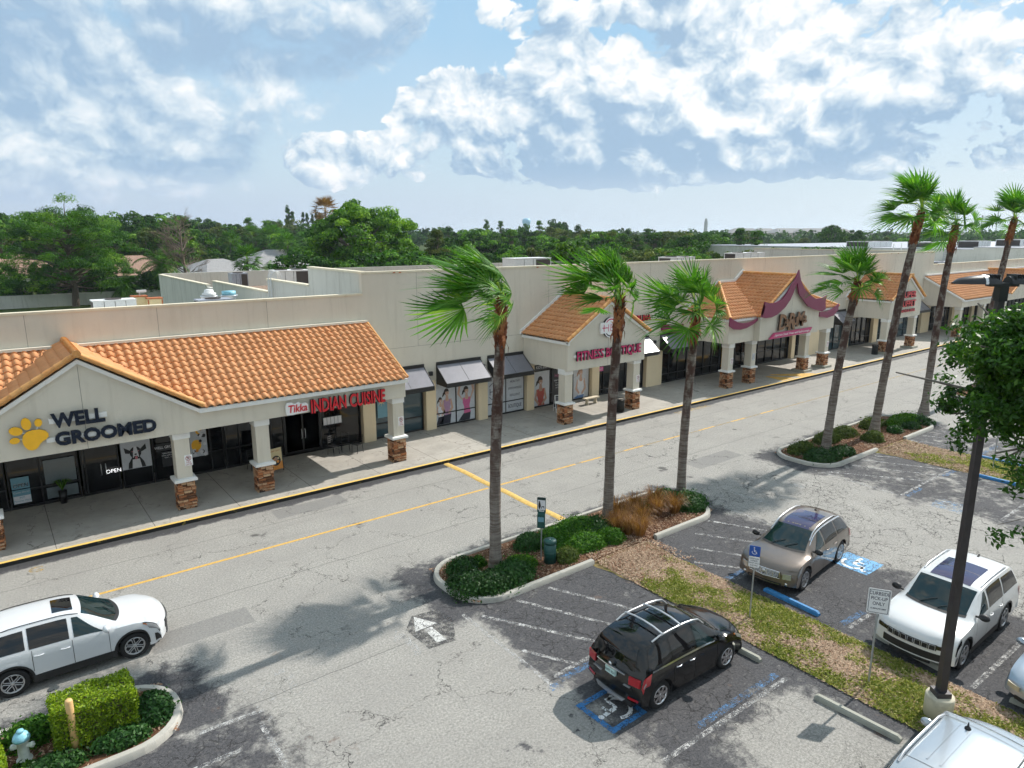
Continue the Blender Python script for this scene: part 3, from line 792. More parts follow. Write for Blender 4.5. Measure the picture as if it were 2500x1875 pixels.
# planted islands
def rrect(x0, x1, y0, y1, r, n=8):
    pts = []
    for cx, cy, a0 in ((x1 - r, y0 + r, -90), (x1 - r, y1 - r, 0), (x0 + r, y1 - r, 90), (x0 + r, y0 + r, 180)):
        for k in range(n + 1):
            a = R(a0 + 90 * k / n); pts.append((cx + r * math.cos(a), cy + r * math.sin(a)))
    return pts
def kerb_loop(pts, w, h, gap=None, nm='island_kerb'):
    """kerb swept along an outline; gap=(x0,x1) leaves the low side open"""
    mb = MB()
    n = len(pts)
    dense = []
    for i in range(n):
        p, q = Vector(pts[i]), Vector(pts[(i + 1) % n]); k = max(1, int((q - p).length / .45))
        for j in range(k): dense.append(p.lerp(q, j / k))
    n = len(dense)
    def ring(i):
        p = dense[i % n]; t = (dense[(i + 1) % n] - dense[(i - 1) % n]).normalized(); nr = Vector((-t.y, t.x))
        o_, i_ = p, p + nr * w
        return [(o_.x, o_.y, -.01), (o_.x + nr.x * .02, o_.y + nr.y * .02, h - .025), (o_.x + nr.x * .045, o_.y + nr.y * .045, h), (i_.x - nr.x * .01, i_.y - nr.y * .01, h), (i_.x, i_.y, h - .02), (i_.x, i_.y, -.01)]
    for i in range(n):
        if gap:
            mx = (dense[i].x + dense[(i + 1) % n].x) / 2; my = dense[i].y
            if gap[0] < mx < gap[1] and my < gap[2]: continue
        a, b_ = ring(i), ring(i + 1)
        mb.add(a + b_, [(k, k + 1, k + 7, k + 6) for k in range(5)] + [(5, 4, 3, 2, 1, 0), (6, 7, 8, 9, 10, 11)])
        mb.sm[-7:] = [False] * 7
    return tag(mb.build(nm, 'kerb_concrete', sharp=40), kind='structure')
ISL = [((10.5, 22.85, 15.45, 18.75), (15.75, 18.55, 16), 1.35), ((31.0, 43.95, 15.45, 18.75), (36.05, 39.15, 16), 1.35), ((52.5, 66.0, 15.45, 18.75), (57.5, 60.6, 16), 1.35), ((-12, 2.6, 15.1, 17.75), None, 1.25)]
for (x0, x1, y0, y1), gap, r in ISL:
    pts = rrect(x0, x1, y0, y1, r)
    kerb_loop(pts, .19, .17, gap)
    mb = MB(); mb.prism([(x, y) for x, y in rrect(x0 + .15, x1 - .15, y0 + .15, y1 - .15, r - .15)], -.01, .09, 'z')
    tag(mb.build('planting_bed', 'mulch_ground'), kind='structure')
def strip(x0, x1, y0, y1, nm):
    """grass strip between two rows of bays, a little domed, with a ragged edge"""
    rng = random.Random(int(x0))
    vs, fs = [], []
    ny, nx = 90, 7
    for j in range(ny + 1):
        y = y0 + (y1 - y0) * j / ny
        wl, wr = rng.uniform(-.07, .07), rng.uniform(-.07, .07)
        if j > ny - 6: wl -= .05 * (j - ny + 6); wr += .05 * (j - ny + 6)
        for i in range(nx + 1):
            u = i / nx
            vs.append((x0 + wl + (x1 + wr - x0 - wl) * u, y, .008 + .07 * math.sin(PI * u) ** .7))
    for j in range(ny):
        for i in range(nx): a = j * (nx + 1) + i; fs.append((a, a + 1, a + nx + 2, a + nx + 1))
    mb = MB(); mb.add(vs, fs, 0, .5, True)
    return tag(mb.build(nm, 'lawn_ground'), kind='structure')
strip(15.72, 18.1, -12, 15.6, 'median_lawn'); strip(36.0, 39.15, -12, 15.6, 'median_lawn'); strip(57.5, 60.5, -12, 15.6, 'median_lawn')

# loose ground cover: chips of bark and dry leaves, tufts of lawn
rng = np.random.default_rng(3)
def in_bed(n, x0, x1, y0, y1): return np.stack([rng.uniform(x0, x1, n), rng.uniform(y0, y1, n)], 1)
P_ = [in_bed(13000, 10.75, 22.6, 15.75, 18.5), in_bed(4500, 31.3, 43.7, 15.75, 18.5), in_bed(3200, -1.5, 2.35, 15.4, 17.5)]
# drift of dry leaves where the island meets the lawn
d1 = np.stack([rng.normal(17.1, .9, 6500), rng.normal(15.3, .75, 6500)], 1); d2 = np.stack([rng.normal(37.6, 1.0, 2600), rng.normal(15.3, .8, 2600)], 1)
d1 = d1[(d1[:, 0] > 15.6) & (d1[:, 0] < 18.6) & (d1[:, 1] < 18)]; d2 = d2[(d2[:, 0] > 35.9) & (d2[:, 0] < 39.3)]
allp = np.concatenate(P_ + [d1, d2])
zz_ = np.where(allp[:, 1] < 15.6, .07, .10) + rng.uniform(0, .02, len(allp))
Pp = np.concatenate([allp, zz_[:, None]], 1)
q = leaves(rng, Pp, np.tile([0, 0, 1.0], (len(Pp), 1)), .045, .42, .35)
tint = rng.beta(1.6, 1.8, len(Pp)); tint[-(len(d1) + len(d2)):] = rng.uniform(.35, 1, len(d1) + len(d2))
tag(quad_mesh('bark_mulch', q, tint, 'mulch_chip'), 'loose bark chips and dry leaves covering the planted islands', 'mulch', kind='stuff')
# edge litter on the lawn sides
def lawn(x0, x1, y0, y1, n, nm, lab):
    X = rng.uniform(x0 - .06, x1 + .06, n); Y = rng.uniform(y0, y1, n)
    u = np.clip((X - x0) / (x1 - x0), 0.01, .99); Z = .012 + .07 * np.sin(PI * u) ** .7
    f = np.sin(X * 2.1 + Y * .9) * .5 + np.sin(Y * 1.7 - X * 1.3 + 1) * .5 + rng.normal(0, .5, n)
    dry = np.clip((Y - 12.6) / 2.4, 0, 1)
    green = (f + .7 * np.sin(X * 5.3 + 2) * np.sin(Y * 4.1) - dry * 1.8) > .12
    Pn = np.stack([X, Y, Z + .02], 1)
    Nn = np.tile([0, 0, 1.0], (n, 1))
    q1 = leaves(rng, Pn[green], Nn[green], .062, .26, 1.0); q1[:, :, 2] = np.maximum(q1[:, :, 2], Pn[green][:, None, 2] - .02)
    t1 = rng.beta(1.2, 1.8, len(q1))
    q2 = leaves(rng, Pn[~green] - [0, 0, .012], Nn[~green], .048, .35, .35)
    t2 = .62 + .38 * rng.random(len(q2))
    q_ = np.concatenate([q1, q2]); mi = np.concatenate([np.zeros(len(q1)), np.ones(len(q2))])
    return tag(quad_mesh(nm, q_, np.concatenate([t1, t2]), ['lawn_blade', 'mulch_chip'], mi=mi), lab, 'grass', kind='stuff')
lawn(15.72, 18.1, 2.2, 15.4, 52000, 'lawn_grass', 'patchy green and straw coloured grass on the near median strip')
lawn(36.0, 39.15, 8.0, 15.4, 16000, 'lawn_grass', 'patchy grass with dry leaves on the farther median strip')

# ================================================================== shop building
WY, GY, FY = 32.75, 33.05, 28.7        # wall face, glazing face, front of the canopies
left_b = thing('shop_building', 'low cream shop building with a long orange tiled canopy and pet salon', 'shop building', (5, 33, 0))
mid_b = thing('shop_building', 'taller cream shop building with three tiled entrance gables and a purple swooping gable trim', 'shop building', (45, 33, 0))
right_b = thing('shop_building', 'low cream shop building beyond the buffet with a pale tiled canopy', 'shop building', (95, 33, 0))
anchor_b = thing('shop_building', 'long beige flat roofed store with a roof ladder, beyond the other shops', 'shop building', (130, 50, 0))
for b_ in (left_b, mid_b, right_b, anchor_b): b_['group'] = 'buildings of the shopping plaza'
def at(b_, mb, name, mats, **k):
    """build a part whose mesh is written in world coordinates under a building standing at its own origin"""
    o = mb.build(name, mats, **k); o.parent = b_
    o.matrix_parent_inverse = Matrix.Translation(-b_.location)
    return o
def at_split(b_, mb, name, mats, **k):
    """one part per marked piece"""
    ms = mb.marks + [(len(mb.v), len(mb.f))]
    if ms[0][1] > 0: ms = [(0, 0)] + ms
    for (v0, f0), (v1, f1) in zip(ms, ms[1:]):
        if f1 <= f0: continue
        q = MB(); q.v = mb.v[v0:v1]; q.f = [[i - v0 for i in f] for f in mb.f[f0:f1]]; q.mi = mb.mi[f0:f1]; q.t = mb.t[f0:f1]; q.sm = mb.sm[f0:f1]
        at(b_, q, name, mats, **k)

def wall_front(b_, x0, x1, top, zlow=3.0):
    mb = MB()
    mb.box(x0, x1, WY, WY + .3, zlow, top, 0)
    at(b_, mb, 'wall', 'stucco')
    mb = MB(); mb.box(x0 - .03, x1 + .03, WY - .04, WY + .34, top, top + .10)
    at(b_, mb, 'coping', 'coping')
    # shallow control joints cut in the render, as thin dark lines standing 2 mm proud
    mb = MB()
    x = x0 + 3.2
    while x < x1 - 1:
        mb.box(x - .008, x + .008, WY - .003, WY, 5.08, top - .02); x += 4.7
    mb.box(x0 + .1, x1 - .1, WY - .003, WY, 5.06, 5.075)
    at(b_, mb, 'joint_line', 'hvac_grey')
    # little scuppers and pins on the coping
    mb = MB(); r = random.Random(int(x0))
    for k in range(int((x1 - x0) / 6)):
        xx = x0 + r.uniform(1, x1 - x0 - 1); mb.box(xx, xx + .14, WY - .05, WY + .02, top - .02, top + .04)
    at(b_, mb, 'coping_pin', 'rust')
wall_front(left_b, -16, 15.6, 8.0)
wall_front(mid_b, 15.6, 84.6, 9.08)
wall_front(right_b, 84.6, 125, 7.66)
plain('joint_dark', (.22, .20, .17), .9)
for o in bpy.data.objects:
    if o.name.startswith('joint_line'): o.data.materials[0] = M['joint_dark']
# soft band below the joint is a touch warmer
mb = MB()
mb.box(-16, 15.6, WY + .34, 50.8, 5.9, 6.2); mb.box(-16, -15.7, WY + .34, 50.8, 0, 7.5, 1); mb.box(-16, 15.6, 50.82, 51.0, 0, 6.22, 1)
at(left_b, mb, 'roof_deck', ['roof_membrane', 'stucco_dirty'])
mb = MB()
mb.box(15.9, 84.3, WY + .34, 46.8, 6.5, 6.8); mb.box(15.9, 84.3, 46.8, 62, 6.3, 6.6); mb.box(15.9, 84.3, 62, 82, 4.8, 5.1)
at(mid_b, mb, 'roof_deck', 'roof_gravel')
# stepped parapet of the tall building seen over the low roof
mb = MB()
X0, X1 = 15.6, 15.9
for y0, y1, z in ((WY + .3, 39.88, 9.1), (39.88, 47.25, 8.03), (47.25, 61, 7.17), (63.0, 82, 6.75)):
    mb.box(X0, X1, y0 + .002, y1, 0, z)
mb.box(X0, X1, 61.0, 63, 0, 6.62)
mb.box(84.3, 84.6, WY + .3, 55.3, 0, 9.1); mb.box(15.9, 84.3, 81.7, 82, 0, 6.9)
at(mid_b, mb, 'side_wall', 'stucco_dirty')
mb = MB()
for y0, y1, z in ((WY + .3, 39.9, 9.1), (39.92, 47.3, 8.03), (47.32, 61, 7.17), (63.0, 82, 6.75)): mb.mark(); mb.box(X0 - .05, X1 + .05, y0 + .01, y1, z, z + .10)
mb.mark(); mb.box(84.25, 84.65, WY + .35, 55.3, 9.1, 9.18)
at_split(mid_b, mb, 'side_coping', 'coping')
mb = MB(); mb.box(84.6, 125, WY + .34, 60, 6.0, 6.35)
at(right_b, mb, 'roof_deck', 'roof_membrane')
mb = MB()
mb.box(125, 260, 20, 42.9, 0, 8.95); mb.box(125, 260, 42.9, 95, 0, 8.6)
at(anchor_b, mb, 'wall', 'stucco_dirty')
mb = MB(); mb.box(124.9, 260, 19.9, 42.9, 8.95, 9.03); mb.box(124.9, 260, 42.95, 95, 8.6, 8.68)
at(anchor_b, mb, 'coping', 'hvac_grey')
mb = MB()
for yy in (46.2, 47.0): mb.path([(124.75, yy, 6.35), (124.75, yy, 8.95)], .04, 6)
for k in range(8): mb.path([(124.75, 46.2, 6.5 + k * .31), (124.75, 47.0, 6.5 + k * .31)], .03, 6)
at(anchor_b, mb, 'ladder', 'hvac_grey')

# ---- clay tile roofs
def tile_roof(mb, O, U, V, Nn, vlen, u0f, u1f, pitch=.315, course=.385, seed=1, mi=0, det=8):
    """barrel tiles: O eave corner, U along the eave, V up the slope; u0f/u1f give the span at height v"""
    rg = random.Random(seed)
    O, U, V, Nn = Vector(O), Vector(U).normalized(), Vector(V).normalized(), Vector(Nn).normalized()
    nc = int(math.ceil(vlen / course))
    for c in range(nc):
        v0, v1 = c * course, min((c + 1) * course, vlen)
        if v1 - v0 < .03: continue
        a = min(u0f(v0), u0f(v1)); b_ = max(u1f(v0), u1f(v1))
        if b_ - a < .05: continue
        k0, k1 = int(math.floor(a / pitch)), int(math.ceil(b_ / pitch))
        for k in range(k0, k1):
            tint = min(1, max(0, rg.gauss(.5, .22)))
            us = [k * pitch + pitch * j / det for j in range(det + 1)]
            row0, row1 = [], []
            jx = rg.uniform(-.008, .008); jh = rg.uniform(0, .008)
            lo0, hi0, lo1, hi1 = u0f(v0), u1f(v0), u0f(v1), u1f(v1)
            if us[-1] <= min(lo0, lo1) or us[0] >= max(hi0, hi1): continue
            for u in us:
                ph = (u / pitch) % 1.0
                h = .085 * max(0.0, math.sin(PI * min(1, ph / .74))) ** .8 if ph < .74 else -.0
                ua = min(max(u, lo0), hi0); ub = min(max(u, lo1), hi1)
                row0.append(O + U * ua + V * (v0 - .025 + jx) + Nn * (h * 1.12 + .045 + jh))
                row1.append(O + U * ub + V * v1 + Nn * (h * .92 + .008))
            n = len(us)
            skirt = [p - Nn * .05 for p in row0]
            vs = row0 + row1 + skirt
            fs = [(i, i + 1, n + i + 1, n + i) for i in range(n - 1) if (row0[i + 1] - row0[i]).length > 1e-3 or (row1[i + 1] - row1[i]).length > 1e-3]
            fs2 = [(2 * n + i, 2 * n + i + 1, i + 1, i) for i in range(n - 1) if (row0[i + 1] - row0[i]).length > 1e-3]
            mb.add(vs, fs, mi, tint, True)
            o_ = len(mb.v) - len(vs)
            for f in fs2: mb.f.append([i + o_ for i in f]); mb.mi.append(mi); mb.t.append(tint); mb.sm.append(False)
def ridge(mb, p, q_, r=.11, seg=.36, mi=0, seed=0):
    mb.mark(); rg = random.Random(seed); p, q_ = Vector(p), Vector(q_); L = (q_ - p).length; n = max(1, round(L / seg)); d = (q_ - p) / n
    for i in range(n):
        a, b_ = p + d * i, p + d * (i + 1.08)
        mb.path([a, b_], [r * 1.08, r * .9], 12, mi, rg.random(), True, True)
def canopy_box(b_, x0, x1, z1, zb=3.4, y0=FY, ends=(1, 1), soffit=True):
    mb = MB()
    mb.box(x0, x1, y0, y0 + .28, zb, z1)
    if ends[0]: mb.box(x0, x0 + .28, y0 + .28, WY - .003, zb, z1)
    if ends[1]: mb.box(x1 - .28, x1, y0 + .28, WY - .003, zb, z1)
    if soffit: mb.box(x0 + .28, x1 - .28, y0 + .28, WY - .003, zb + .12, zb + .2)
    at(b_, mb, 'fascia', 'stucco')
def gutter(b_, segs):
    mb = MB()
    for s_ in segs: mb.mark(); mb.box(*s_)
    at_split(b_, mb, 'eave_trim', 'trim_white')
    return mb
# left canopy
EV, SL = 4.33, .545
ya = 28.48
def main_roof(b_, x0, x1, zw, cut=(), ev=EV, seed=1, det=8):
    """lean-to roof from the eave at ya up to the wall; cut = list of (x centre, ridge height, slope)"""
    rise = zw - ev; run = WY - .06 - ya; ln = math.hypot(rise, run)
    V = (0, run / ln, rise / ln); Nn = (0, -rise / ln, run / ln)
    mb = MB()
    xs = [x0] + [c[0] for c in cut] + [x1]
    for i in range(len(xs) - 1):
        def lo(v, i=i):
            if i == 0: return 0.0
            c = cut[i - 1]; z = ev + rise * v / ln; return c[0] - x0 + max(0, (c[1] - z)) / c[2] + .02
        def hi(v, i=i):
            if i == len(xs) - 2: return x1 - x0
            c = cut[i]; z = ev + rise * v / ln; return c[0] - x0 - max(0, (c[1] - z)) / c[2] - .02
        tile_roof(mb, (x0, ya, ev), (1, 0, 0), V, Nn, ln, lo, hi, seed=seed + i, det=det)
    return mb
def gable_roof(mb, xc, half, zr, ze, yf, yint, seed, det=8):
    """two slopes of a gable whose ridge runs back to the wall; yint(z) = where it dies into the roof behind"""
    rise = zr - ze; ln = math.hypot(rise, half)
    for s_ in (-1, 1):
        V = (-s_ * half / ln, 0, rise / ln); Nn = (s_ * rise / ln, 0, half / ln)
        f = lambda v: yint(ze + rise * v / ln) - yf
        tile_roof(mb, (xc + s_ * half, yf, ze), (0, 1, 0), V, Nn, ln, lambda v: 0.0, f, seed=seed + s_, det=det)
def pediment(b_, xc, half, ze, za, zb, y=FY, nm='gable'):
    """triangular gable wall with white raking trim"""
    mb = MB()
    mb.prism([(xc - half, zb), (xc + half, zb), (xc + half, ze), (xc, za), (xc - half, ze)], y - .03, y + .22)
    at(b_, mb, nm, 'stucco')
    mb = MB()
    d = Vector((half, za - ze)).normalized(); n = Vector((-d.y, d.x)) * .13
    for s_ in (-1, 1):
        mb.prism([(xc + s_ * (half + .12), ze - .1), (xc, za), (xc, za + .17), (xc + s_ * (half + .12), ze + .06)], y - .17, y - .0305)
    at(b_, mb, 'raking_trim', 'trim_white')
    mb = MB(); mb.box(xc - .008, xc + .008, y - .034, y - .03, zb, za - .1)
    at(b_, mb, 'joint_line', 'joint_dark')
def rakes(mb, xc, half, zr, ze, y, seed=0):
    for s_ in (-1, 1): ridge(mb, (xc + s_ * (half + .1), y, ze + .07), (xc, y, zr + .07), .10, .40, 0, seed + s_)

canopy_box(left_b, -16, 15.69, 4.15)
at_cut = (2.48, 6.86, .63)
mb = main_roof(left_b, -16, 15.72, 6.60, [at_cut], seed=11)
gable_roof(mb, 2.48, 3.95, 6.86, 4.38, 28.45, lambda z: min(WY - .06, 28.48 + max(0, z - EV) / ((6.60 - EV) / (WY - .06 - ya))), 40)
at(left_b, mb, 'tile_roof', 'terracotta')
pediment(left_b, 2.48, 3.8, 4.22, 6.56, 3.38)
mb = MB(); rakes(mb, 2.48, 3.95, 6.86, 4.38, 28.45, 5); ridge(mb, (2.48, 28.3, 6.95), (2.48, 32.6, 6.95), .13, .22, 0, 3)
ridge(mb, (15.72, 28.5, 4.42), (15.72, 32.65, 6.66), .07, .38, 0, 8)
at_split(left_b, mb, 'ridge_tiles', 'terracotta_ridge')
gutter(left_b, [(-16, -1.4, 28.50, FY - .0, 4.13, 4.31), (6.36, 15.75, 28.50, FY - .0, 4.13, 4.31)])
for x0_, x1_ in ((-16, 2.2), (2.75, 15.75)):
    mb = MB(); mb.box(x0_, x1_, 32.5, WY - .002, 6.62, 6.73); at(left_b, mb, 'flashing', 'flashing')
mb = MB(); mb.prism([(28.75, 4.13), (32.74, 4.13), (32.74, 6.58), (28.75, 4.4)], 15.43, 15.685, 'x')
at(left_b, mb, 'end_gable', 'stucco')

# entrance gables of the tall building
def entrance(b_, xc, half, ze, za, seed):
    x0, x1 = xc - half, xc + half
    canopy_box(b_, x0, x1, ze - .16, 3.36)
    pediment(b_, xc, half + .02, ze, za, 3.36)
    mb = MB(); gable_roof(mb, xc, half + .15, za + .24, ze + .06, 28.45, lambda z: WY - .04, seed, 6)
    at(b_, mb, 'tile_roof', 'terracotta')
    mb = MB(); rakes(mb, xc, half + .15, za + .24, ze + .06, 28.45, seed); ridge(mb, (xc, 28.3, za + .33), (xc, 32.6, za + .33), .12, .35, 0, seed)
    at_split(b_, mb, 'ridge_tiles', 'terracotta_ridge')
    mb = MB()
    for s_ in (-1, 1):
        xx = xc + s_ * half
        mb.mark(); mb.box(min(xx, xx + s_ * .14), max(xx, xx + s_ * .14), 28.5, WY - .002, ze - .17, ze - .01)
        mb.mark(); mb.prism([(xc + s_ * (half + .3), ze + .02), (xc, za + .34), (xc, za + .56), (xc + s_ * (half + .3), ze + .24)], WY - .10, WY - .003)
    at_split(b_, mb, 'eave_trim', 'trim_white')
entrance(mid_b, 29.43, 3.24, 5.06, 7.04, 60)
entrance(mid_b, 69.10, 3.20, 5.06, 7.02, 70)

# the restaurant front: hipped canopy with a steep centre gable standing forward
xa, xb, xc, hg = 41.45, 55.95, 48.5, 4.0
canopy_box(mid_b, xa, xb, 5.04, 3.44)
mb = MB(); mb.box(xc - hg + .004, xc - hg + .28, 28.452, FY - .003, 3.463, 5.04); mb.box(xc + hg - .28, xc + hg - .004, 28.452, FY - .003, 3.463, 5.04); mb.box(xc - hg + .284, xc + hg - .284, 28.455, FY - .003, 3.47, 3.6)
at(mid_b, mb, 'bay_return', 'stucco')
pediment(mid_b, xc, hg, 5.16, 7.55, 3.46, 28.23)
sH = .506; z0 = 5.2; ln = math.hypot(4.2, 4.2 * sH)
mb = MB()
zr, zg = 7.98, .68
run = WY - .05 - 28.5; ln = math.hypot(run, run * sH)
V = (0, run / ln, run * sH / ln); Nn = (0, -run * sH / ln, run / ln)
A, B_ = xa - .2, xb + .2
gx = lambda z: max(0.0, (zr - z)) / zg
tile_roof(mb, (A, 28.5, z0), (1, 0, 0), V, Nn, ln, lambda v: run * v / ln, lambda v: xc - gx(z0 + run * sH * v / ln) - A, seed=80, det=6)
tile_roof(mb, (A, 28.5, z0), (1, 0, 0), V, Nn, ln, lambda v: xc + gx(z0 + run * sH * v / ln) - A, lambda v: B_ - A - run * v / ln, seed=81, det=6)
tile_roof(mb, (A, 28.5, z0), (0, 1, 0), (run / ln, 0, run * sH / ln), (-run * sH / ln, 0, run / ln), ln, lambda v: run * v / ln, lambda v: WY - .05 - 28.5, seed=82, det=6)
tile_roof(mb, (B_, 28.5, z0), (0, 1, 0), (-run / ln, 0, run * sH / ln), (run * sH / ln, 0, run / ln), ln, lambda v: run * v / ln, lambda v: WY - .05 - 28.5, seed=83, det=6)
gable_roof(mb, xc, 4.1, zr, z0 - .01, 28.15, lambda z: min(WY - .05, 28.5 + max(0, z - z0) / sH), 84, 6)
at(mid_b, mb, 'tile_roof', 'terracotta')
mb = MB(); rakes(mb, xc, 4.1, zr, z0, 28.15, 90); ridge(mb, (xc, 28.1, zr + .1), (xc, 32.6, zr + .1), .12, .35, 0, 1)
ridge(mb, (A, 28.5, z0 + .1), (A + run, WY - .1, z0 + run * sH + .1), .12, .35, 0, 2); ridge(mb, (B_, 28.5, z0 + .1), (B_ - run, WY - .1, z0 + run * sH + .1), .12, .35, 0, 3)
at_split(mid_b, mb, 'ridge_tiles', 'terracotta_ridge')
mb = MB(); mb.mark(); mb.box(xa - .14, xa, 28.7, WY - .002, 5.03, 5.19); mb.mark(); mb.box(xb, xb + .14, 28.7, WY - .002, 5.03, 5.19)
mb.mark(); mb.box(xa - .14, xc - hg - .0, 28.50, FY - .002, 5.02, 5.2); mb.mark(); mb.box(xc + hg, xb + .14, 28.50, FY - .002, 5.02, 5.2)
zt = z0 + run * sH
mb.mark(); mb.box(A + run, xc - 1.0, WY - .16, WY - .003, zt + .06, zt + .22); mb.mark(); mb.box(xc + 1.0, B_ - run, WY - .16, WY - .003, zt + .06, zt + .22)
for s_ in (-1, 1):
    mb.mark(); mb.prism([(xc + s_ * 1.0, zt + .06), (xc, zr + .12), (xc, zr + .34), (xc + s_ * 1.0, zt + .28)], WY - .16, WY - .003)
    e = A if s_ < 0 else B_
    mb.mark(); mb.prism([(e, z0 + .02), (e - s_ * run, zt + .04), (e - s_ * run, zt + .22), (e, z0 + .2)], WY - .10, WY - .004)
at_split(mid_b, mb, 'eave_trim', 'trim_white')
FIN = {'a': [(48.56, 8.47), (48.14, 7.78), (47.71, 7.42), (47.18, 6.83), (46.56, 6.37), (45.91, 6.21), (45.51, 6.17), (44.98, 6.19), (44.41, 6.33), (44.38, 5.83), (44.29, 5.54), (44.06, 5.28), (44.6, 5.15), (45.39, 5.15), (46.17, 5.34), (47.0, 5.74), (47.62, 6.24), (47.96, 6.72), (48.24, 7.2), (48.44, 7.5)],
       'b': [(48.55, 8.43), (48.44, 7.5), (48.8, 6.67), (49.31, 6.3), (50.2, 5.68), (51.06, 5.38), (52.35, 5.11), (52.92, 5.25), (52.76, 5.88), (52.96, 6.35), (52.29, 6.17), (51.33, 6.15), (50.33, 6.52), (49.45, 7.06), (48.89, 7.7)],
       'c': [(41.03, 5.4), (41.38, 5.23), (42.01, 5.0), (42.64, 4.88), (43.4, 4.88), (43.9, 4.97), (44.39, 5.12), (44.41, 4.97), (43.86, 4.71), (43.06, 4.51), (42.32, 4.45), (41.58, 4.53), (41.13, 4.75), (41.01, 4.79)],
       'd': [(52.91, 5.0), (54.2, 4.94), (55.18, 5.18), (55.87, 5.48), (55.82, 4.95), (55.16, 4.54), (54.16, 4.42), (53.27, 4.56), (52.95, 4.62)],
       'e': [(38.94, 4.84), (39.95, 4.45), (40.9, 4.41), (41.4, 4.50), (41.4, 4.05), (40.83, 3.9), (39.78, 3.96), (38.99, 4.13)]}
def fin(pts, y0, y1):
    bm = bmesh.new()
    f = bm.faces.new([bm.verts.new((x, y0, z)) for x, z in pts]); bmesh.ops.triangulate(bm, faces=[f])
    me = bpy.data.meshes.new('t'); bm.to_mesh(me); bm.free()
    mb = MB(); vs = [tuple(v.co) for v in me.vertices]; n = len(vs)
    mb.add(vs + [(x, y1, z) for x, y, z in vs], [tuple(p.vertices) for p in me.polygons] + [tuple(n + i for i in reversed(p.vertices)) for p in me.polygons] + [(i, (i + 1) % n, (i + 1) % n + n, i + n) for i in range(n)])
    bpy.data.meshes.remove(me)
    return mb
for k, (y0, y1) in (('a', (27.88, 27.98)), ('b', (27.88, 27.98)), ('c', (28.36, 28.44)), ('d', (28.36, 28.44)), ('e', (32.62, 32.74))):
    at(mid_b, fin(FIN[k], y0, y1), 'curved_fin', 'fin_maroon')

# far canopy
canopy_box(right_b, 82.6, 121, 4.0, 3.38)
mb = main_roof(right_b, 82.6, 121, 6.50, [(100.7, 6.72, .5)], 4.22, seed=95, det=4)
gable_roof(mb, 100.7, 5.1, 6.72, 4.2, 28.2, lambda z: min(WY - .06, 28.48 + max(0, z - 4.22) / ((6.50 - 4.22) / (WY - .06 - ya))), 97, 4)
at(right_b, mb, 'tile_roof', 'terracotta')
mb = MB(); ridge(mb, (100.7, 28.1, 6.82), (100.7, 32.6, 6.82), .13, .4, 0, 1); rakes(mb, 100.7, 5.1, 6.72, 4.2, 28.2, 3)
at_split(right_b, mb, 'ridge_tiles', 'terracotta_ridge')
pediment(right_b, 100.7, 5.0, 4.1, 6.45, 3.38)
mb = MB(); mb.mark(); mb.box(82.5, 95.7, 28.5, FY - .002, 4.0, 4.17); mb.mark(); mb.box(105.7, 121, 28.5, FY - .002, 4.0, 4.17); mb.mark(); mb.box(82.7, 121, 32.45, WY - .002, 6.56, 6.72)
mb.mark(); mb.prism([(28.45, 4.02), (WY - .01, 6.32), (WY - .01, 6.50), (28.45, 4.2)], 82.45, 82.58, 'x')
at_split(right_b, mb, 'eave_trim', 'trim_white')
mb = MB(); mb.prism([(28.75, 4.0), (32.74, 4.0), (32.74, 6.40), (28.75, 4.12)], 82.61, 82.87, 'x'); at(right_b, mb, 'end_gable', 'stucco')

# ---- columns
def ledge_stone(w, z0, z1, seed):
    rg = random.Random(seed); mb = MB()
    mb.box(-w / 2 + .03, w / 2 - .03, -w / 2 + .03, w / 2 - .03, z0, z1, 0, 0.0)
    z = z0
    while z < z1 - .02:
        h = min(rg.uniform(.05, .12), z1 - z)
        for side in range(4):
            t = -w / 2
            while t < w / 2 - .01:
                l = min(rg.uniform(.12, .32), w / 2 - t)
                if w / 2 - t - l < .06: l = w / 2 - t
                d = rg.uniform(-.01, .05); g_ = .010
                tint = rg.choice([rg.uniform(.3, .7), rg.uniform(.4, .9), rg.uniform(.8, 1), rg.uniform(0, .25)])
                a, b_ = t + g_, t + l - g_; e = w / 2
                if side == 0: mb.box(a, b_, -e - d, -e + .05, z + g_, z + h - g_, 0, tint)
                elif side == 1: mb.box(a, b_, e - .05, e + d, z + g_, z + h - g_, 0, tint)
                elif side == 2: mb.box(-e - d, -e + .05, a + .02, b_ - .02, z + g_, z + h - g_, 0, tint)
                else: mb.box(e - .05, e + d, a + .02, b_ - .02, z + g_, z + h - g_, 0, tint)
                t += l
        z += h
    return mb
def column_part(pad):
    mb = MB(); mb.box(-.285, .285, -.285, .285, 1.46, 3.10); mb.box(-.32, .32, -.32, .32, 3.10, 3.42, 1)
    sh = mb.build('column', ['stucco', 'trim_white'])
    st = ledge_stone(.66, .33 if pad else .15, 1.30, 4 if pad else 3).build('stone_base', 'ledge_stone', sh)
    mb = MB()
    prof = [(.33, 1.30), (.43, 1.325), (.43, 1.42), (.41, 1.44), (.31, 1.465)]
    vs = []; fs = []
    for r, z in prof: vs += [(-r, -r, z), (r, -r, z), (r, r, z), (-r, r, z)]
    for i in range(4):
        for k in range(4): fs.append((i * 4 + k, i * 4 + (k + 1) % 4, (i + 1) * 4 + (k + 1) % 4, (i + 1) * 4 + k))
    fs += [(3, 2, 1, 0), (16, 17, 18, 19)]
    mb.add(vs, fs); mb.build('column_cap', 'trim_white', sh)
    if pad:
        mb = MB(); mb.box(-.58, .58, -.58, .58, .15, .34); mb.build('plinth', 'stop_concrete', sh)
    return sh
col_a, col_b = column_part(False), column_part(True)
first = {0: True, 1: True}
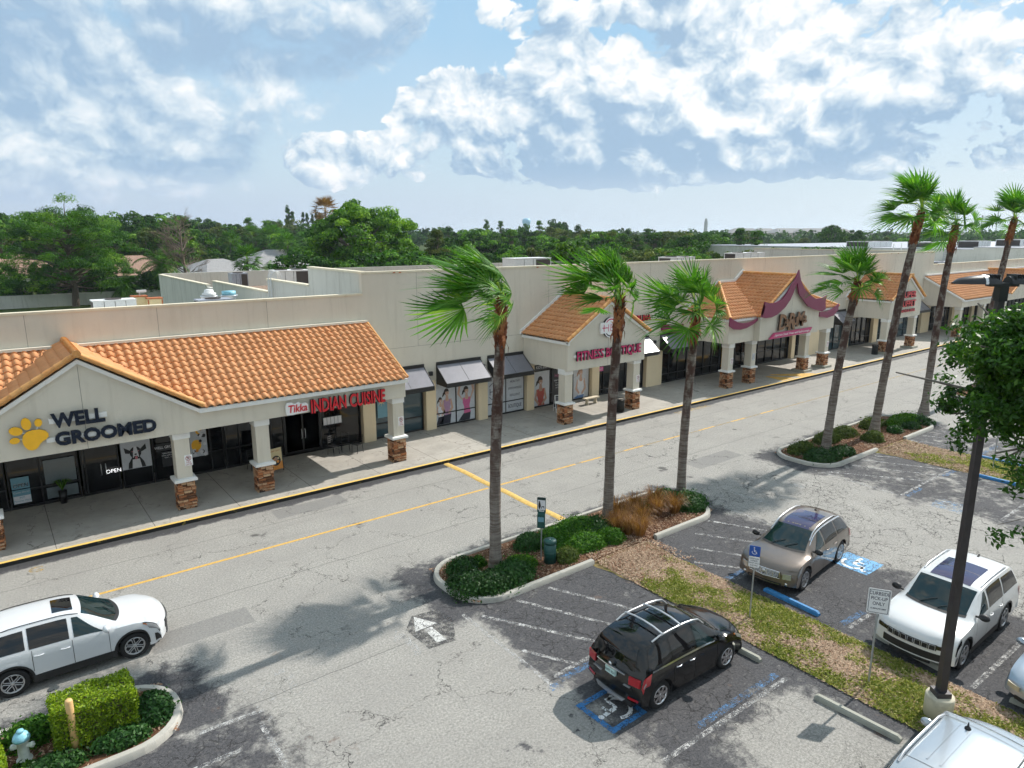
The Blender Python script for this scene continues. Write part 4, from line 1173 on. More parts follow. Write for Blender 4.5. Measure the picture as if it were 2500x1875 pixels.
for b_, xs, pad in ((left_b, (-7.0, -.72, 5.67, 8.85, 15.37), 0), (mid_b, (26.5, 32.28, 42.2, 45.0), 0), (mid_b, (52.2, 55.3, 66.2, 71.75), 1), (right_b, (83.3, 89.8, 96.3, 105, 111.5, 118), 0)):
    for x in xs:
        src = (col_a, col_b)[pad]
        c = src if first[pad] else copy_tree(src); first[pad] = False
        c.parent = b_; c.location = Vector((x, 29.18 if pad == 0 else 29.05, 0)) - b_.location
# ---- pilasters, windows and doors
def pilasters(b_, spans, mat_='stucco_warm'):
    for x0, x1 in spans:
        mb = MB(); mb.box(x0, x1, WY - .02, GY + .25, .15, 3.0)
        at(b_, mb, 'pilaster', mat_)
pilasters(left_b, [(15.34, 16.05), (-9.2, -8.4)])
pilasters(mid_b, [(19.2, 19.85), (22.78, 23.46), (26.5, 27.08), (32.15, 32.82), (37.6, 39.3), (56.8, 57.35), (59.2, 62.4), (66.28, 67.0), (71.9, 72.9), (75.8, 77.3), (83.2, 85.3)])
pilasters(right_b, [(91.5, 92.4), (97.5, 98.4), (104, 105)])
def win(b_, x0, x1, mull=(), trans=(), z0=.18, z1=3.0, mat_='shop_glass', fr=.055, door=None, nm='window'):
    mb = MB(); y = GY - .05
    mb.box(x0, x1, y, GY + .06, z0 - .03, z0 + fr); mb.box(x0, x1, y, GY + .06, z1 - fr, z1)
    mb.box(x0, x0 + fr, y, GY + .06, z0 + fr, z1 - fr); mb.box(x1 - fr, x1, y, GY + .06, z0 + fr, z1 - fr)
    for m_ in mull: mb.box(m_ - fr / 2, m_ + fr / 2, y + .004, GY + .06, z0 + fr, z1 - fr)
    for t_ in trans: mb.box(x0 + fr, x1 - fr, y + .008, GY + .06, t_ - fr / 2, t_ + fr / 2)
    w = at(b_, mb, nm, 'frame_black')
    mb = MB(); mb.box(x0 + fr, x1 - fr, GY + .02, GY + .045, z0 + fr, z1 - fr)
    p = mb.build('pane', mat_); p.parent = w; 
    if door:
        mb = MB()
        for d in door:
            mb.path([(d - .09, GY - .06, .95), (d - .09, GY - .13, 1.0), (d - .09, GY - .13, 1.4), (d - .09, GY - .06, 1.45)], .016, 6); mb.path([(d + .09, GY - .06, .95), (d + .09, GY - .13, 1.0), (d + .09, GY - .13, 1.4), (d + .09, GY - .06, 1.45)], .016, 6)
        h = mb.build('handle', 'aluminium'); h.parent = w
    return w
win(left_b, -8.4, -.1, (-6.2, -4.0, -2.0), (1.0,))
win(left_b, -.05, 2.42, (1.06,), (.9,))
win(left_b, 2.5, 3.92, (2.66,), (), door=(3.3,), nm='door')
win(left_b, 4.0, 5.22, (), (1.2,)); win(left_b, 5.26, 6.6, (), (), door=(6.3,), nm='door')
win(left_b, 6.66, 8.3, (7.7,), (1.1,)); win(left_b, 8.34, 10.45, (9.0, 9.7), (1.1,))
win(left_b, 10.5, 15.3, (11.17, 13.08), (), nm='window'); win(left_b, 11.2, 13.05, (12.13,), (.3,), z0=.2, z1=2.75, door=(12.13,), nm='door', fr=.07)
win(mid_b, 16.1, 19.15, (17.72,), (.96,), mat_='shop_glass_tint'); win(mid_b, 19.9, 22.74, (21.35,), (.94,)); win(mid_b, 23.5, 26.46, (25.0,), (.94,))
win(mid_b, 27.12, 30.0, (28.66,), (.94,)); win(mid_b, 30.05, 32.12, (30.62,), (.94,))
win(mid_b, 32.88, 35.05, (33.5,), (.5,)); win(mid_b, 35.1, 37.55, (35.7,), (), door=(36.6,), nm='door')
win(mid_b, 39.36, 48.7, tuple(39.36 + 1.04 * k for k in range(1, 9)), (.8,)); win(mid_b, 48.75, 50.7, (49.7,), (.4,), door=(49.7,), nm='door')
win(mid_b, 50.75, 56.75, tuple(50.75 + 1.2 * k for k in range(1, 5)), (1.2, 2.3)); win(mid_b, 57.4, 59.15, (58.2,), (1.2, 2.3))
win(mid_b, 62.45, 66.2, (63.4, 64.6), (.9,), mat_='shop_glass_tint'); win(mid_b, 67.05, 68.0, (), (.9,), mat_='shop_glass_tint'); win(mid_b, 68.05, 70.0, (69.0,), (.3,), door=(69.0,), nm='door')
win(mid_b, 70.05, 71.85, (71.0,), (.9,)); win(mid_b, 72.95, 75.7, (74.0,), (.9,), mat_='shop_glass_tint'); win(mid_b, 77.35, 83.1, (78.3, 79.6, 81.0, 82.1), (.9,), mat_='shop_glass_tint')
win(right_b, 85.4, 91.4, (86.6, 87.8, 89.1, 90.3), (.9, 2.3), door=(88.5,)); win(right_b, 92.5, 97.4, (93.7, 95, 96.2), (.9,)); win(right_b, 98.5, 103.9, (100, 101.5, 102.7), (.9,)); win(right_b, 105.1, 120, tuple(105.1 + 1.5 * k for k in range(1, 10)), (.9,))

# ---- awnings: black fabric wedges
def awning(b_, x0, x1, half_sheen=True):
    mb = MB()
    ya_, yb, zt_, zf, zv = WY - .004, 31.62, 3.86, 2.95, 2.74
    mb.add([(x0, ya_, zt_), (x1, ya_, zt_), (x1, yb, zf), (x0, yb, zf)], [(3, 2, 1, 0)], 1)
    mb.add([(x0, yb, zf), (x1, yb, zf), (x1, yb - .004, zv), (x0, yb - .004, zv)], [(3, 2, 1, 0)], 0)
    for x in (x0, x1): mb.add([(x, ya_, zt_), (x, yb, zf), (x, yb, zv), (x, ya_, zv + .02)], [(0, 1, 2, 3)], 0)
    for x in (x0, x1): mb.path([(x, ya_, zt_ + .01), (x, yb, zf + .01)], .022, 6, 0)
    mb.path([(x0, yb, zf + .01), (x1, yb, zf + .01)], .022, 6, 0); mb.path([(x0, yb, zv), (x1, yb, zv)], .022, 6, 0)
    mb.box(x0, x1, WY - .06, WY - .005, zt_ - .02, zt_ + .16)
    xm = (x0 + x1) / 2 ; mb.path([(xm, ya_, zt_ + .006), (xm, yb, zf + .006)], .008, 6, 0)
    a = at(b_, mb, 'awning', ['frame_black', 'awning_sheen'])
    return a
for x0, x1 in ((16.25, 19.1), (19.9, 22.95), (23.45, 26.15)): awning(mid_b, x0, x1)
awning(mid_b, 35.2, 37.7); awning(mid_b, 38.95, 41.4); awning(mid_b, 63.3, 65.85); awning(mid_b, 56.2, 59.2); awning(mid_b, 72.5, 75.4); awning(mid_b, 79.8, 82.5)
mb = MB()
for x in (19.5, 23.1, 38.3, 62.4): mb.box(x - .10, x + .10, WY - .16, WY - .01, 3.32, 3.55)
at(mid_b, mb, 'wall_lamp', 'lamp_black')

# ---- pictures and notices on the glass (flat films at their real place)
GZ = GY - .062
def film(b_, x0, x1, z0, z1, mat_, nm='window_poster'):
    mb = MB(); mb.box(x0, x1, GZ, GZ + .008, z0, z1)
    return at(b_, mb, nm, mat_)
def ell(mb, cx, cz, rx, rz, y, mi, rot=0.0, n=18):
    c, s_ = math.cos(rot), math.sin(rot)
    mb.add([(cx + rx * math.cos(2 * PI * k / n) * c - rz * math.sin(2 * PI * k / n) * s_, y, cz + rx * math.cos(2 * PI * k / n) * s_ + rz * math.sin(2 * PI * k / n) * c) for k in range(n)], [tuple(range(n))], mi)
def pg(mb, pts, y, mi): mb.add([(a, y, b_) for a, b_ in pts], [tuple(range(len(pts)))], mi)
def picture(b_, parent, draw, mats, nm='picture'):
    mb = MB(); draw(mb); o = mb.build(nm, mats); o.parent = parent; return o
def words(parent, body, size, x, z, mat_, y=None, sx=1.0, nm='lettering', ext=.003, off_=.0, sp=1.0, align='CENTER'):
    o = text_mesh(nm, body, size, mat_, parent, (x, (GZ - .006) if y is None else y, z), (PI / 2, 0, 0), ext, off_, align, sx, 0, sp)
    return o
# all pictures are written in world coordinates; their parents keep the building's inverse
def fix(o):
    return o
# dog poster
f = film(left_b, 4.02, 5.18, .98, 2.35, 'poster_grey')
def dog(mb):
    y = GZ - .003
    x, z = 4.58, 1.70
    pg(mb, [(x - .34, 1.0), (x - .30, 1.25), (x - .15, 1.5), (x + .15, 1.5), (x + .30, 1.25), (x + .36, 1.0)], y, 0)
    pg(mb, [(x - .18, 1.0), (x - .14, 1.4), (x + .14, 1.4), (x + .2, 1.0)], y - .002, 1)
    ell(mb, x, z, .23, .27, y - .003, 0); pg(mb, [(x - .2, z + .12), (x - .44, z + .28), (x - .40, z + .02), (x - .24, z - .02)], y - .003, 0); pg(mb, [(x + .2, z + .14), (x + .42, z + .34), (x + .44, z + .1), (x + .24, z - .0)], y - .003, 0)
    pg(mb, [(x - .05, z + .27), (x + .05, z + .27), (x + .10, z), (x + .12, z - .22), (x - .12, z - .22), (x - .10, z)], y - .005, 1)
    ell(mb, x, z - .08, .05, .035, y - .007, 0); ell(mb, x, z - .2, .085, .05, y - .007, 0); ell(mb, x + .01, z - .24, .055, .075, y - .009, 2)
    ell(mb, x - .12, z + .06, .025, .02, y - .007, 2); ell(mb, x + .12, z + .06, .025, .02, y - .007, 2)
picture(left_b, f, dog, ['sign_black', 'cloth_white', 'tongue'])
f = film(left_b, 5.4, 6.5, 1.55, 1.9, 'poster_dark'); words(f, 'WELL GROOMED', .17, 5.9, 1.66, 'sign_white', sx=.85)
f = film(left_b, 5.6, 6.3, .8, 1.5, 'poster_dark')
for k, t in enumerate(('OPEN HOURS', 'MON - SAT 8 - 6', 'SUN 9 - 4')): words(f, t, .07, 5.85, 1.4 - k * .1, 'sign_white')
o = text_mesh('open_sign', 'OPEN', .24, 'neon_white', None, (3.66, GY - .16, 1.0), (PI / 2, 0, 0), .008, -.006, 'CENTER', .95)
tag(o, 'small glowing white OPEN sign in the dark pet salon window', 'neon sign')
f = film(left_b, 6.82, 7.55, 1.0, 2.5, 'poster_grey')
def pets(mb):
    y = GZ - .003; r = random.Random(5)
    ell(mb, 7.22, 2.25, .14, .20, y, 0); ell(mb, 7.08, 1.55, .22, .26, y, 0)
    for k in range(26):
        x, z = r.uniform(6.9, 7.45), r.uniform(1.08, 1.3) if k % 2 else r.uniform(1.3, 2.2)
        if k % 2 == 0: x = r.uniform(7.2, 7.45)
        ell(mb, x, z, r.uniform(.04, .09), r.uniform(.05, .10), y - .002 - k * .0003, r.choice([1, 2, 3, 2]))
picture(left_b, f, pets, ['sign_gold', 'sign_black', 'cloth_white', 'food_orange'])
# salon notices at far left
f = film(left_b, .06, .66, 1.0, 1.48, 'cyan_sign'); words(f, 'OPEN', .20, .36, 1.08, 'sign_black', y=GZ - .02); words(f, 'OPEN', .195, .355, 1.09, 'sign_white')
f = film(left_b, .06, .66, .38, .96, 'cyan_sign')
mb = MB(); mb.box(.07, .65, GZ - .004, GZ - .001, .39, .70); o = mb.build('panel', 'cloth_white'); o.parent = f
words(f, 'Come On In!', .10, .36, .82, 'cloth_white'); words(f, 'MY', .13, .36, .58, 'cyan_sign', y=GZ - .008); words(f, 'Favorite Place', .10, .36, .46, 'cyan_sign', y=GZ - .008)
# pale backed panes of the salon window
mb = MB()
for a, b2, c, d in ((1.2, 2.3, .98, 2.0), (1.2, 2.3, .35, .82), (1.15, 2.32, 2.2, 2.85)): mb.box(a, b2, GZ + .003, GZ + .010, c, d)
plain('pale_glass', (.15, .18, .19), .12); at(left_b, mb, 'pale_pane', 'pale_glass')
# tinted pane film and restaurant papers
f = film(left_b, 13.2, 14.25, 1.40, 1.85, 'poster_dark')
def papers(mb):
    for k in range(5): mb.box(13.23 + k * .20, 13.41 + k * .20, GZ - .006, GZ - .002, 1.44, 1.82)
picture(left_b, f, papers, ['cloth_white'], 'papers')
f = film(mid_b, 16.3, 17.5, 1.3, 2.6, 'cyan_sign')
def sunny(mb):
    y = GZ - .004; ell(mb, 16.55, 2.2, .12, .12, y, 0)
    for k in range(8): a = k * PI / 4; pg(mb, [(16.55 + .15 * math.cos(a - .15), 2.2 + .15 * math.sin(a - .15)), (16.55 + .28 * math.cos(a), 2.2 + .28 * math.sin(a)), (16.55 + .15 * math.cos(a + .15), 2.2 + .15 * math.sin(a + .15))], y, 0)
picture(mid_b, f, sunny, ['food_cream'], 'sun_emblem'); words(f, 'WELLNESS', .14, 17.95, 2.62, 'cloth_white', sx=1.0)
# fitness studio pictures
def woman(mb, x, z, top, skin_, hair_, low, armup=False, s_=1.35, lo=.27, xr=None):
    """poster figure: head at (x, z), drawn at s_ times life size and clipped to the sheet"""
    y = GZ - .004
    X = lambda a: x + a * s_ if xr is None else min(max(x + a * s_, xr[0]), xr[1])
    def g_(pts, d, mi): pg(mb, [(X(a), max(lo, z + b_ * s_)) for a, b_ in pts], y - d, mi)
    def e_(cx, cz, rx, rz, d, mi, n=16): g_([(cx + rx * math.cos(2 * PI * k / n), cz + rz * math.sin(2 * PI * k / n)) for k in range(n)], d, mi)
    if armup:
        g_([(-.22, -.36), (-.14, -.46), (-.34, -.10), (-.30, .20), (-.05, .26), (-.05, .33), (-.38, .30), (-.46, -.10)], .0, skin_)
        g_([(.24, -.34), (.16, -.44), (.30, .0), (.22, .42), (.32, .44), (.42, .02)], .0, skin_)
    e_(-.02, .05, .125, .15, .001, hair_); g_([(-.10, .1), (-.20, .0), (-.24, -.18), (-.16, -.12), (-.10, -.02)], .001, hair_)
    g_([(-.045, -.10), (.055, -.10), (.09, -.30), (-.08, -.30)], .0015, skin_); g_([(-.22, -.30), (.24, -.28), (.20, -.45), (-.18, -.45)], .0015, skin_)
    e_(.01, -.01, .092, .125, .002, skin_)
    g_([(-.15, -.30), (-.10, -.28), (-.05, -.38), (.08, -.38), (.12, -.27), (.17, -.29), (.20, -.46), (.15, -.66), (.21, -.95), (-.13, -.98), (-.12, -.68), (-.19, -.48)], .003, top)
    g_([(-.14, -.95), (.22, -.92), (.16, -1.6), (-.42, -1.6)], .0025, low)
    if not armup:
        g_([(-.21, -.32), (-.30, -.68), (-.10, -.92), (-.05, -.85), (-.20, -.64), (-.15, -.42)], .004, skin_); g_([(.23, -.30), (.32, -.70), (.10, -.96), (.04, -.88), (.22, -.66), (.16, -.40)], .004, skin_)
    g_([(-.035, -.055), (.06, -.055), (.012, -.09)], .004, 4); g_([(-.09, .05), (.10, .06), (.06, .13), (-.05, .13)], .003, hair_)
    for q in (-.028, .05): e_(q, .015, .014, .008, .004, hair_, 6)
MM = ['skin', 'hair', 'cloth_pink', 'cloth_dark', 'cloth_white', 'cloth_mauve', 'cloth_red', 'cloth_blue', 'skin2']
f = film(mid_b, 19.98, 21.3, .26, 2.92, 'poster_grey')
def two(mb):
    woman(mb, 20.28, 1.70, 4, 0, 1, 3, False, 1.0, xr=(19.99, 21.28)); woman(mb, 20.72, 2.10, 5, 0, 1, 3, xr=(19.99, 21.28))
picture(mid_b, f, two, MM)
f = film(mid_b, 21.4, 22.68, .26, 2.92, 'poster_grey'); picture(mid_b, f, lambda mb: woman(mb, 22.08, 2.05, 2, 0, 1, 3, True, 1.4, xr=(21.42, 22.66)), MM)
f = film(mid_b, 23.58, 26.4, .26, 2.92, 'poster_grey')
for t, z, sz in (('HEALTHY', 2.08, .2), ('EMPOWERED', 1.65, .2), ('RESILIENT', 1.22, .2)): words(f, t, sz, 25.72, z, 'sign_dark_text', sx=.80, sp=1.15, off_=.0)
words(f, 'BOUTIQUE', .34, 25.72, .48, 'sign_dark_text', sx=.62); words(f, 'FITNESS', .34, 24.25, .48, 'sign_dark_text', sx=.62); words(f, 'HER', .62, 24.2, 1.48, 'sign_dark_text', sx=.8, off_=-.004)
def arcs(mb):
    for a0, a1 in ((35, 145), (215, 325)):
        for k in range(10):
            t0, t1 = R(a0 + (a1 - a0) * k / 10), R(a0 + (a1 - a0) * (k + 1) / 10)
            pg(mb, [(24.2 + .52 * math.cos(t0), 1.70 + .52 * math.sin(t0)), (24.2 + .56 * math.cos(t0), 1.70 + .56 * math.sin(t0)), (24.2 + .56 * math.cos(t1), 1.70 + .56 * math.sin(t1)), (24.2 + .52 * math.cos(t1), 1.70 + .52 * math.sin(t1))], GZ - .004, 0)
picture(mid_b, f, arcs, ['sign_dark_text'], 'ring_emblem')
mb = MB(); mb.box(23.56, 26.4, GZ - .02, GZ - .008, .90, .97); mb.box(24.97, 25.03, GZ - .02, GZ - .008, .2, 2.95)
at(mid_b, mb, 'glazing_bar', 'frame_black')
mb = MB(); mb.box(19.95, 22.7, GZ - .02, GZ - .010, .90, .97); at(mid_b, mb, 'glazing_bar', 'frame_black')
f = film(mid_b, 27.2, 28.55, .26, 2.5, 'poster_grey'); picture(mid_b, f, lambda mb: woman(mb, 27.8, 1.85, 6, 8, 1, 7, False, 1.7, xr=(27.22, 28.53)), MM)
f = film(mid_b, 27.15, 29.2, 2.6, 2.96, 'poster_dark'); words(f, 'KIDS ZONE', .26, 28.0, 2.68, 'cloth_white', sx=.85)
f = film(mid_b, 28.75, 29.85, .3, 2.5, 'poster_dark'); words(f, 'HER', .34, 29.3, 1.95, 'cloth_pink', off_=-.006); 
for k, t in enumerate(('FITNESS BOUTIQUE', 'YOGA  BARRE', 'PILATES  HIIT', 'KIDS ZONE')): words(f, t, .10, 29.3, 1.7 - k * .16, 'cloth_white', sx=.8)
f = film(mid_b, 30.68, 32.06, .26, 2.92, 'poster_grey'); picture(mid_b, f, lambda mb: woman(mb, 31.32, 2.0, 4, 0, 8, 7, False, 1.6, xr=(30.70, 32.04)), MM)
f = film(mid_b, 33.0, 33.45, 1.85, 2.15, 'cloth_pink'); words(f, 'We are Open', .09, 33.22, 1.97, 'cloth_white', sx=.7)
f = film(mid_b, 35.75, 37.4, .5, 2.9, 'poster_dark')
for k, t in enumerate(('Her Fitness', 'Boutique', 'Yoga, Barre', 'Cycle', 'Strength')): words(f, t, .13, 36.5, 2.2 - k * .22, 'cloth_white', sx=.8)
f = film(mid_b, 46.9, 47.4, .5, 2.3, 'sign_gold')
# every film was written in world space; give its children the same frame
for o in list(bpy.data.objects):
    if o.parent is not None and o.parent.name.split('.')[0] in ('window', 'door', 'window_poster') and o.parent.parent in (left_b, mid_b, right_b):
        pass

# ---- shop signs
def sign(name, lab, loc, group='lettered shop signs on the canopies'):
    return thing(name, lab, 'shop sign', loc, 0, group)
Y0 = FY - .12
t = sign('shop_sign', 'dark navy WELL GROOMED letters with a golden paw on the pet salon gable', (2.5, Y0, 3.7))
def sgn_text(t, body, x0, x1, z, h, face, side, off_=.012, ext=.05, nm='lettering', shear=0.0):
    o = text_mesh(nm, body, h / .72, face, t, (x0 - t.location.x, -.03, z - t.location.z), (PI / 2, 0, 0), ext, off_, 'LEFT', 1, shear, 1, side)
    w = max(v.co.x for v in o.data.vertices) - min(v.co.x for v in o.data.vertices)
    o.scale.x = (x1 - x0) / w
    return o
sgn_text(t, 'WELL', 1.50, 3.16, 4.37, .50, 'sign_navy', 'sign_black', .028)
sgn_text(t, 'GROOMED', 1.50, 4.78, 3.71, .46, 'sign_navy', 'sign_black', .028)
def rel(t, mb, nm, mats):
    o = mb.build(nm, mats); o.parent = t; o.matrix_parent_inverse = Matrix.Translation(-t.location); return o
def disc(mb, cx, cz, rx, rz, y0, y1, mf, ms, rot=0.0, n=28):
    c, s_ = math.cos(rot), math.sin(rot)
    pts = [(cx + rx * math.cos(2 * PI * k / n) * c - rz * math.sin(2 * PI * k / n) * s_, cz + rx * math.cos(2 * PI * k / n) * s_ + rz * math.sin(2 * PI * k / n) * c) for k in range(n)]
    mb.add([(x, y0, z) for x, z in pts], [tuple(range(n))], mf)
    mb.add([(x, y0, z) for x, z in pts] + [(x, y1, z) for x, z in pts], [(i, i + n, (i + 1) % n + n, (i + 1) % n) for i in range(n)], ms)
mb = MB()
for cx, cz, rx, rz, ro in ((.74, 4.64, .145, .22, .1), (1.09, 4.63, .115, .145, -.1), (.42, 4.43, .20, .15, -.35), (.35, 4.10, .15, .11, .05)): disc(mb, cx, cz, rx, rz, Y0 - .07, Y0 - .01, 0, 1, ro)
pad = [(.56, 4.08), (.60, 4.24), (.72, 4.36), (.90, 4.40), (1.10, 4.39), (1.26, 4.32), (1.34, 4.20), (1.33, 4.09), (1.26, 4.01), (1.15, 3.95), (1.06, 3.87), (1.00, 3.77), (.92, 3.70), (.80, 3.67), (.69, 3.72), (.61, 3.83), (.57, 3.95)]
mb.add([(x, Y0 - .07, z) for x, z in pad], [tuple(range(len(pad)))], 0); n_ = len(pad)
mb.add([(x, Y0 - .07, z) for x, z in pad] + [(x, Y0 - .01, z) for x, z in pad], [(i, i + n_, (i + 1) % n_ + n_, (i + 1) % n_) for i in range(n_)], 1)
rel(t, mb, 'paw_emblem', ['sign_gold', 'sign_black'])
mb = MB()
mb.box(1.40, 3.2, Y0 - .0, Y0 + .09, 4.50, 4.68); mb.box(1.25, 4.7, Y0 - .0, Y0 + .09, 3.84, 4.0)
for a, b2 in (((.80, 4.42), (.77, 4.5)), ((1.02, 4.38), (1.07, 4.5)), ((.66, 4.3), (.56, 4.36)), ((.6, 4.12), (.48, 4.11))): mb.path([(a[0], Y0 - .02, a[1]), (b2[0], Y0 - .02, b2[1])], .022, 6, 0)
rel(t, mb, 'raceway', 'trim_white')
t = sign('shop_sign', 'white edged Tikka and red INDIAN CUISINE letters under the long tiled canopy', (12, Y0, 3.4))
mb = MB(); bl = [(9.82, 3.46), (9.80, 3.80), (9.86, 3.99), (10.08, 4.0), (10.2, 3.9), (10.38, 3.98), (10.5, 3.88), (10.7, 3.90), (10.80, 3.82), (10.79, 3.52), (10.6, 3.48), (10.3, 3.47), (10.1, 3.44)]
mb.prism(bl, Y0 - .06, Y0 + .06); rel(t, mb, 'backing', 'sign_white')
sgn_text(t, 'Tikka', 9.88, 10.72, 3.56, .33, 'sign_red', 'sign_red', .010, .045, shear=.15)
sgn_text(t, 'INDIAN CUISINE', 10.88, 14.48, 3.40, .60, 'sign_red', 'sign_black', .022, .07)
t = sign('shop_sign', 'magenta FITNESS BOUTIQUE letters across the first narrow entrance gable', (29.4, Y0, 3.9))
sgn_text(t, 'FITNESS BOUTIQUE', 26.72, 32.12, 3.92, .56, 'sign_magenta', 'sign_black', .012, .06)
mb = MB(); mb.box(26.62, 32.0, Y0, Y0 + .08, 4.1, 4.25); rel(t, mb, 'raceway', 'trim_white')
t = sign('shop_sign', 'round white HER emblem sign near the peak of the fitness gable', (29.4, Y0, 5.1))
mb = MB(); disc(mb, 29.42, 5.66, .58, .60, Y0 - .08, Y0 + .06, 0, 1); mb.box(28.62, 30.22, Y0 - .07, Y0 + .06, 5.34, 5.98, 0)
rel(t, mb, 'backing', ['sign_white', 'sign_black'])
mb = MB()
for a0, a1, mi in ((40, 140, 0), (220, 320, 1)):
    for k in range(10):
        t0, t1 = R(a0 + (a1 - a0) * k / 10), R(a0 + (a1 - a0) * (k + 1) / 10)
        pg(mb, [(29.42 + .44 * math.cos(t0), 5.66 + .46 * math.sin(t0)), (29.42 + .51 * math.cos(t0), 5.66 + .53 * math.sin(t0)), (29.42 + .51 * math.cos(t1), 5.66 + .53 * math.sin(t1)), (29.42 + .44 * math.cos(t1), 5.66 + .46 * math.sin(t1))], Y0 - .085, mi)
rel(t, mb, 'ring_emblem', ['sign_magenta', 'sign_dark_text'])
o = sgn_text(t, 'HER', 28.78, 30.06, 5.43, .46, 'sign_magenta', 'sign_magenta', -.014, .006); o.location.y = -.08
mb = MB(); mb.box(28.74, 29.15, Y0 - .09, Y0 - .075, 5.645, 5.69); rel(t, mb, 'crossbar', 'sign_magenta')
t = sign('shop_sign', 'small red letters on the upper wall half hidden behind palm fronds', (36.5, 32.6, 5.1))
sgn_text(t, 'DARUMA', 35.45, 37.6, 5.08, .45, 'sign_red', 'sign_black', .01, .05)
t = sign('shop_sign', 'bronze brown DaRuMa letters on the purple finned restaurant gable', (48.4, 28.05, 4.3))
o = sgn_text(t, 'D', 46.5, 47.5, 4.12, 1.15, 'sign_bronze', 'sign_bronze_dark', .05, .06, shear=.1); o = sgn_text(t, 'a', 47.28, 47.92, 4.30, .85, 'sign_bronze', 'sign_bronze_dark', .03, .06)
sgn_text(t, 'R', 47.75, 48.7, 4.05, 1.25, 'sign_bronze', 'sign_bronze_dark', .05, .06, shear=.15); sgn_text(t, 'u', 48.45, 49.0, 4.36, .85, 'sign_bronze', 'sign_bronze_dark', .03, .06); sgn_text(t, 'M', 48.9, 50.0, 4.22, 1.08, 'sign_bronze', 'sign_bronze_dark', .05, .06, shear=.15); sgn_text(t, 'a', 49.8, 50.4, 4.42, .85, 'sign_bronze', 'sign_bronze_dark', .03, .06)
t = sign('shop_sign', 'narrow pink banner board with white script below the bronze restaurant letters', (48.4, 28.02, 3.55))
mb = MB(); mb.prism([(45.5, 3.50), (51.0, 3.55), (51.4, 3.95), (46.15, 3.92)], 28.02, 28.12); rel(t, mb, 'board', 'banner_pink')
o = sgn_text(t, 'Japanese Steak House and Sushi Lounge', 46.2, 51.0, 3.66, .17, 'sign_white', 'sign_white', 0, .004, shear=.2); o.location.y = -.005
t = sign('shop_sign', 'stacked red SUPER BUFFET letters on the farther narrow gable behind palm trunks', (69.4, Y0, 3.9))
sgn_text(t, 'SUPER', 67.6, 70.6, 5.24, .58, 'sign_red', 'sign_black', .02, .08); sgn_text(t, 'BUFFET', 67.35, 70.65, 4.40, .58, 'sign_red', 'sign_black', .02, .08); sgn_text(t, 'HIBACHI & GRILL', 67.1, 70.8, 3.88, .26, 'sign_red', 'sign_black', .01, .05)
t = sign('shop_sign', 'blue sign board on the far tiled canopy at the right edge', (106, Y0, 4.2))
mb = MB(); mb.box(102.6, 108.8, Y0 - .06, Y0 + .03, 4.35, 5.3); rel(t, mb, 'board', 'sign_blue')
sgn_text(t, 'CAFE', 102.9, 108.4, 4.55, .5, 'sign_white', 'sign_white', .01, .07)
t = sign('shop_sign', 'small round dark emblem sign on the far fascia above the oak foliage', (93, Y0, 3.5))
mb = MB(); disc(mb, 92.4, 3.86, .42, .42, Y0 - .07, Y0 + .06, 0, 0); disc(mb, 92.4, 3.86, .33, .33, Y0 - .075, Y0 - .07, 1, 1); rel(t, mb, 'disc', ['sign_black', 'sign_white'])

# no-parking plates on the columns
def fire_sign():
    t = thing('fire_lane_sign', 'x', 'sign', (0, 0, 0), 0, 'fire lane signs screwed to the columns')
    mb = MB(); mb.box(-.15, .15, -.012, 0, 0, .45); mb.build('plate', 'sign_white', t)
    mb = MB()
    for k in range(20):
        a0, a1 = 2 * PI * k / 20, 2 * PI * (k + 1) / 20
        pg(mb, [(.085 * math.cos(a0), .31 + .085 * math.sin(a0)), (.107 * math.cos(a0), .31 + .107 * math.sin(a0)), (.107 * math.cos(a1), .31 + .107 * math.sin(a1)), (.085 * math.cos(a1), .31 + .085 * math.sin(a1))], -.0135, 0)
    pg(mb, [(-.075, .37), (-.06, .385), (.075, .25), (.06, .235)], -.0175, 0)
    mb.build('ring_emblem', 'sign_dark_red', t)
    text_mesh('letter_symbol', 'P', .17, 'sign_black', t, (0, -.0145, .25), (PI / 2, 0, 0), .001, .004)
    for k, s_ in enumerate(('FIRE', 'LANE')): text_mesh('lettering', s_, .10, 'sign_dark_red', t, (0, -.0145, .11 - .085 * k), (PI / 2, 0, 0), .001, 0)
    return t
fs0 = fire_sign()
for i, (x, z, lab) in enumerate(((5.85, 1.95, 'white no parking FIRE LANE plate on the column beside the dog poster'), (15.5, 1.95, 'white FIRE LANE plate on the end column of the long tiled canopy'), (32.42, 1.9, 'white FIRE LANE plate on the column by the ribbed black bin'), (42.32, 1.9, 'white FIRE LANE plate on the outer near column of the purple finned front'), (55.42, 1.9, 'white FIRE LANE plate on the outer far column of the purple finned front'))):
    o = fs0 if i == 0 else copy_tree(fs0)
    o.location = (x, 28.89 if i < 4 else 28.76, z); o['label'] = lab
t = thing('notice_plate', 'small grey notice plate on the inner near column of the purple finned front', 'sign', (45.0, 28.89, 1.9))
mb = MB(); mb.box(-.16, .16, -.012, 0, 0, .5); mb.build('plate', 'poster_grey', t)
for k in range(4): text_mesh('lettering', 'NOTICE ONLY', .05, 'sign_black', t, (0, -.014, .38 - k * .09), (PI / 2, 0, 0), .001, 0)
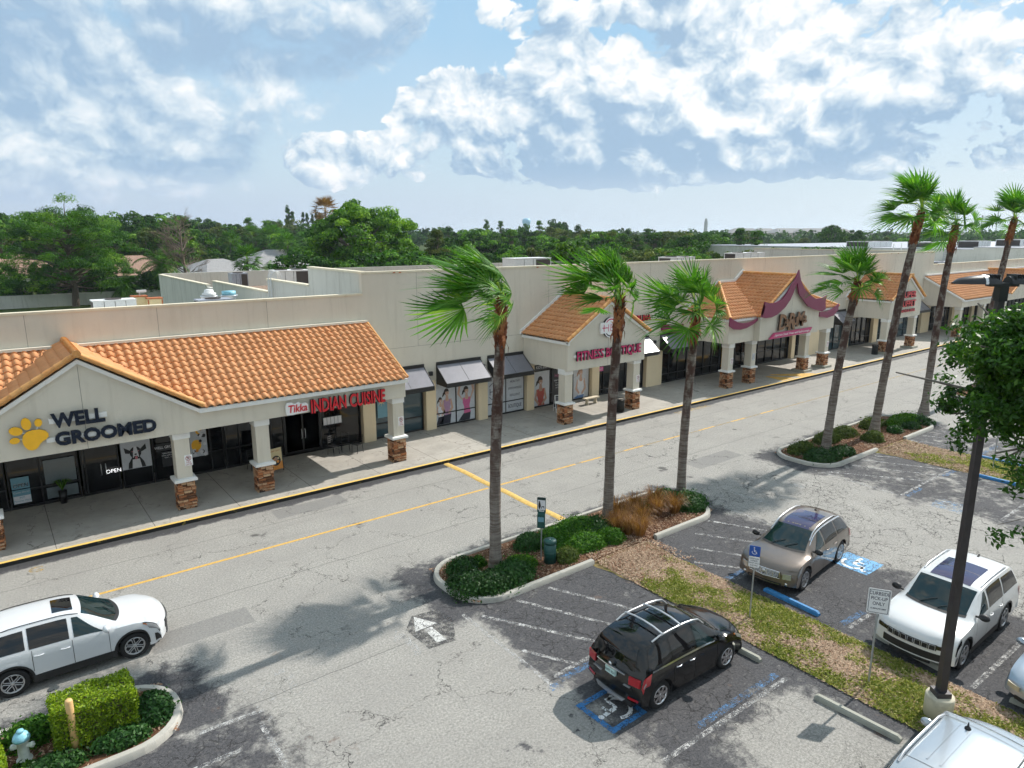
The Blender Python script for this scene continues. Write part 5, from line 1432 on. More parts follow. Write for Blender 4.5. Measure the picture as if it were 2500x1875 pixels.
# ================================================================== cars
def curve(pts):
    """smooth monotone interpolation through (s, value) control points"""
    xs = [p[0] for p in pts]; ys = [p[1] for p in pts]; n = len(xs)
    d = [(ys[i + 1] - ys[i]) / (xs[i + 1] - xs[i]) for i in range(n - 1)]
    mm = [d[0]] + [0 if d[i - 1] * d[i] <= 0 else 2 * d[i - 1] * d[i] / (d[i - 1] + d[i]) for i in range(1, n - 1)] + [d[-1]]
    def f(x):
        if x <= xs[0]: return ys[0]
        if x >= xs[-1]: return ys[-1]
        i = 0
        while x > xs[i + 1]: i += 1
        h = xs[i + 1] - xs[i]; t = (x - xs[i]) / h
        return (1 + 2 * t) * (1 - t) ** 2 * ys[i] + t * (1 - t) ** 2 * h * mm[i] + t * t * (3 - 2 * t) * ys[i + 1] + t * t * (t - 1) * h * mm[i + 1]
    return f
def sstep(t): t = min(1, max(0, t)); return t * t * (3 - 2 * t)

class Car:
    """s runs from the rear bumper (0) to the front bumper (L); y is sideways; z up"""
    def __init__(c, L, hw, top, belt, wtop, axr, axf, rw, sill=.24, kf=.26, kr=.13, crown=.05):
        c.L, c.hw, c.top, c.belt, c.wtop, c.axr, c.axf, c.rw, c.sill, c.kf, c.kr, c.crown = L, hw, curve(top), curve(belt), curve(wtop), axr, axf, rw, sill, kf, kr, crown
    def dx(c, s, y):
        a = (abs(y) / c.hw) ** 2.4
        f = sstep((s - (c.L - .75)) / .75); r = sstep((.55 - s) / .55)
        return s - c.kf * a * f + c.kr * a * r - c.L / 2
    def low(c, s):
        z = c.sill + .10 * sstep((s - (c.L - .35)) / .35) ** 2 + .12 * sstep((.3 - s) / .3)
        for ax in (c.axr, c.axf):
            r = c.rw + .075; d = abs(s - ax)
            if d < r: z = max(z, c.rw + math.sqrt(r * r - d * d))
        return z
    def yside(c, s, z):
        zb = c.belt(s); q = (z - c.sill) / max(.05, zb - c.sill); q = min(1, max(0, q))
        # sill tucks in, flank swells below the shoulder, shoulder rolls in
        f = .955 + .045 * math.sin(min(1, q / .72) * PI / 2) - .028 * max(0, (q - .78) / .22) ** 1.6
        fl = 0
        for ax in (c.axr, c.axf): fl = max(fl, math.exp(-((s - ax) / (c.rw * 1.3)) ** 2) * .018 * (1 if q < .75 else 0.4))
        return c.hw * f * (1 - .0 * fl) + fl
    def P(c, s, v, side=1, off=0.0):
        """surface point: v 0..1 flank, 1..2 glasshouse, 2..3 top to the centre line"""
        zb = min(c.belt(s), c.top(s) - c.crown - .01); zl = c.low(s)
        if v <= 1:
            z = zl + (zb - zl) * v; y = c.yside(s, z)
            if zb - zl < .02: y = c.yside(s, zb)
        else:
            yb = c.yside(s, zb); zt = c.top(s); ze = zt - c.crown; wt = c.wtop(s)
            if v <= 2:
                t = v - 1; y = yb + (wt - yb) * t + .025 * math.sin(PI * t) * (1 if ze - zb > .2 else .0); z = zb + (ze - zb) * t
            else:
                t = v - 2; y = wt * (1 - t); z = ze + (zt - ze) * (1 - (1 - t) ** 2.2)
        return Vector((c.dx(s, y), side * y, z))
    def Pn(c, s, v, side, off):
        e = .01
        p = c.P(s, v, side)
        a = c.P(min(c.L, s + e), v, side) - c.P(max(0, s - e), v, side); vv = min(max(v, e), 3 - e)
        b_ = c.P(s, vv + e, side) - c.P(s, vv - e, side)
        n = a.cross(b_) * side
        n = n.normalized() if n.length > 1e-9 else Vector((0, side, 0))
        if v < 2 and n.y * side < -.2: n = -n
        if v >= 2 and n.z < 0: n = -n
        return p + n * off
    def front(c, y, z, off=0.0, rear=False):
        s = -off if rear else c.L + off
        x = c.dx(0 if rear else c.L, y) + (-off if rear else off)
        return Vector((x, y, z))
    def body(c, mat_, root):
        ss = set([0, c.L])
        n = 84
        for i in range(n + 1): ss.add(c.L * i / n)
        for k in (.01, .03, .06): ss.add(k); ss.add(c.L - k)
        for ax in (c.axr, c.axf):
            for k in range(-9, 10): ss.add(ax + (c.rw + .076) * math.sin(k * PI / 18))
        ss = sorted(ss)
        vv = [i / 8 for i in range(9)] + [1 + i / 5 for i in range(1, 6)] + [2.12, 2.3, 2.55, 2.8, 3.0]
        mb = MB(); nv = len(vv)
        row = []
        for s in ss:
            row.append([c.P(s, v, 1) for v in vv] + [c.P(s, v, -1) for v in reversed(vv[:-1])])
        w = 2 * nv - 1
        vs = [p for r in row for p in r]
        fs = [(i * w + k, i * w + k + 1, (i + 1) * w + k + 1, (i + 1) * w + k) for i in range(len(row) - 1) for k in range(w - 1)]
        mb.add(vs, fs, 0, .5, True)
        for r, flip in ((row[0], False), (row[-1], True)):
            m_ = 12; vs = []
            for k in range(nv):
                a, b_ = r[k], r[w - 1 - k]
                s = 0 if not flip else c.L
                for j in range(m_ + 1):
                    y = b_.y + (a.y - b_.y) * j / m_
                    bulge = .05 * (1 - (2 * k / (nv - 1) - .6) ** 2) * (1 if flip else -1)
                    vs.append((c.dx(s, y) + 0 * bulge, y, a.z))
            fs = [(k * (m_ + 1) + j, k * (m_ + 1) + j + 1, (k + 1) * (m_ + 1) + j + 1, (k + 1) * (m_ + 1) + j) for k in range(nv - 1) for j in range(m_)]
            mb.add(vs, fs, 0, .5, True)
        bm = bmesh.new()
        o = mb.build('body', mat_, root)
        bm.from_mesh(o.data); bmesh.ops.remove_doubles(bm, verts=bm.verts, dist=.002); bmesh.ops.recalc_face_normals(bm, faces=bm.faces); bm.to_mesh(o.data); bm.free()
        o.data.set_sharp_from_angle(angle=R(42))
        # dark underside so nothing shows through the wheel openings
        mb = MB(); hw = c.hw - .27
        mb.box(c.axr - .75 - c.L / 2, c.axf + .6 - c.L / 2, -hw, hw, .2, .74); mb.box(.15 - c.L / 2, c.L - .25 - c.L / 2, -hw + .05, hw - .05, .26, .5)
        mb.build('underbody', 'plastic_black', root)
        return o
    def patch(c, name, mat_, root, s0, s1, v0, v1, side=1, off=.006, ns=14, nv=4, rnd=.0, thick=True):
        """panel lying just proud of the body. s0,s1 may be functions of v; v0,v1 of s"""
        g_ = lambda a, x: a(x) if callable(a) else a
        mb = MB(); vs = []
        for j in range(nv + 1):
            t = j / nv
            for i in range(ns + 1):
                u = i / ns
                vm_ = (g_(v0, 0) + (g_(v1, 0) - g_(v0, 0)) * t) if not (callable(v0) or callable(v1)) else None
                sa = g_(s0, t); sb = g_(s1, t); s = sa + (sb - sa) * u
                va, vb = (v0(s) if callable(v0) else v0), (v1(s) if callable(v1) else v1)
                v = va + (vb - va) * t
                vs.append(c.Pn(s, v, side, off))
        fs = [(j * (ns + 1) + i, j * (ns + 1) + i + 1, (j + 1) * (ns + 1) + i + 1, (j + 1) * (ns + 1) + i) for j in range(nv) for i in range(ns)]
        mb.add(vs, fs, 0, .5, True)
        return mb.build(name, mat_, root)
    def top_patch(c, name, mat_, root, s0, s1, t0, t1, off=.006, ns=12, nt=16):
        """panel across the top, t from -1 (left edge) to 1 of the roof half width; s0,s1 may be functions of t"""
        mb = MB(); vs = []
        for j in range(nt + 1):
            t = t0 + (t1 - t0) * j / nt; side = 1 if t >= 0 else -1
            for i in range(ns + 1):
                sa = s0(t) if callable(s0) else s0; sb = s1(t) if callable(s1) else s1
                s = sa + (sb - sa) * i / ns
                vs.append(c.Pn(s, 3 - min(.999, abs(t)), side, off))
        fs = [(j * (ns + 1) + i, j * (ns + 1) + i + 1, (j + 1) * (ns + 1) + i + 1, (j + 1) * (ns + 1) + i) for j in range(nt) for i in range(ns)]
        mb.add(vs, fs, 0, .5, True)
        return mb.build(name, mat_, root)
    def face(c, name, mat_, root, y0, y1, z0, z1, off=.01, rear=False, ny=10, taper=0.0, thick=.0):
        mb = MB(); vs = []
        for j in range(2):
            for i in range(ny + 1):
                t = i / ny; a, b_ = y0 + (taper if j == 0 else 0), y1 - (taper if j == 0 else 0)
                zz_ = (z0, z1)[j]
                zz_ = zz_(a + (b_ - a) * t) if callable(zz_) else zz_
                vs.append(c.front(a + (b_ - a) * t, zz_, off, rear))
        n = ny + 1
        fs = [(i, i + 1, n + i + 1, n + i) for i in range(ny)]
        inner = [v - Vector(((off + .03) * (-1 if rear else 1), 0, 0)) for v in vs]
        mb.add(vs, fs, 0)
        mb.add(vs + inner, [(i, i + 1, 2 * n + i + 1, 2 * n + i) for i in range(ny)] + [(n + i, n + i + 1, 3 * n + i + 1, 3 * n + i) for i in range(ny)] + [(0, n, 3 * n, 2 * n), (n - 1, 2 * n - 1, 4 * n - 1, 3 * n - 1)], 0)
        return mb.build(name, mat_, root)
    def wheels(c, root, spokes, rim='rim_alloy', tw=.225, style='spoke', back='rim_dark'):
        r = c.rw
        for ax in (c.axf, c.axr):
            for side in (1, -1):
                y = side * (c.hw - .015)
                w = bpy.data.objects.new('wheel', None); COL.objects.link(w); w.parent = root; w.location = (ax - c.L / 2, y, r)
                w.empty_display_size = .1
                mb = MB()
                mb.lathe([(r * .66, -tw), (r * .93, -tw), (r, -tw + .03), (r, -.03), (r * .93, -.004), (r * .69, .004), (r * .66, -.02)], n=36, axis='y', cap=False)
                o = mb.build('tyre', 'tyre', w);
                if side < 0: o.scale.y = -1
                mb = MB()
                rr = r * .68
                mb.lathe([(.001, -.07), (rr * .97, -.06), (rr * .97, -.02)], n=28, axis='y', mi=1, cap=False)
                mb.lathe([(rr * .93, -.03), (rr * .99, .0), (rr * 1.0, .006), (rr * .93, .008), (rr * .88, -.015)], n=32, axis='y', mi=0, cap=False)
                mb.lathe([(.001, .0), (.035, .0), (.05, -.012), (.05, -.05)], n=14, axis='y', mi=0)
                for k in range(spokes):
                    a = 2 * PI * k / spokes + .2
                    if style == 'loop':
                        pts = [(.05, a), (rr * .45, a + .30), (rr * .80, a + .40), (rr * .90, a + .15), (rr * .92, a), (rr * .90, a - .15), (rr * .80, a - .40), (rr * .45, a - .30), (.05, a)]
                        mb.path([(q * math.cos(b_), -.008, q * math.sin(b_)) for q, b_ in pts], .012, 6, 0, flat=1)
                    else:
                        for da in ((-.16, .16) if style == 'twin' else (0,)):
                            w0, w1 = (.016, .020) if style == 'twin' else (.034, .042)
                            a1 = a + da; ca, sa = math.cos(a1), math.sin(a1)
                            ca0, sa0 = math.cos(a + da * .3), math.sin(a + da * .3)
                            p0 = Vector((.04 * ca0, 0, .04 * sa0)); p1 = Vector((rr * .92 * ca, 0, rr * .92 * sa)); n_ = Vector((-sa, 0, ca))
                            vs = [p0 - n_ * w0, p0 + n_ * w0, p1 + n_ * w1, p1 - n_ * w1]
                            vs = [v + Vector((0, -.004, 0)) for v in vs] + [v + Vector((0, -.035, 0)) for v in vs]
                            mb.add(vs, [(0, 1, 2, 3), (0, 4, 5, 1), (1, 5, 6, 2), (2, 6, 7, 3), (3, 7, 4, 0)], 0)
                o = mb.build('rim', [rim, back], w)
                if side < 0: o.scale.y = -1
    def mirror(c, root, s, mat_, z, side, w=.16, out=.24):
        mb = MB(); y = c.yside(s, z)
        prof = []
        for k in range(7):
            t = k / 6; prof.append((math.sin(PI * t) ** .5 * .10 + .001, -.08 + .18 * t))
        mb.lathe(prof, (s - c.L / 2, side * (y + out * .55), z + .03), 14, 0, 'x')
        for i, v in enumerate(mb.v): mb.v[i] = (v[0] , side * (y + out * .55) + (v[1] - side * (y + out * .55)) * 1.35, z + .03 + (v[2] - z - .03) * .95)
        mb.path([(s - c.L / 2 + .03, side * (y - .06), z), (s - c.L / 2 + .02, side * (y + out * .4), z + .02)], .028, 8, 0)
        return mb.build('mirror', mat_, root)
    def seam(c, root, s, v0=.06, v1=.98, side=1):
        c.patch('door_gap', 'plastic_black', root, s - .006, s + .006, v0, v1, side, .0035, 1, 8)
    def handle(c, root, s, v, side, mat_):
        mb = MB(); pts = [c.Pn(s + d, v, side, .012 + .022 * (1 - (d / .09) ** 2)) for d in (-.10, -.06, 0, .06, .10)]
        mb.path(pts, .016, 8); return mb.build('door_handle', mat_, root)
    def arch(c, root, mat_='plastic_black', w=.055):
        for ax in (c.axr, c.axf):
            for side in (1, -1):
                mb = MB(); vs = []; n = 26
                for k in range(n + 1):
                    a = PI * (-.02 + 1.04 * k / n)
                    for r_ in (c.rw + .06, c.rw + .06 + w):
                        s = ax + r_ * math.cos(a); z = c.rw + r_ * math.sin(a)
                        s2 = min(max(s, .02), c.L - .02); y = c.yside(s2, z)
                        vs.append((c.dx(s2, y), side * (y + .010), max(z, .2)))
                fs = [(2 * k, 2 * k + 1, 2 * k + 3, 2 * k + 2) for k in range(n)]
                # inward lip
                lip = [(v[0], v[1] - side * .12, v[2]) for v in vs[::2]]
                mb.add(vs, fs, 0, .5, True); mb.add(vs[::2] + lip, [(k, k + 1, n + 2 + k, n + 1 + k) for k in range(n)], 0, .5, True)
                mb.build('arch_trim', mat_, root)
    def cladding(c, root, mat_='plastic_black', h=.17):
        for side in (1, -1):
            for s0, s1 in ((c.axr + c.rw + .06, c.axf - c.rw - .06),):
                mb = MB(); vs = []; n = 16
                for i in range(n + 1):
                    s = s0 + (s1 - s0) * i / n
                    for z in (c.sill - .03, c.sill + h * .6, c.sill + h):
                        y = c.yside(s, z); vs.append((c.dx(s, y), side * (y + (.012 if z < c.sill + h else .004)), z))
                mb.add(vs, [(3 * i + k, 3 * i + k + 1, 3 * i + k + 4, 3 * i + k + 3) for i in range(n) for k in range(2)], 0)
                mb.build('sill_cladding', mat_, root)
    def rails(c, root, s0, s1, mat_, t=.92, h=.045, r=.016):
        for side in (1, -1):
            pts = []
            for k in range(9):
                u = k / 8; s = s0 + (s1 - s0) * u
                pts.append(c.Pn(s, 3 - t, side, .004 + h * min(1, math.sin(PI * u) * 3)))
            mb = MB(); mb.path(pts, r, 8); mb.build('roof_rail', mat_, root)

def suv(name, label, loc, rot, L, W, H, wb, fo, rw, paintm, glassm='car_glass', roof_end=.55, ws=(1.55, .92), hood=.98, kinds=(), belt=1.05, group='cars around the parking lot', rear_rake=.42, sunroof=None, tail='hi'):
    """ws = (distance of the windscreen foot, of its head) behind the front bumper as fractions used below"""
    root = thing(name, label, 'car', loc, rot, group)
    axf = L - fo; axr = axf - wb; hw = W / 2
    wf, wh = L - ws[0], L - ws[1]           # s of windscreen foot and head
    wf, wh = max(wf, wh), min(wf, wh)
    rt = H * .985
    top = [(0, .56), (.015, .72), (.05, belt - .06), (.10, belt + .02), (rear_rake * .55, belt + (H - belt) * .62), (rear_rake, H * .955), (rear_rake + .35, H * .985), (rear_rake + 1.0, H), (wh - .55, H * .995), (wh - .12, H * .965), (wh, H * .94),
           (wf - .02, hood + .07), (wf + .10, hood + .035), (L - .55, hood - .03), (L - .22, hood - .10), (L - .08, hood - .18), (L - .02, hood - .27), (L, hood - .34)]
    bl = [(0, .50), (.05, belt - .16), (.14, belt - .04), (.6, belt), (wh, belt - .03), (wf - .1, belt - .07), (wf + .2, hood - .06), (L - .4, hood - .14), (L - .1, hood - .26), (L, .52)]
    rf = .77 if 'boxy' in kinds else .66
    wt = [(0, hw * .80), (.10, hw * .80), (rear_rake, hw * rf), (rear_rake + .5, hw * (rf + .01)), (wh, hw * rf), (wf - .05, hw * .80), (wf + .2, hw * .83), (L - .3, hw * .80), (L, hw * .72)]
    c = Car(L, hw, top, bl, wt, axr, axf, rw)
    c.body(paintm, root)
    # glass
    c.top_patch('windscreen', glassm, root, lambda t: wh + .035 - .05 * t * t, lambda t: wf - .03 - .16 * abs(t) ** 2.2, -.93, .93, .007, 12, 20)
    c.top_patch('rear_window', 'car_glass_black', root, lambda t: .10 + .03 * abs(t) ** 2, lambda t: rear_rake - .06, -.86, .86, .007, 10, 16)
    for side in (1, -1):
        dmid = axr + .62 + .0; bp = (axr + axf) / 2 - .02
        c.patch('side_window', glassm, root, bp + .05, lambda t: wf - .38 - (wf - wh - .28) * t, 1.07, 1.90, side, .006, 12, 5)
        c.patch('side_window', 'car_glass_black', root, axr + .42, bp - .05, 1.07, 1.90, side, .006, 10, 5)
        c.patch('quarter_window', 'car_glass_black', root, lambda t: .34 + .20 * t, axr + .34, 1.10, 1.86, side, .006, 8, 4)
        c.seam(root, bp, .05, 1.0, side); c.seam(root, wf - .30, .05, .95, side)
        c.seam(root, axr + .46, .35, 1.0, side)
        c.handle(root, bp - .16, .80, side, 'chrome' if 'chrome_handle' in kinds else paintm); c.handle(root, axr + .60, .82, side, 'chrome' if 'chrome_handle' in kinds else paintm)
        mcol = 'plastic_black' if 'dark_mirror' in kinds else paintm
        c.mirror(root, wf - .36, mcol, belt + .04, side)
        if 'chrome_belt' in kinds:
            c.patch('window_trim', 'chrome', root, .5, wf - .42, 1.0, 1.07, side, .009, 16, 1)
    c.top_patch('cowl', 'plastic_black', root, lambda t: wf - .06 - .16 * abs(t) ** 2.2, lambda t: wf + .06 - .17 * abs(t) ** 2.2, -.95, .95, .006, 3, 16)
    for a in (-.45, .12):
        mb = MB(); p0 = c.Pn(wf - .05, 3 - abs(a), 1 if a > 0 else -1, .02); p1 = c.Pn(wf - .30, 3 - min(.9, abs(a + .42)), 1 if a + .42 > 0 else -1, .022)
        mb.path([p0, (p0 + p1) / 2 + Vector((0, 0, .01)), p1], .011, 5); mb.build('wiper', 'plastic_black', root)
    if sunroof:
        a, b_, w_ = sunroof
        c.top_patch('sunroof', 'sunroof_glass' if 'pale_roof' in kinds else 'car_glass_black', root, a, b_, -w_, w_, .007, 8, 12)
        if b_ - a > .9:
            c.top_patch('roof_panel_gap', 'plastic_black', root, a + (b_ - a) * .45, a + (b_ - a) * .45 + .02, -w_, w_, .010, 1, 12)
    c.wheels(root, *(('loop' in kinds and (6, 'rim_alloy', .225, 'loop', 'rim_dark')) or ('twin' in kinds and (7, 'rim_alloy', .225, 'twin', 'rim_dark')) or ('dark_rim' in kinds and (5, 'rim_alloy', .24, 'spoke', 'plastic_black')) or (7, 'chrome', .225, 'spoke', 'rim_dark')))
    if 'clad' in kinds: c.arch(root); c.cladding(root)
    elif 'arch' in kinds: c.arch(root, 'plastic_black', .05)
    return root, c, wf, wh

# white crossover driving past on the left
root, c, wf, wh = suv('white_car', 'white crossover with black wheel arch trim driving along the shop lane', (.72, 20.08, 0), R(-.8), 4.60, 1.86, 1.68, 2.66, .91, .36, 'paint_pearl', ws=(1.16, 1.98), hood=1.06, kinds=('loop', 'clad'), belt=1.08, sunroof=(2.02, 2.46, .62))
for side in (1, -1):
    c.patch('headlight', 'lamp_clear', root, lambda t: c.L - .60 + .10 * t, c.L - .05, .80, .965, side, .010, 8, 3)
    c.patch('headlight_surround', 'plastic_black', root, c.L - .66, c.L - .03, .775, .99, side, .005, 8, 3)
    c.patch('indicator', 'amber', root, c.L - .66, c.L - .52, .80, .86, side, .013, 4, 2)
    c.patch('tail_light', 'tail_red', root, .06, .34, .72, 1.25, side, .012, 5, 4)
    c.patch('fog_lamp_recess', 'plastic_black', root, c.L - .20, c.L - .01, .12, .52, side, .010, 4, 3)
c.face('grille', 'plastic_black', root, -.66, .66, .50, .72, .02); c.face('grille_bar', 'chrome', root, -.6, .6, .685, .715, .035); c.face('lower_grille', 'plastic_black', root, -.60, .60, .30, .44, .012)
c.face('skid_plate', 'silver_trim', root, -.45, .45, .22, .28, .02); c.rails(root, .9, 2.55, 'plastic_black', .97, .02, .012)
c.face('number_plate', 'plate', root, -.16, .16, .80, .94, .02, True, 3)

# black crossover with silver roof bars
root, c, wf, wh = suv('black_car', 'glossy black small crossover with silver roof bars parked nose to the grass strip', (12.95, 10.12, 0), R(-.8), 4.24, 1.80, 1.70, 2.555, .87, .35, 'paint_jet', ws=(1.02, 1.80), hood=1.05, kinds=('chrome_belt', 'chrome_handle'), belt=1.06, rear_rake=.46, sunroof=(1.75, 2.35, .75))
for side in (1, -1):
    c.patch('headlight', 'lamp_clear', root, c.L - .62, c.L - .10, .84, .985, side, .010, 8, 3); c.patch('indicator', 'amber', root, c.L - .66, c.L - .58, .80, .92, side, .014, 3, 2)
    mb = MB()
    c.patch('tail_light', 'tail_red', root, .03, lambda t: .34 + .12 * t, .72, 1.02, side, .016, 6, 4); c.patch('tail_lamp_lens', 'lamp_clear', root, .05, .14, .80, .87, side, .022, 3, 2)
    c.face('tail_light', 'tail_red', root, *sorted((side * .84, side * .56)), .80, 1.0, .016, True, 6)
    c.face('rear_reflector', 'tail_red', root, *sorted((side * .82, side * .56)), .42, .47, .02, True, 4)
c.face('number_plate', 'plate', root, -.17, .15, .80, .955, .03, True, 2)
text_mesh('plate_lettering', 'NMT 834', .10, 'bin_green', root, (-c.L / 2 - .036, -.01, .845), (PI / 2, 0, -PI / 2), .001, 0, 'CENTER', .8)
c.face('tailgate_trim', 'chrome', root, -.46, .46, .985, 1.01, .03, True); c.face('bumper_skid', 'silver_trim', root, -.48, .48, .27, .36, .03, True, 10, .08)
for a, b_ in ((-.60, -.42), (.30, .60)): c.face('badge_lettering', 'silver_trim', root, a, b_, .715, .735, .025, True, 3)
mb = MB(); mb.lathe([(.001, .02), (.05, .015), (.055, 0)], (-c.L / 2 - .035, 0, 1.07), 18, 0, 'x'); mb.build('round_badge', 'chrome', root)
c.rails(root, .75, 2.65, 'silver_trim', .97, .06, .024)
for s in (1.10, 1.75):
    mb = MB(); mb.path([c.Pn(s, 3 - .99, -1, .09), c.Pn(s, 2.5, -1, .105), c.Pn(s, 3, 1, .11), c.Pn(s, 2.5, 1, .105), c.Pn(s, 3 - .99, 1, .09)], .030, 8, flat=.6); mb.build('cross_bar', 'silver_trim', root)
c.face('exhaust', 'chrome', root, .52, .62, .255, .275, .03, True, 2)

# bronze grey crossover facing us
root, c, wf, wh = suv('bronze_car', 'bronze grey crossover with a bright slatted grille behind the accessible parking sign', (20.86, 11.22, 0), PI + R(6.3), 4.62, 1.91, 1.67, 2.807, .93, .38, 'paint_mocha', ws=(1.15, 2.08), hood=1.05, kinds=('dark_mirror', 'pale_roof', 'twin'), belt=1.08, sunroof=(1.25, 2.72, .72), rear_rake=.6)
for side in (1, -1):
    c.patch('headlight', 'lamp_clear', root, c.L - .62, c.L - .06, .76, .97, side, .010, 8, 3); c.patch('tail_light', 'tail_red', root, .05, .2, .7, 1.45, side, .015, 4, 5)
    c.face('headlight', 'lamp_clear', root, *sorted((side * .80, side * .57)), .56, .74, .012, False, 5)
    mb = MB(); mb.lathe([(.001, .015), (.045, .012), (.055, 0)], (c.dx(c.L, .68) + .01, side * .68, .40), 14, 0, 'x'); mb.build('fog_lamp', 'chrome', root)
    c.patch('window_trim', 'chrome', root, .6, wf - .42, 1.9, 1.96, side, .010, 14, 1)
c.face('grille', 'plastic_black', root, -.50, .50, lambda y: .54 + .08 * abs(y), .78, .015)
mb = MB()
for k in range(5):
    z = .59 + k * .042; w_ = .44 + .01 * k
    mb.path([c.front(-w_, z, .035), c.front(-w_ / 2, z, .035), c.front(0, z, .035), c.front(w_ / 2, z, .035), c.front(w_, z, .035)], .010, 6)
for y in (-.30, -.1, .1, .30): mb.path([c.front(y, .58, .034), c.front(y, .77, .034)], .007, 6)
for y in (-.49, .49): mb.path([c.front(y, .57, .03), c.front(y, .785, .03)], .014, 6)
mb.path([c.front(-.49, .785, .03), c.front(0, .79, .03), c.front(.49, .785, .03)], .014, 6); mb.path([c.front(-.49, .57, .03), c.front(0, .545, .03), c.front(.49, .57, .03)], .014, 6)
mb.build('grille_bars', 'chrome', root)
mb = MB(); mb.lathe([(.001, .03), (.055, .025), (.07, 0)], (c.dx(c.L, 0) + .03, 0, .69), 18, 0, 'x'); mb.build('crest_badge', 'silver_trim', root)
c.face('lower_grille', 'plastic_black', root, -.55, .55, .33, .41, .012); c.face('lower_trim', 'chrome', root, -.5, .5, .36, .375, .02); c.rails(root, .8, 2.9, 'silver_trim', .97, .05, .022)
mb = MB(); p = c.Pn(.95, 3, 1, 0); mb.path([p, p + Vector((-.25, 0, .30))], .005, 5); mb.lathe([(.001, .04), (.03, .03), (.045, 0)], tuple(p), 10); mb.build('antenna', 'plastic_black', root)

# tall white SUV
root, c, wf, wh = suv('white_suv', 'large white SUV with a seven slot grille parked behind the curbside pickup sign', (20.62, 6.43, 0), PI + R(.3), 4.98, 1.98, 1.80, 2.93, .92, .40, 'paint_snow', ws=(1.28, 2.15), hood=1.13, kinds=('dark_mirror', 'pale_roof', 'clad', 'dark_rim', 'boxy'), belt=1.18, sunroof=(1.45, 2.75, .66), rear_rake=.5)
for side in (1, -1):
    c.patch('headlight', 'car_glass_black', root, c.L - .50, c.L - .03, .80, .95, side, .010, 8, 2); c.patch('tail_light', 'tail_red', root, .03, .2, .75, .95, side, .015, 4, 3)
    c.face('headlight', 'car_glass_black', root, *sorted((side * .88, side * .60)), .70, .80, .013, False, 5)
    c.patch('fog_lamp_recess', 'plastic_black', root, c.L - .22, c.L - .01, .12, .42, side, .010, 4, 3)
c.face('grille', 'plastic_black', root, -.60, .60, .66, .81, .012)
mb = MB()
for k in range(7):
    y = -.51 + k * .17; w_ = .066; zz0, zz1 = .665, .805
    mb.path([c.front(y - w_, zz0, .03), c.front(y - w_, zz1, .03), c.front(y + w_, zz1, .03), c.front(y + w_, zz0, .03), c.front(y - w_, zz0, .03)], .008, 6)
mb.build('grille_frames', 'silver_trim', root)
c.face('lower_grille', 'plastic_black', root, -.70, .70, .38, .57, .012); c.face('lower_trim', 'plastic_black', root, -.5, .5, .26, .33, .015); c.rails(root, .8, 2.6, 'silver_trim', .93, .045, .022)
mb = MB(); p = c.Pn(.7, 3, 1, 0); mb.prism([(p.x - .08, p.z), (p.x + .08, p.z), (p.x - .07, p.z + .07)], -.02, .02); mb.build('antenna', 'plastic_black', root)
for y in (-.3, -.1, .1, .3): c.top_patch('roof_rib', 'paint_snow', root, .75, 1.35, y * 1.4 - .01, y * 1.4 + .01, .012, 4, 1)

# silver blue saloon nosing in at the right edge
root, c, wf, wh = suv('silver_saloon', 'pale silver blue saloon with clouded headlights nosing in beside the white SUV', (20.48, 3.50, 0), PI, 4.55, 1.72, 1.44, 2.60, .90, .31, 'paint_silver', ws=(1.25, 2.05), hood=.90, kinds=('loop',), belt=.93, rear_rake=1.15)
for side in (1, -1):
    c.patch('headlight', 'lamp_cloudy', root, c.L - .62, c.L - .08, .74, .96, side, .012, 8, 3); c.face('headlight', 'lamp_cloudy', root, *sorted((side * .80, side * .52)), .48, .60, .014, False, 5)
c.face('grille', 'plastic_black', root, -.36, .36, .47, .56, .014); c.face('lower_grille', 'plastic_black', root, -.6, .6, .27, .37, .014)

# silver car seen from above in the corner
root, c, wf, wh = suv('silver_wagon', 'pale silver wagon seen from above with roof rails and a stub antenna', (13.66, 3.52, 0), 0, 4.50, 1.92, 1.82, 2.65, .90, .36, 'paint_icy', ws=(1.10, 1.48), hood=1.12, kinds=('twin', 'boxy'), belt=1.10, rear_rake=.5)
c.rails(root, .7, 2.7, 'silver_trim', .93, .05, .028)
mb = MB(); p = c.Pn(2.55, 2.7, 1, 0); mb.lathe([(.06, 0), (.05, .03), (.02, .06), (.008, .14), (.001, .15)], tuple(p), 12); mb.build('antenna', 'plastic_black', root)
for s in (.95, 2.72): c.top_patch('roof_panel_gap', 'plastic_black', root, s, s + .012, -.98, .98, .004, 1, 14)
for t in (-.5, -.2, .2, .5): c.top_patch('roof_rib', 'paint_icy', root, 1.1, 2.6, t - .02, t + .02, .008, 6, 2)
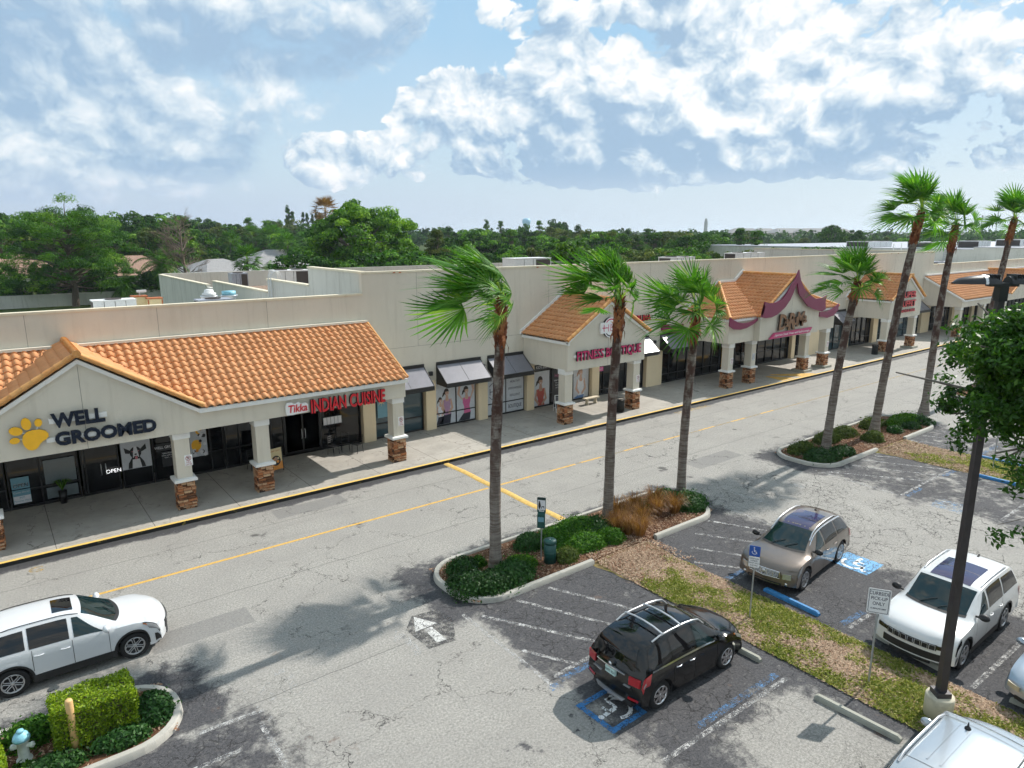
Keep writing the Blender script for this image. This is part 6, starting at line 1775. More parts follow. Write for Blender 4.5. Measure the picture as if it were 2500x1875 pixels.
# ================================================================== street furniture
# wheel stops
def wheel_stop(mat_):
    mb = MB(); L = .93
    prof = [(-.085, 0), (-.075, .075), (-.045, .125), (.045, .125), (.075, .075), (.085, 0)]
    vs = []
    for y, s_ in ((-L, 0), (-L + .07, 1), (L - .07, 1), (L, 0)):
        for a, z in prof: vs.append((a * (1 if s_ else .94), y, z if s_ else z * .62))
    n = 6
    fs = [(i * n + k, i * n + k + 1, (i + 1) * n + k + 1, (i + 1) * n + k) for i in range(3) for k in range(n - 1)] + [tuple(range(n - 1, -1, -1)), tuple(3 * n + k for k in range(n))]
    mb.add(vs, fs)
    o = mb.build('wheel_stop', mat_)
    o['category'] = 'wheel stop'; o['group'] = 'wheel stops in the parking bays'
    return o
wa, wb_ = wheel_stop('stop_concrete'), wheel_stop('stop_blue')
fa, fb = [True], [True]
def stop(kind, x, y, rz, lab, sc=1.0):
    src, fl = ((wa, fa), (wb_, fb))[kind]
    o = src if fl[0] else src.copy()
    if not fl[0]: COL.objects.link(o)
    fl[0] = False
    o.location = (x, y, .003); o.rotation_euler.z = rz; o['label'] = lab; o.scale.y = sc
stop(0, 14.98, 6.2, R(2.5), 'grey concrete wheel stop alone in the empty near bay', 1.06)
stop(0, 15.13, 9.75, R(1), 'dark concrete wheel stop under the nose of the black crossover')
stop(0, 18.65, 6.65, R(-8), 'weathered concrete wheel stop under the front of the large white SUV')
stop(1, 18.56, 9.98, R(-2.3), 'blue wheel stop in the bay beside the bronze crossover')
stop(1, 35.91, 10.05, R(-1), 'blue wheel stop on the near side of the farther grass strip')
stop(1, 39.14, 10.97, R(-2), 'blue wheel stop on the far side of the farther grass strip')
stop(0, 18.62, 3.3, R(3), 'concrete wheel stop in front of the silver blue saloon')

def post_sign(name, lab, x, y, zt_, plates, rz, group='post mounted signs in the grass strips', lean=(0, 0)):
    t = thing(name, lab, 'sign post', (x, y, 0), rz, group)
    mb = MB(); mb.path([(0, 0, -.05), (lean[0], lean[1], zt_)], .026, 6)
    mb.build('post', 'galvanised', t)
    return t
FACE = -PI / 2            # plates face -X, towards the drone
t = post_sign('curbside_pickup_sign', 'white CURBSIDE PICK-UP ONLY sign on a galvanised post in the grass', 16.44, 6.62, 2.6, None, 0)
def plate_on(t, z0, z1, w, mat_, xo=-.04, rz=R(-52), border=True):
    """a sign plate facing the drone, turned about the post"""
    e = bpy.data.objects.new('plate', None); bpy.data.objects.remove(e)
    c, s_ = math.cos(rz), math.sin(rz)
    mb = MB()
    def T(u, z, d): return (u * c + d * s_, u * s_ - d * c, z)
    r = .03; pts = []
    for cx, cz, a0 in ((w / 2 - r, z0 + r, -90), (w / 2 - r, z1 - r, 0), (-w / 2 + r, z1 - r, 90), (-w / 2 + r, z0 + r, 180)):
        for k in range(4): a = R(a0 + 30 * k); pts.append((cx + r * math.cos(a), cz + r * math.sin(a)))
    n = len(pts)
    mb.add([T(u, z, .034) for u, z in pts] + [T(u, z, .028) for u, z in pts], [tuple(range(n)), tuple(range(2 * n - 1, n - 1, -1))] + [(i, i + n, (i + 1) % n + n, (i + 1) % n) for i in range(n)])
    p = mb.build('plate', mat_, t)
    if border:
        mb = MB()
        q = [(u * (1 - .05 / w * 1.0), (z - (z0 + z1) / 2) * (1 - .05 / (z1 - z0)) + (z0 + z1) / 2) for u, z in pts]; q2 = [(u * (1 - .075 / w), (z - (z0 + z1) / 2) * (1 - .075 / (z1 - z0)) + (z0 + z1) / 2) for u, z in pts]
        mb.add([T(u, z, .0355) for u, z in q] + [T(u, z, .0355) for u, z in q2], [(i, (i + 1) % n, (i + 1) % n + n, i + n) for i in range(n)])
        mb.build('border', 'sign_dark_text', p)
    def put(body, size, z, mat2='sign_dark_text', sx=.85, u=0.0, off_=.004):
        x, y, zz_ = T(u, z, .036)
        return text_mesh('lettering', body, size, mat2, p, (x, y, zz_), (PI / 2, 0, rz), .0008, off_, 'CENTER', sx)
    return p, put, T
p, put, T = plate_on(t, 2.0, 2.66, .50, 'sign_white', rz=R(-58))
put('CURBSIDE', .125, 2.50, off_=.001, sx=.8); put('PICK-UP', .125, 2.365, off_=.001, sx=.8); put('ONLY', .125, 2.23, off_=.001, sx=.8); put('10 MINUTE LIMIT', .055, 2.12, off_=.001)
def isa(t, lab):
    p, put, T = plate_on(t, 2.02, 2.34, .30, 'sign_blue', rz=R(-62), border=False)
    mb = MB()
    def q(pts): mb.add([T(u, z, .036) for u, z in pts], [tuple(range(len(pts)))])
    cz = 2.18
    for i in range(12):
        a0, a1 = R(160 + i * 17), R(160 + (i + 1) * 17)
        q([(.055 * math.cos(a0) - .01, cz - .03 + .055 * math.sin(a0)), (.072 * math.cos(a0) - .01, cz - .03 + .072 * math.sin(a0)), (.072 * math.cos(a1) - .01, cz - .03 + .072 * math.sin(a1)), (.055 * math.cos(a1) - .01, cz - .03 + .055 * math.sin(a1))])
    q([(-.03, cz + .07), (-.01, cz + .07), (-.005, cz - .02), (-.025, cz - .02)]); q([(-.02, cz + .03), (.03, cz + .03), (.03, cz + .015), (-.02, cz + .015)]); q([(-.02, cz - .005), (.04, cz - .005), (.07, cz - .075), (.05, cz - .08), (.028, cz - .025), (-.02, cz - .025)])
    q([(-.02 + .02 * math.cos(k * PI / 4), cz + .10 + .02 * math.sin(k * PI / 4)) for k in range(8)])
    mb.build('wheelchair_emblem', 'sign_white', p)
    p, put, T = plate_on(t, 1.68, 2.0, .30, 'sign_white', rz=R(-62), border=False)
    for k, s_ in enumerate(('PARKING BY', 'DISABLED', 'PERMIT ONLY', '$250 FINE')): put(s_, .055, 1.93 - k * .07, off_=.0)
t = post_sign('accessible_parking_sign', 'blue wheelchair sign on a post in front of the bronze grille', 16.74, 10.22, 2.3, None, 0, lean=(.03, .0)); isa(t, '')
t = post_sign('accessible_parking_sign', 'blue wheelchair sign on a post in the farther grass strip under the oak', 37.52, 10.75, 2.3, None, 0); isa(t, '')

# tall lamp post on its round concrete footing
LX, LY = 16.51, 5.06
t = thing('lamp_post', 'tall dark bronze square lamp post on a round cream concrete footing', 'lamp post', (LX, LY, 0))
mb = MB(); mb.lathe([(.30, -.05), (.30, .58), (.285, .62), (.001, .62)], n=32); mb.build('footing', 'post_concrete', t)
mb = MB(); vs = []
for z, w in ((.62, .085), (10.02, .062)):
    for a, b_ in ((-1, -1), (1, -1), (1, 1), (-1, 1)): vs.append((a * w, b_ * w, z))
mb.add(vs, [(0, 1, 5, 4), (1, 2, 6, 5), (2, 3, 7, 6), (3, 0, 4, 7), (4, 5, 6, 7)]); mb.build('pole', 'lamp_bronze', t)
mb = MB(); mb.box(-.16, .16, -.16, .16, .62, .74); mb.build('base_cover', 'lamp_bronze', t)
mb = MB(); mb.path([(.1, -.09, 1.0), (.12, -.1, .8), (.2, -.16, .66), (.27, -.17, .5), (.30, -.1, .25), (.31, -.05, .02)], .012, 6); mb.build('cable', 'lamp_black', t)
mb = MB(); mb.box(-.09, .09, -.09, .09, 9.75, 10.09); mb.box(-.10, .10, -.28, .28, 10.05, 10.12); mb.build('bracket', 'lamp_black', t)
for s_ in (-1, 1):
    mb = MB()
    # cobra-back lamp head: long low shell, domed, pointing along Y
    prof = [(.0, .15, .15), (.12, .19, .18), (.30, .20, .185), (.55, .185, .16), (.80, .13, .11), (.92, .05, .03)]
    n = 10; vs = []
    for d, w, h in prof:
        for k in range(n + 1):
            a = PI * k / n; vs.append((w * math.cos(a), s_ * (.10 + d), 10.10 + h * math.sin(a) * 1.0))
    fs = [(i * (n + 1) + k, i * (n + 1) + k + 1, (i + 1) * (n + 1) + k + 1, (i + 1) * (n + 1) + k) for i in range(len(prof) - 1) for k in range(n)]
    fs += [tuple(i * (n + 1) for i in range(len(prof))) + tuple(i * (n + 1) + n for i in range(len(prof) - 1, -1, -1)), tuple(range(n + 1))]
    mb.add(vs, fs, 0, .5, True)
    h = mb.build('lamp_head', 'lamp_black', t, sharp=50)
    mb = MB()
    for k in range(4): mb.box(-.15 + 0, .15, s_ * (.16 + k * .05), s_ * (.175 + k * .05), 10.13, 10.295)
    mb.build('cooling_fin', 'lamp_black', h)
    mb = MB(); n = 12
    vs = []
    for y_ in (.30, .36):
        for k in range(n + 1): a = PI * k / n; vs.append((.199 * math.cos(a), s_ * (.10 + y_), 10.102 + .186 * math.sin(a)))
    mb.add(vs, [(k, k + 1, n + 2 + k, n + 1 + k) for k in range(n)], 0, .5, True); mb.build('bright_band', 'aluminium', h)
    for o_ in (h,): o_.rotation_euler.z = 0
t.rotation_euler.z = R(52)

# pet waste station and bin
t = thing('pet_waste_station', 'green dog waste bag dispenser on a post with a cyan lettered sign', 'sign post', (14.22, 16.75, .08), R(-15))
mb = MB(); mb.path([(0, 0, 0), (0, 0, 2.25)], .025, 8); mb.build('post', 'galvanised', t)
p, put, T = plate_on(t, 1.75, 2.3, .30, 'bin_green', rz=R(-35), border=False)
put('DOG WASTE', .055, 2.23, 'sign_black'); put('PICK UP', .055, 1.79, 'sign_white')
mb = MB(); mb.add([T(u, z, .0355) for u, z in ((-.13, 1.85), (.13, 1.85), (.13, 2.2), (-.13, 2.2))], [(0, 1, 2, 3)]); mb.build('panel', 'cloth_white', p)
mb = MB()
def q(pts): mb.add([T(u, z, .037) for u, z in pts], [tuple(range(len(pts)))])
q([(-.07 + .03 * math.cos(k * PI / 4), 2.13 + .03 * math.sin(k * PI / 4)) for k in range(8)]); q([(-.10, 2.1), (-.04, 2.1), (-.02, 1.98), (-.05, 1.88), (-.09, 1.88), (-.11, 1.98)]); q([(.0, 1.98), (.09, 1.99), (.1, 1.90), (.08, 1.90), (.07, 1.95), (.02, 1.95), (.01, 1.90), (-.01, 1.90)])
mb.build('walking_emblem', 'sign_black', p)
mb = MB(); mb.box(-.13, .13, -.13, -.02, 1.22, 1.70); mb.prism([(-.13, 1.70), (-.02, 1.70), (-.02, 1.76)], -.13, .13, 'x'); d = mb.build('dispenser', 'bin_green', t); d.rotation_euler.z = R(-35)
mb = MB(); mb.box(-.10, .10, -.135, -.131, 1.45, 1.62); mb.build('dispenser_label', 'cyan_sign', d)
t = thing('round_bin', 'dark green cylindrical bin with a lid below the dog waste sign', 'bin', (14.33, 16.42, .08))
mb = MB(); mb.lathe([(.21, 0), (.21, .80), (.001, .80)], n=26); mb.build('drum', 'bin_green', t)
mb = MB(); mb.lathe([(.225, .72), (.228, .80), (.19, .845), (.001, .85)], n=26); mb.build('lid', 'bin_green', t)
mb = MB(); mb.lathe([(.212, .38), (.216, .40), (.212, .42)], n=26); mb.build('band', 'bin_green', t)
mb = MB(); mb.lathe([(.03, .852), (.001, .856)], n=10); mb.build('lid_label', 'sign_white', t)

# bollard and hydrant
t = thing('marker_post', 'thick cream yellow pipe bollard beside the clipped hedge', 'bollard', (.40, 15.98, .08))
mb = MB(); mb.lathe([(.075, 0), (.075, 1.28), (.06, 1.31), (.001, 1.315)], n=20); mb.build('pipe', 'bollard_yellow', t)
t = thing('fire_hydrant', 'pale fire hydrant with a sky blue bonnet among the shrubs', 'fire hydrant', (-.50, 16.40, .08))
mb = MB(); mb.lathe([(.15, 0), (.15, .05), (.105, .07), (.10, .46), (.125, .47), (.13, .52)], n=22); mb.build('barrel', 'hydrant_white', t)
mb = MB(); mb.lathe([(.16, .52), (.165, .56), (.15, .60), (.12, .655), (.07, .69), (.06, .70), (.075, .71), (.06, .745), (.001, .76)], n=22); mb.build('bonnet', 'hydrant_blue', t)
for a in (0, PI * .5, PI):
    mb = MB(); d = Vector((math.cos(a - .4), math.sin(a - .4), 0)); c_ = Vector((0, 0, .36))
    mb.path([c_ + d * .08, c_ + d * .15, c_ + d * .16, c_ + d * .21], [.05, .05, .062, .062], 12); mb.path([c_ + d * .21, c_ + d * .235], .022, 6)
    mb.build('outlet_cap', 'hydrant_white', t)

# things on the pavement
def ribbed_bin(x, y, lab):
    t = thing('litter_bin', lab, 'bin', (x, y, .15), 0, 'black ribbed litter bins by the columns')
    mb = MB(); mb.lathe([(.22, .04), (.22, .78), (.001, .78)], n=24); mb.build('liner', 'bin_black', t)
    mb = MB()
    for k in range(24):
        a = 2 * PI * k / 24; c, s_ = math.cos(a), math.sin(a)
        mb.path([(.25 * c, .25 * s_, .02), (.25 * c, .25 * s_, .78), (.29 * c, .29 * s_, .86)], .013, 4)
    mb.build('slats', 'bin_black', t)
    mb = MB(); mb.lathe([(.24, .0), (.27, .0), (.27, .05), (.24, .05), (.24, 0)], n=24, cap=False); mb.lathe([(.25, .84), (.30, .84), (.30, .88), (.25, .88), (.25, .84)], n=24, cap=False); mb.build('hoop', 'bin_black', t)
    return t
ribbed_bin(30.95, 28.95, 'black ribbed litter bin beside the right column of the fitness gable')
ribbed_bin(65.1, 29.25, 'black ribbed litter bin beside the left column of the buffet gable')
t = thing('stone_bench', 'small cast stone bench in front of the fitness studio door', 'bench', (31.0, 31.6, .15), R(2))
mb = MB(); mb.box(-.62, .62, -.18, .18, .38, .45); mb.build('seat', 'stone_bench', t)
for s_ in (-1, 1):
    mb = MB(); mb.prism([(-.16, 0), (.16, 0), (.13, .08), (.08, .2), (.13, .38), (-.13, .38), (-.08, .2), (-.13, .08)], s_ * .4 - .05, s_ * .4 + .05, 'x'); mb.build('leg', 'stone_bench', t)
t = thing('folding_sign', 'black chalkboard A-frame sign with white legs outside the fitness studio', 'A-frame sign', (28.0, 31.4, .15), R(-20))
for s_ in (-1, 1):
    mb = MB()
    for u in (-.28, .28): mb.path([(u, s_ * .26, 0), (u, s_ * .02, 1.05)], .020, 6)
    mb.path([(-.28, s_ * .02, 1.05), (.28, s_ * .02, 1.05)], .02, 6); mb.path([(-.28, s_ * .21, .22), (.28, s_ * .21, .22)], .02, 6)
    mb.build('frame', 'sign_white', t)
    mb = MB(); mb.add([(-.27, s_ * .212, .22), (.27, s_ * .212, .22), (.27, s_ * .024, 1.03), (-.27, s_ * .024, 1.03)], [(0, 1, 2, 3)]); mb.build('board', 'sign_black', t)
for k in range(5): text_mesh('lettering', ('KIDS ZONE', 'YOGA 9 AM', 'BARRE 10', 'JOIN US', 'TODAY')[k], .085, 'cloth_white', t, (0, -.23 + (.9 - k * .14 - .2) * .232 - .0, .88 - k * .14), (PI / 2 - R(13), 0, 0), .001, 0)
t = thing('menu_board', 'yellow and orange food menu board standing beside the second column', 'A-frame sign', (10.05, 31.05, .15), R(12))
mb = MB()
for u in (-.34, .34): mb.path([(u, -.02, 0), (u, .08, 1.16)], .018, 6); mb.path([(u, .30, 0), (u, .08, 1.16)], .018, 6)
mb.build('frame', 'frame_black', t)
mb = MB(); A = lambda u, z, d=0.0: (u, -.025 + z * .088 - d, z)
mb.add([A(-.33, .12), A(.33, .12), A(.33, 1.14), A(-.33, 1.14)], [(0, 1, 2, 3)], 0); mb.add([A(-.33, .12, .003), A(.33, .12, .003), A(.33, .50, .003), A(-.33, .34, .003)], [(0, 1, 2, 3)], 1)
def dsk(cx, cz, r, d, mi): mb.add([A(cx + r * math.cos(k * PI / 8), cz + r * math.sin(k * PI / 8), d) for k in range(16)], [tuple(range(16))], mi)
dsk(0, .55, .24, .005, 2); 
for cx, cz, r, mi in ((-.08, .48, .08, 0), (.09, .50, .07, 1), (.0, .64, .09, 3), (-.1, .62, .05, 1), (.12, .65, .05, 0)): dsk(cx, cz, r, .008, mi)
mb.build('board', ['food_cream', 'food_orange', 'sign_black', 'skin2'], t)
text_mesh('lettering', 'Indian Cuisine', .085, 'rust', t, A(0, 1.0, .004), (PI / 2 - R(5), 0, 0), .001, 0)
def cafe_chair():
    t = thing('cafe_chair', 'x', 'chair', (0, 0, 0), 0, 'black metal chairs outside the restaurant')
    for sx, sy in ((-1, -1), (1, -1), (-1, 1), (1, 1)):
        mb = MB(); mb.path([(sx * .2, sy * .2, 0), (sx * .18, sy * .18, .45)] + ([(sx * .18, .22, .92)] if sy > 0 else []), .014, 6); mb.build('leg', 'frame_black', t)
    mb = MB(); mb.box(-.20, .20, -.20, .20, .43, .46); mb.build('seat', 'frame_black', t)
    mb = MB()
    for z in (.6, .7, .8, .9): mb.path([(-.18, .20 + (z - .45) * .08, z), (.18, .20 + (z - .45) * .08, z)], .013, 6)
    for k in (-.09, 0, .09): mb.path([(k, .21, .6), (k, .235, .9)], .010, 6)
    mb.build('backrest', 'frame_black', t)
    return t
c0 = cafe_chair()
for i, (x, y, rz, lab) in enumerate(((13.25, 31.95, R(25), 'black metal chair nearest the restaurant door, under the menu papers'), (13.95, 32.05, R(-20), 'black metal chair against the restaurant window, farther from its door'), (14.35, 31.5, R(-70), 'black metal chair beside the end pilaster of the restaurant'), (9.3, 32.1, R(10), 'black metal chair half hidden behind the second column'))):
    o = c0 if i == 0 else copy_tree(c0); o.location = (x, y, .15); o.rotation_euler.z = rz; o['label'] = lab
t = thing('potted_plant', 'spiky plant in a dark pot seen through the salon window', 'potted plant', (1.72, GY - .35, .15))
mb = MB(); mb.lathe([(.12, 0), (.16, .55), (.001, .55)], n=14); mb.build('pot', 'frame_black', t)
rg_ = np.random.default_rng(9); V4 = []
for k in range(26):
    a = rg_.uniform(0, 2 * PI); l = rg_.uniform(.35, .55); d = np.array([math.cos(a), math.sin(a) * .5, 0]); p0 = np.array([0, 0, .55]); p1 = p0 + d * l * .5 + [0, 0, .45]; p2 = p0 + d * l + [0, 0, .30]; w = np.array([-math.sin(a), math.cos(a), 0]) * .02
    V4 += [[p0 - w, p0 + w, p1 + w, p1 - w], [p1 - w, p1 + w, p2, p2]]
quad_mesh('foliage', np.array(V4), rg_.random(len(V4)), 'leaf_mid', t)

# ================================================================== roof plant
def hvac(name, lab, x, y, z, lx, ly, lz, mat_='hvac_white', dark=True, rot=0, fans=1, group='air conditioning units on the shop roofs', dark_side='x'):
    t = thing(name, lab, 'air conditioner', (x, y, z), rot, group)
    mb = MB(); mb.box(-lx / 2, lx / 2, -ly / 2, ly / 2, .12, lz - .05); mb.box(-lx / 2 + .05, lx / 2 - .05, -ly / 2 + .05, ly / 2 - .05, 0, .12); mb.build('casing', mat_, t)
    mb = MB(); mb.box(-lx / 2 - .03, lx / 2 + .03, -ly / 2 - .03, ly / 2 + .03, lz - .05, lz); mb.build('top_panel', mat_, t)
    mb = MB()
    for k in range(1, 4): u = -lx / 2 + lx * k / 4; mb.box(u - .012, u + .012, -ly / 2 - .012, -ly / 2, .15, lz - .08)
    mb.build('panel_joint', 'hvac_dark', t)
    if dark:
        mb = MB()
        if dark_side == 'y': mb.box(lx * .08, lx / 2 - .06, -ly / 2 - .015, -ly / 2 + .01, .2, lz - .1)
        else: mb.box(-lx / 2 - .015, -lx / 2 + .01, -ly / 2 + .1, ly / 2 - .1, .2, lz - .1)
        mb.build('coil_grille', 'hvac_dark', t)
    for k in range(fans):
        mb = MB(); u = 0 if fans == 1 else (-lx / 4 + k * lx / 2); r = min(lx / fans, ly) * .36
        mb.lathe([(r, lz), (r + .03, lz + .06), (r, lz + .06), (r * .9, lz + .02), (.001, lz + .02)], (u, 0, 0), 20); mb.build('fan_shroud', 'hvac_dark', t)
    return t
hvac('rooftop_unit', 'long white rooftop unit with a round dark fan above the left parapet', 6.5, 48.2, 6.2, 2.3, 1.2, .98, fans=1)
hvac('rooftop_unit', 'grey rooftop unit in front of the kitchen exhaust fans', 11.35, 44.6, 6.2, 1.9, 1.2, 1.0, 'hvac_grey', fans=1)
hvac('rooftop_unit', 'dark caged rooftop unit on the gravel roof left of the big white unit', 17.6, 60.6, 6.6, 1.3, 1.1, 1.25, 'hvac_grey', dark_side='y')
hvac('rooftop_unit', 'big white panelled rooftop unit behind the stepped side wall', 20.4, 56.2, 6.6, 2.7, 1.9, 1.6, dark_side='y', fans=2)
hvac('rooftop_unit', 'white rooftop unit with three dark grilles behind the tall parapet near the first palm', 30.6, 37.9, 8.0, 3.2, 1.4, 1.45, dark_side='y', fans=0)
hvac('rooftop_unit', 'pale rooftop unit just showing above the tall parapet behind the third palm', 48.6, 39.4, 7.7, 3.2, 1.4, 1.42, fans=2)
hvac('rooftop_unit', 'pale rooftop unit just showing over the parapet near the purple fin tip', 62.5, 42.0, 7.6, 5.0, 1.4, 1.6, fans=2)
hvac('rooftop_unit', 'small blue grey rooftop unit right beside the end of the tall wall', 90.2, 37.3, 6.35, 1.0, 1.0, 1.7, 'hvac_grey', fans=0)
hvac('rooftop_unit', 'low pale rooftop unit at the foot of the roof ladder', 98.5, 37.5, 6.35, 3.6, 1.3, 1.25, 'hvac_grey', fans=1)
for i, (x, y, lx, ly, lz, z, l) in enumerate(((131, 62, 9, 4, 1.1, 8.6, 'long pale rooftop plant box at the left end of the far store roof'), (133, 52.5, 8, 4, 1.0, 8.6, 'pale ducted rooftop box left of the ladder on the far store roof'), (134, 46, 5, 3.2, 1.3, 8.6, 'tall pale rooftop box directly above the roof ladder'), (136, 41.0, 5, 3.5, 1.2, 8.95, 'pale rooftop box just right of the raised far parapet'), (138, 35.0, 6, 3.0, 1.1, 8.95, 'wide pale rooftop box at the right end of the far store roof'))):
    hvac('rooftop_unit', l, x, y, z, lx, ly, lz, 'hvac_white', fans=2)
def mushroom_fan(x, y, z, blue, lab):
    t = thing('exhaust_fan', lab, 'exhaust fan', (x, y, z), 0, 'kitchen exhaust fans on the low roof')
    mb = MB(); mb.box(-.28, .28, -.28, .28, 0, .7); mb.build('curb', 'hvac_grey', t)
    mb = MB(); mb.lathe([(.30, .68), (.52, .98), (.55, 1.05), (.50, 1.06), (.30, .95)], n=24); mb.build('bowl', 'aluminium', t)
    mb = MB(); mb.lathe([(.40, 1.0), (.42, 1.22), (.30, 1.24), (.26, 1.42), (.12, 1.46), (.001, 1.47)] if not blue else [(.42, 1.0), (.42, 1.30), (.001, 1.32)], n=24); mb.build('cap', 'hvac_white' if not blue else 'hydrant_blue', t)
mushroom_fan(11.6, 46.4, 6.2, False, 'white capped mushroom exhaust fan behind the grey rooftop unit')
mushroom_fan(12.75, 46.2, 6.2, True, 'blue grey drum exhaust fan with a wide metal bowl')
for i, (x, y, z, lab) in enumerate(((8.15, 49.6, 6.2, 'rusty topped metal hood box beside the long white unit'), (8.9, 49.0, 6.2, 'rusty topped open frame box nearest the stepped side wall'))):
    t = thing('rusty_hood', lab, 'roof box', (x, y, z), 0, 'rusty boxes on the low roof')
    mb = MB(); mb.box(-.42, .42, -.35, .35, 0, .95 - .12 * i); mb.build('casing', 'food_cream', t)
    mb = MB(); mb.box(-.46, .46, -.40, .40, .95 - .12 * i, 1.02 - .12 * i); mb.box(-.44, -.36, -.37, -.35, 0, .9 - .12 * i); mb.box(.36, .44, -.37, -.35, 0, .9 - .12 * i); mb.build('rusty_lid', 'rust', t)
    if i == 0: mb = MB(); mb.path([(.05, 0, 1.0), (.05, 0, 1.25)], .04, 8); mb.box(-.1, .45, -.12, .12, 1.22, 1.36); mb.build('vent_pipe', 'hvac_white', t)
t = thing('roof_ladder', 'white metal ladder with curved rails climbing the stepped side wall', 'ladder', (15.45, 46.3, 6.2))
mb = MB()
for yy in (-.25, .25): mb.path([(0, yy, 0), (0, yy, 2.1), (.1, yy, 2.35), (.35, yy, 2.45), (.6, yy, 2.35), (.7, yy, 2.0)], .03, 8)
mb.build('rails', 'aluminium', t)
mb = MB()
for k in range(6): mb.path([(0, -.25, .25 + k * .32), (0, .25, .25 + k * .32)], .02, 6)
mb.build('rungs', 'aluminium', t)
for i, (x, y) in enumerate(((100, 44), (107, 46))):
    t = thing('vent_pipe', ('white vent pipe standing left of the far roof plant', 'white vent pipe standing nearer the middle of the far roof plant')[i], 'pipe', (x, y, 6.35), 0, 'vent pipes on the far low roof')
    mb = MB(); mb.path([(0, 0, 0), (0, 0, 3.4)], .06, 8); mb.build('pipe', 'hvac_white', t)
# garden wall behind the shops
mb = MB(); mb.box(-60, 120, 128.2, 128.4, 0, 1.85); mb.box(-60, 120, 128.15, 128.45, 1.85, 1.93)
for k in range(30): mb.box(-60 + k * 6, -59.7 + k * 6, 128.14, 128.2, 0, 1.84)
tag(mb.build('boundary_wall', 'concrete_wall'), 'long stained concrete block wall behind the shops in front of the trees', 'wall')
# ================================================================== palms with fan leaves
def fan_leaf(rng, pet, blade, droop, fold, wind=None, nseg=22, dead=False):
    """a costapalmate leaf growing along +X from the origin: arching petiole, pleated fan, drooping tips.
    returns (petiole quads, blade quads, tints)"""
    V, T = [], []
    # petiole arching upwards then out
    pts = []
    n = 6
    for i in range(n + 1):
        t = i / n; pts.append(np.array([pet * t * (.80 + .2 * t), 0, pet * (.50 * t - .28 * t * t)]))
    w = .022
    for i in range(n):
        a, b_ = pts[i], pts[i + 1]; y = np.array([0, w * (1 - .4 * i / n), 0])
        V.append([a - y, a + y, b_ + y, b_ - y]); T.append(.95)
    c = pts[-1]; ax = pts[-1] - pts[-2]; ax /= np.linalg.norm(ax)
    up = np.cross(ax, [0, 1, 0]); up = -up if up[2] < 0 else up
    side = np.array([0, 1.0, 0])
    spread = R(112)
    for k in range(nseg):
        u = (k + .5) / nseg * 2 - 1; a = spread * u
        l = blade * (1 - .22 * abs(u) ** 1.5) * rng.uniform(.92, 1.06)
        d = ax * math.cos(a) + side * math.sin(a)
        d = d + up * (fold * abs(math.sin(a)))
        d /= np.linalg.norm(d)
        nrm = np.cross(d, np.cross(up, d)); nrm /= np.linalg.norm(nrm)
        wd = np.cross(nrm, d)
        hw = spread / nseg * .74
        p = c.copy(); dir_ = d.copy(); prev = None
        N = 6; tint = np.clip(rng.normal(.38, .18), 0, 1)
        if dead: tint = rng.uniform(.2, .8)
        for i in range(N + 1):
            t = i / N
            wid = l * hw * (t if t < .5 else .5 * (1 - (t - .5) / .5) ** .8) + .002
            pl = up * (.02 * l * (1 if k % 2 else -1) * math.sin(PI * min(1, t * 1.6)))
            q = [p - wd * wid + pl, p + wd * wid - pl]
            if prev is not None: V.append([prev[0], prev[1], q[1], q[0]]); T.append(np.clip(tint + .25 * t * (t < .6), 0, 1))
            prev = q
            g_ = droop * (t ** 1.6) * rng.uniform(.7, 1.3)
            dir_ = dir_ + np.array([0, 0, -g_])
            if wind is not None: dir_ = dir_ + wind * (t ** 1.2) * .32
            dir_ /= np.linalg.norm(dir_)
            p = p + dir_ * (l / N)
    return V, T
def rot_mat(az, el):
    ca, sa, ce, se = math.cos(az), math.sin(az), math.cos(el), math.sin(el)
    Ry = np.array([[ce, 0, -se], [0, 1, 0], [se, 0, ce]]); Rz = np.array([[ca, -sa, 0], [sa, ca, 0], [0, 0, 1]])
    return Rz @ Ry
WIND = np.array([-math.sin(YAW), math.cos(YAW), 0.0])       # blowing towards the left of the photograph
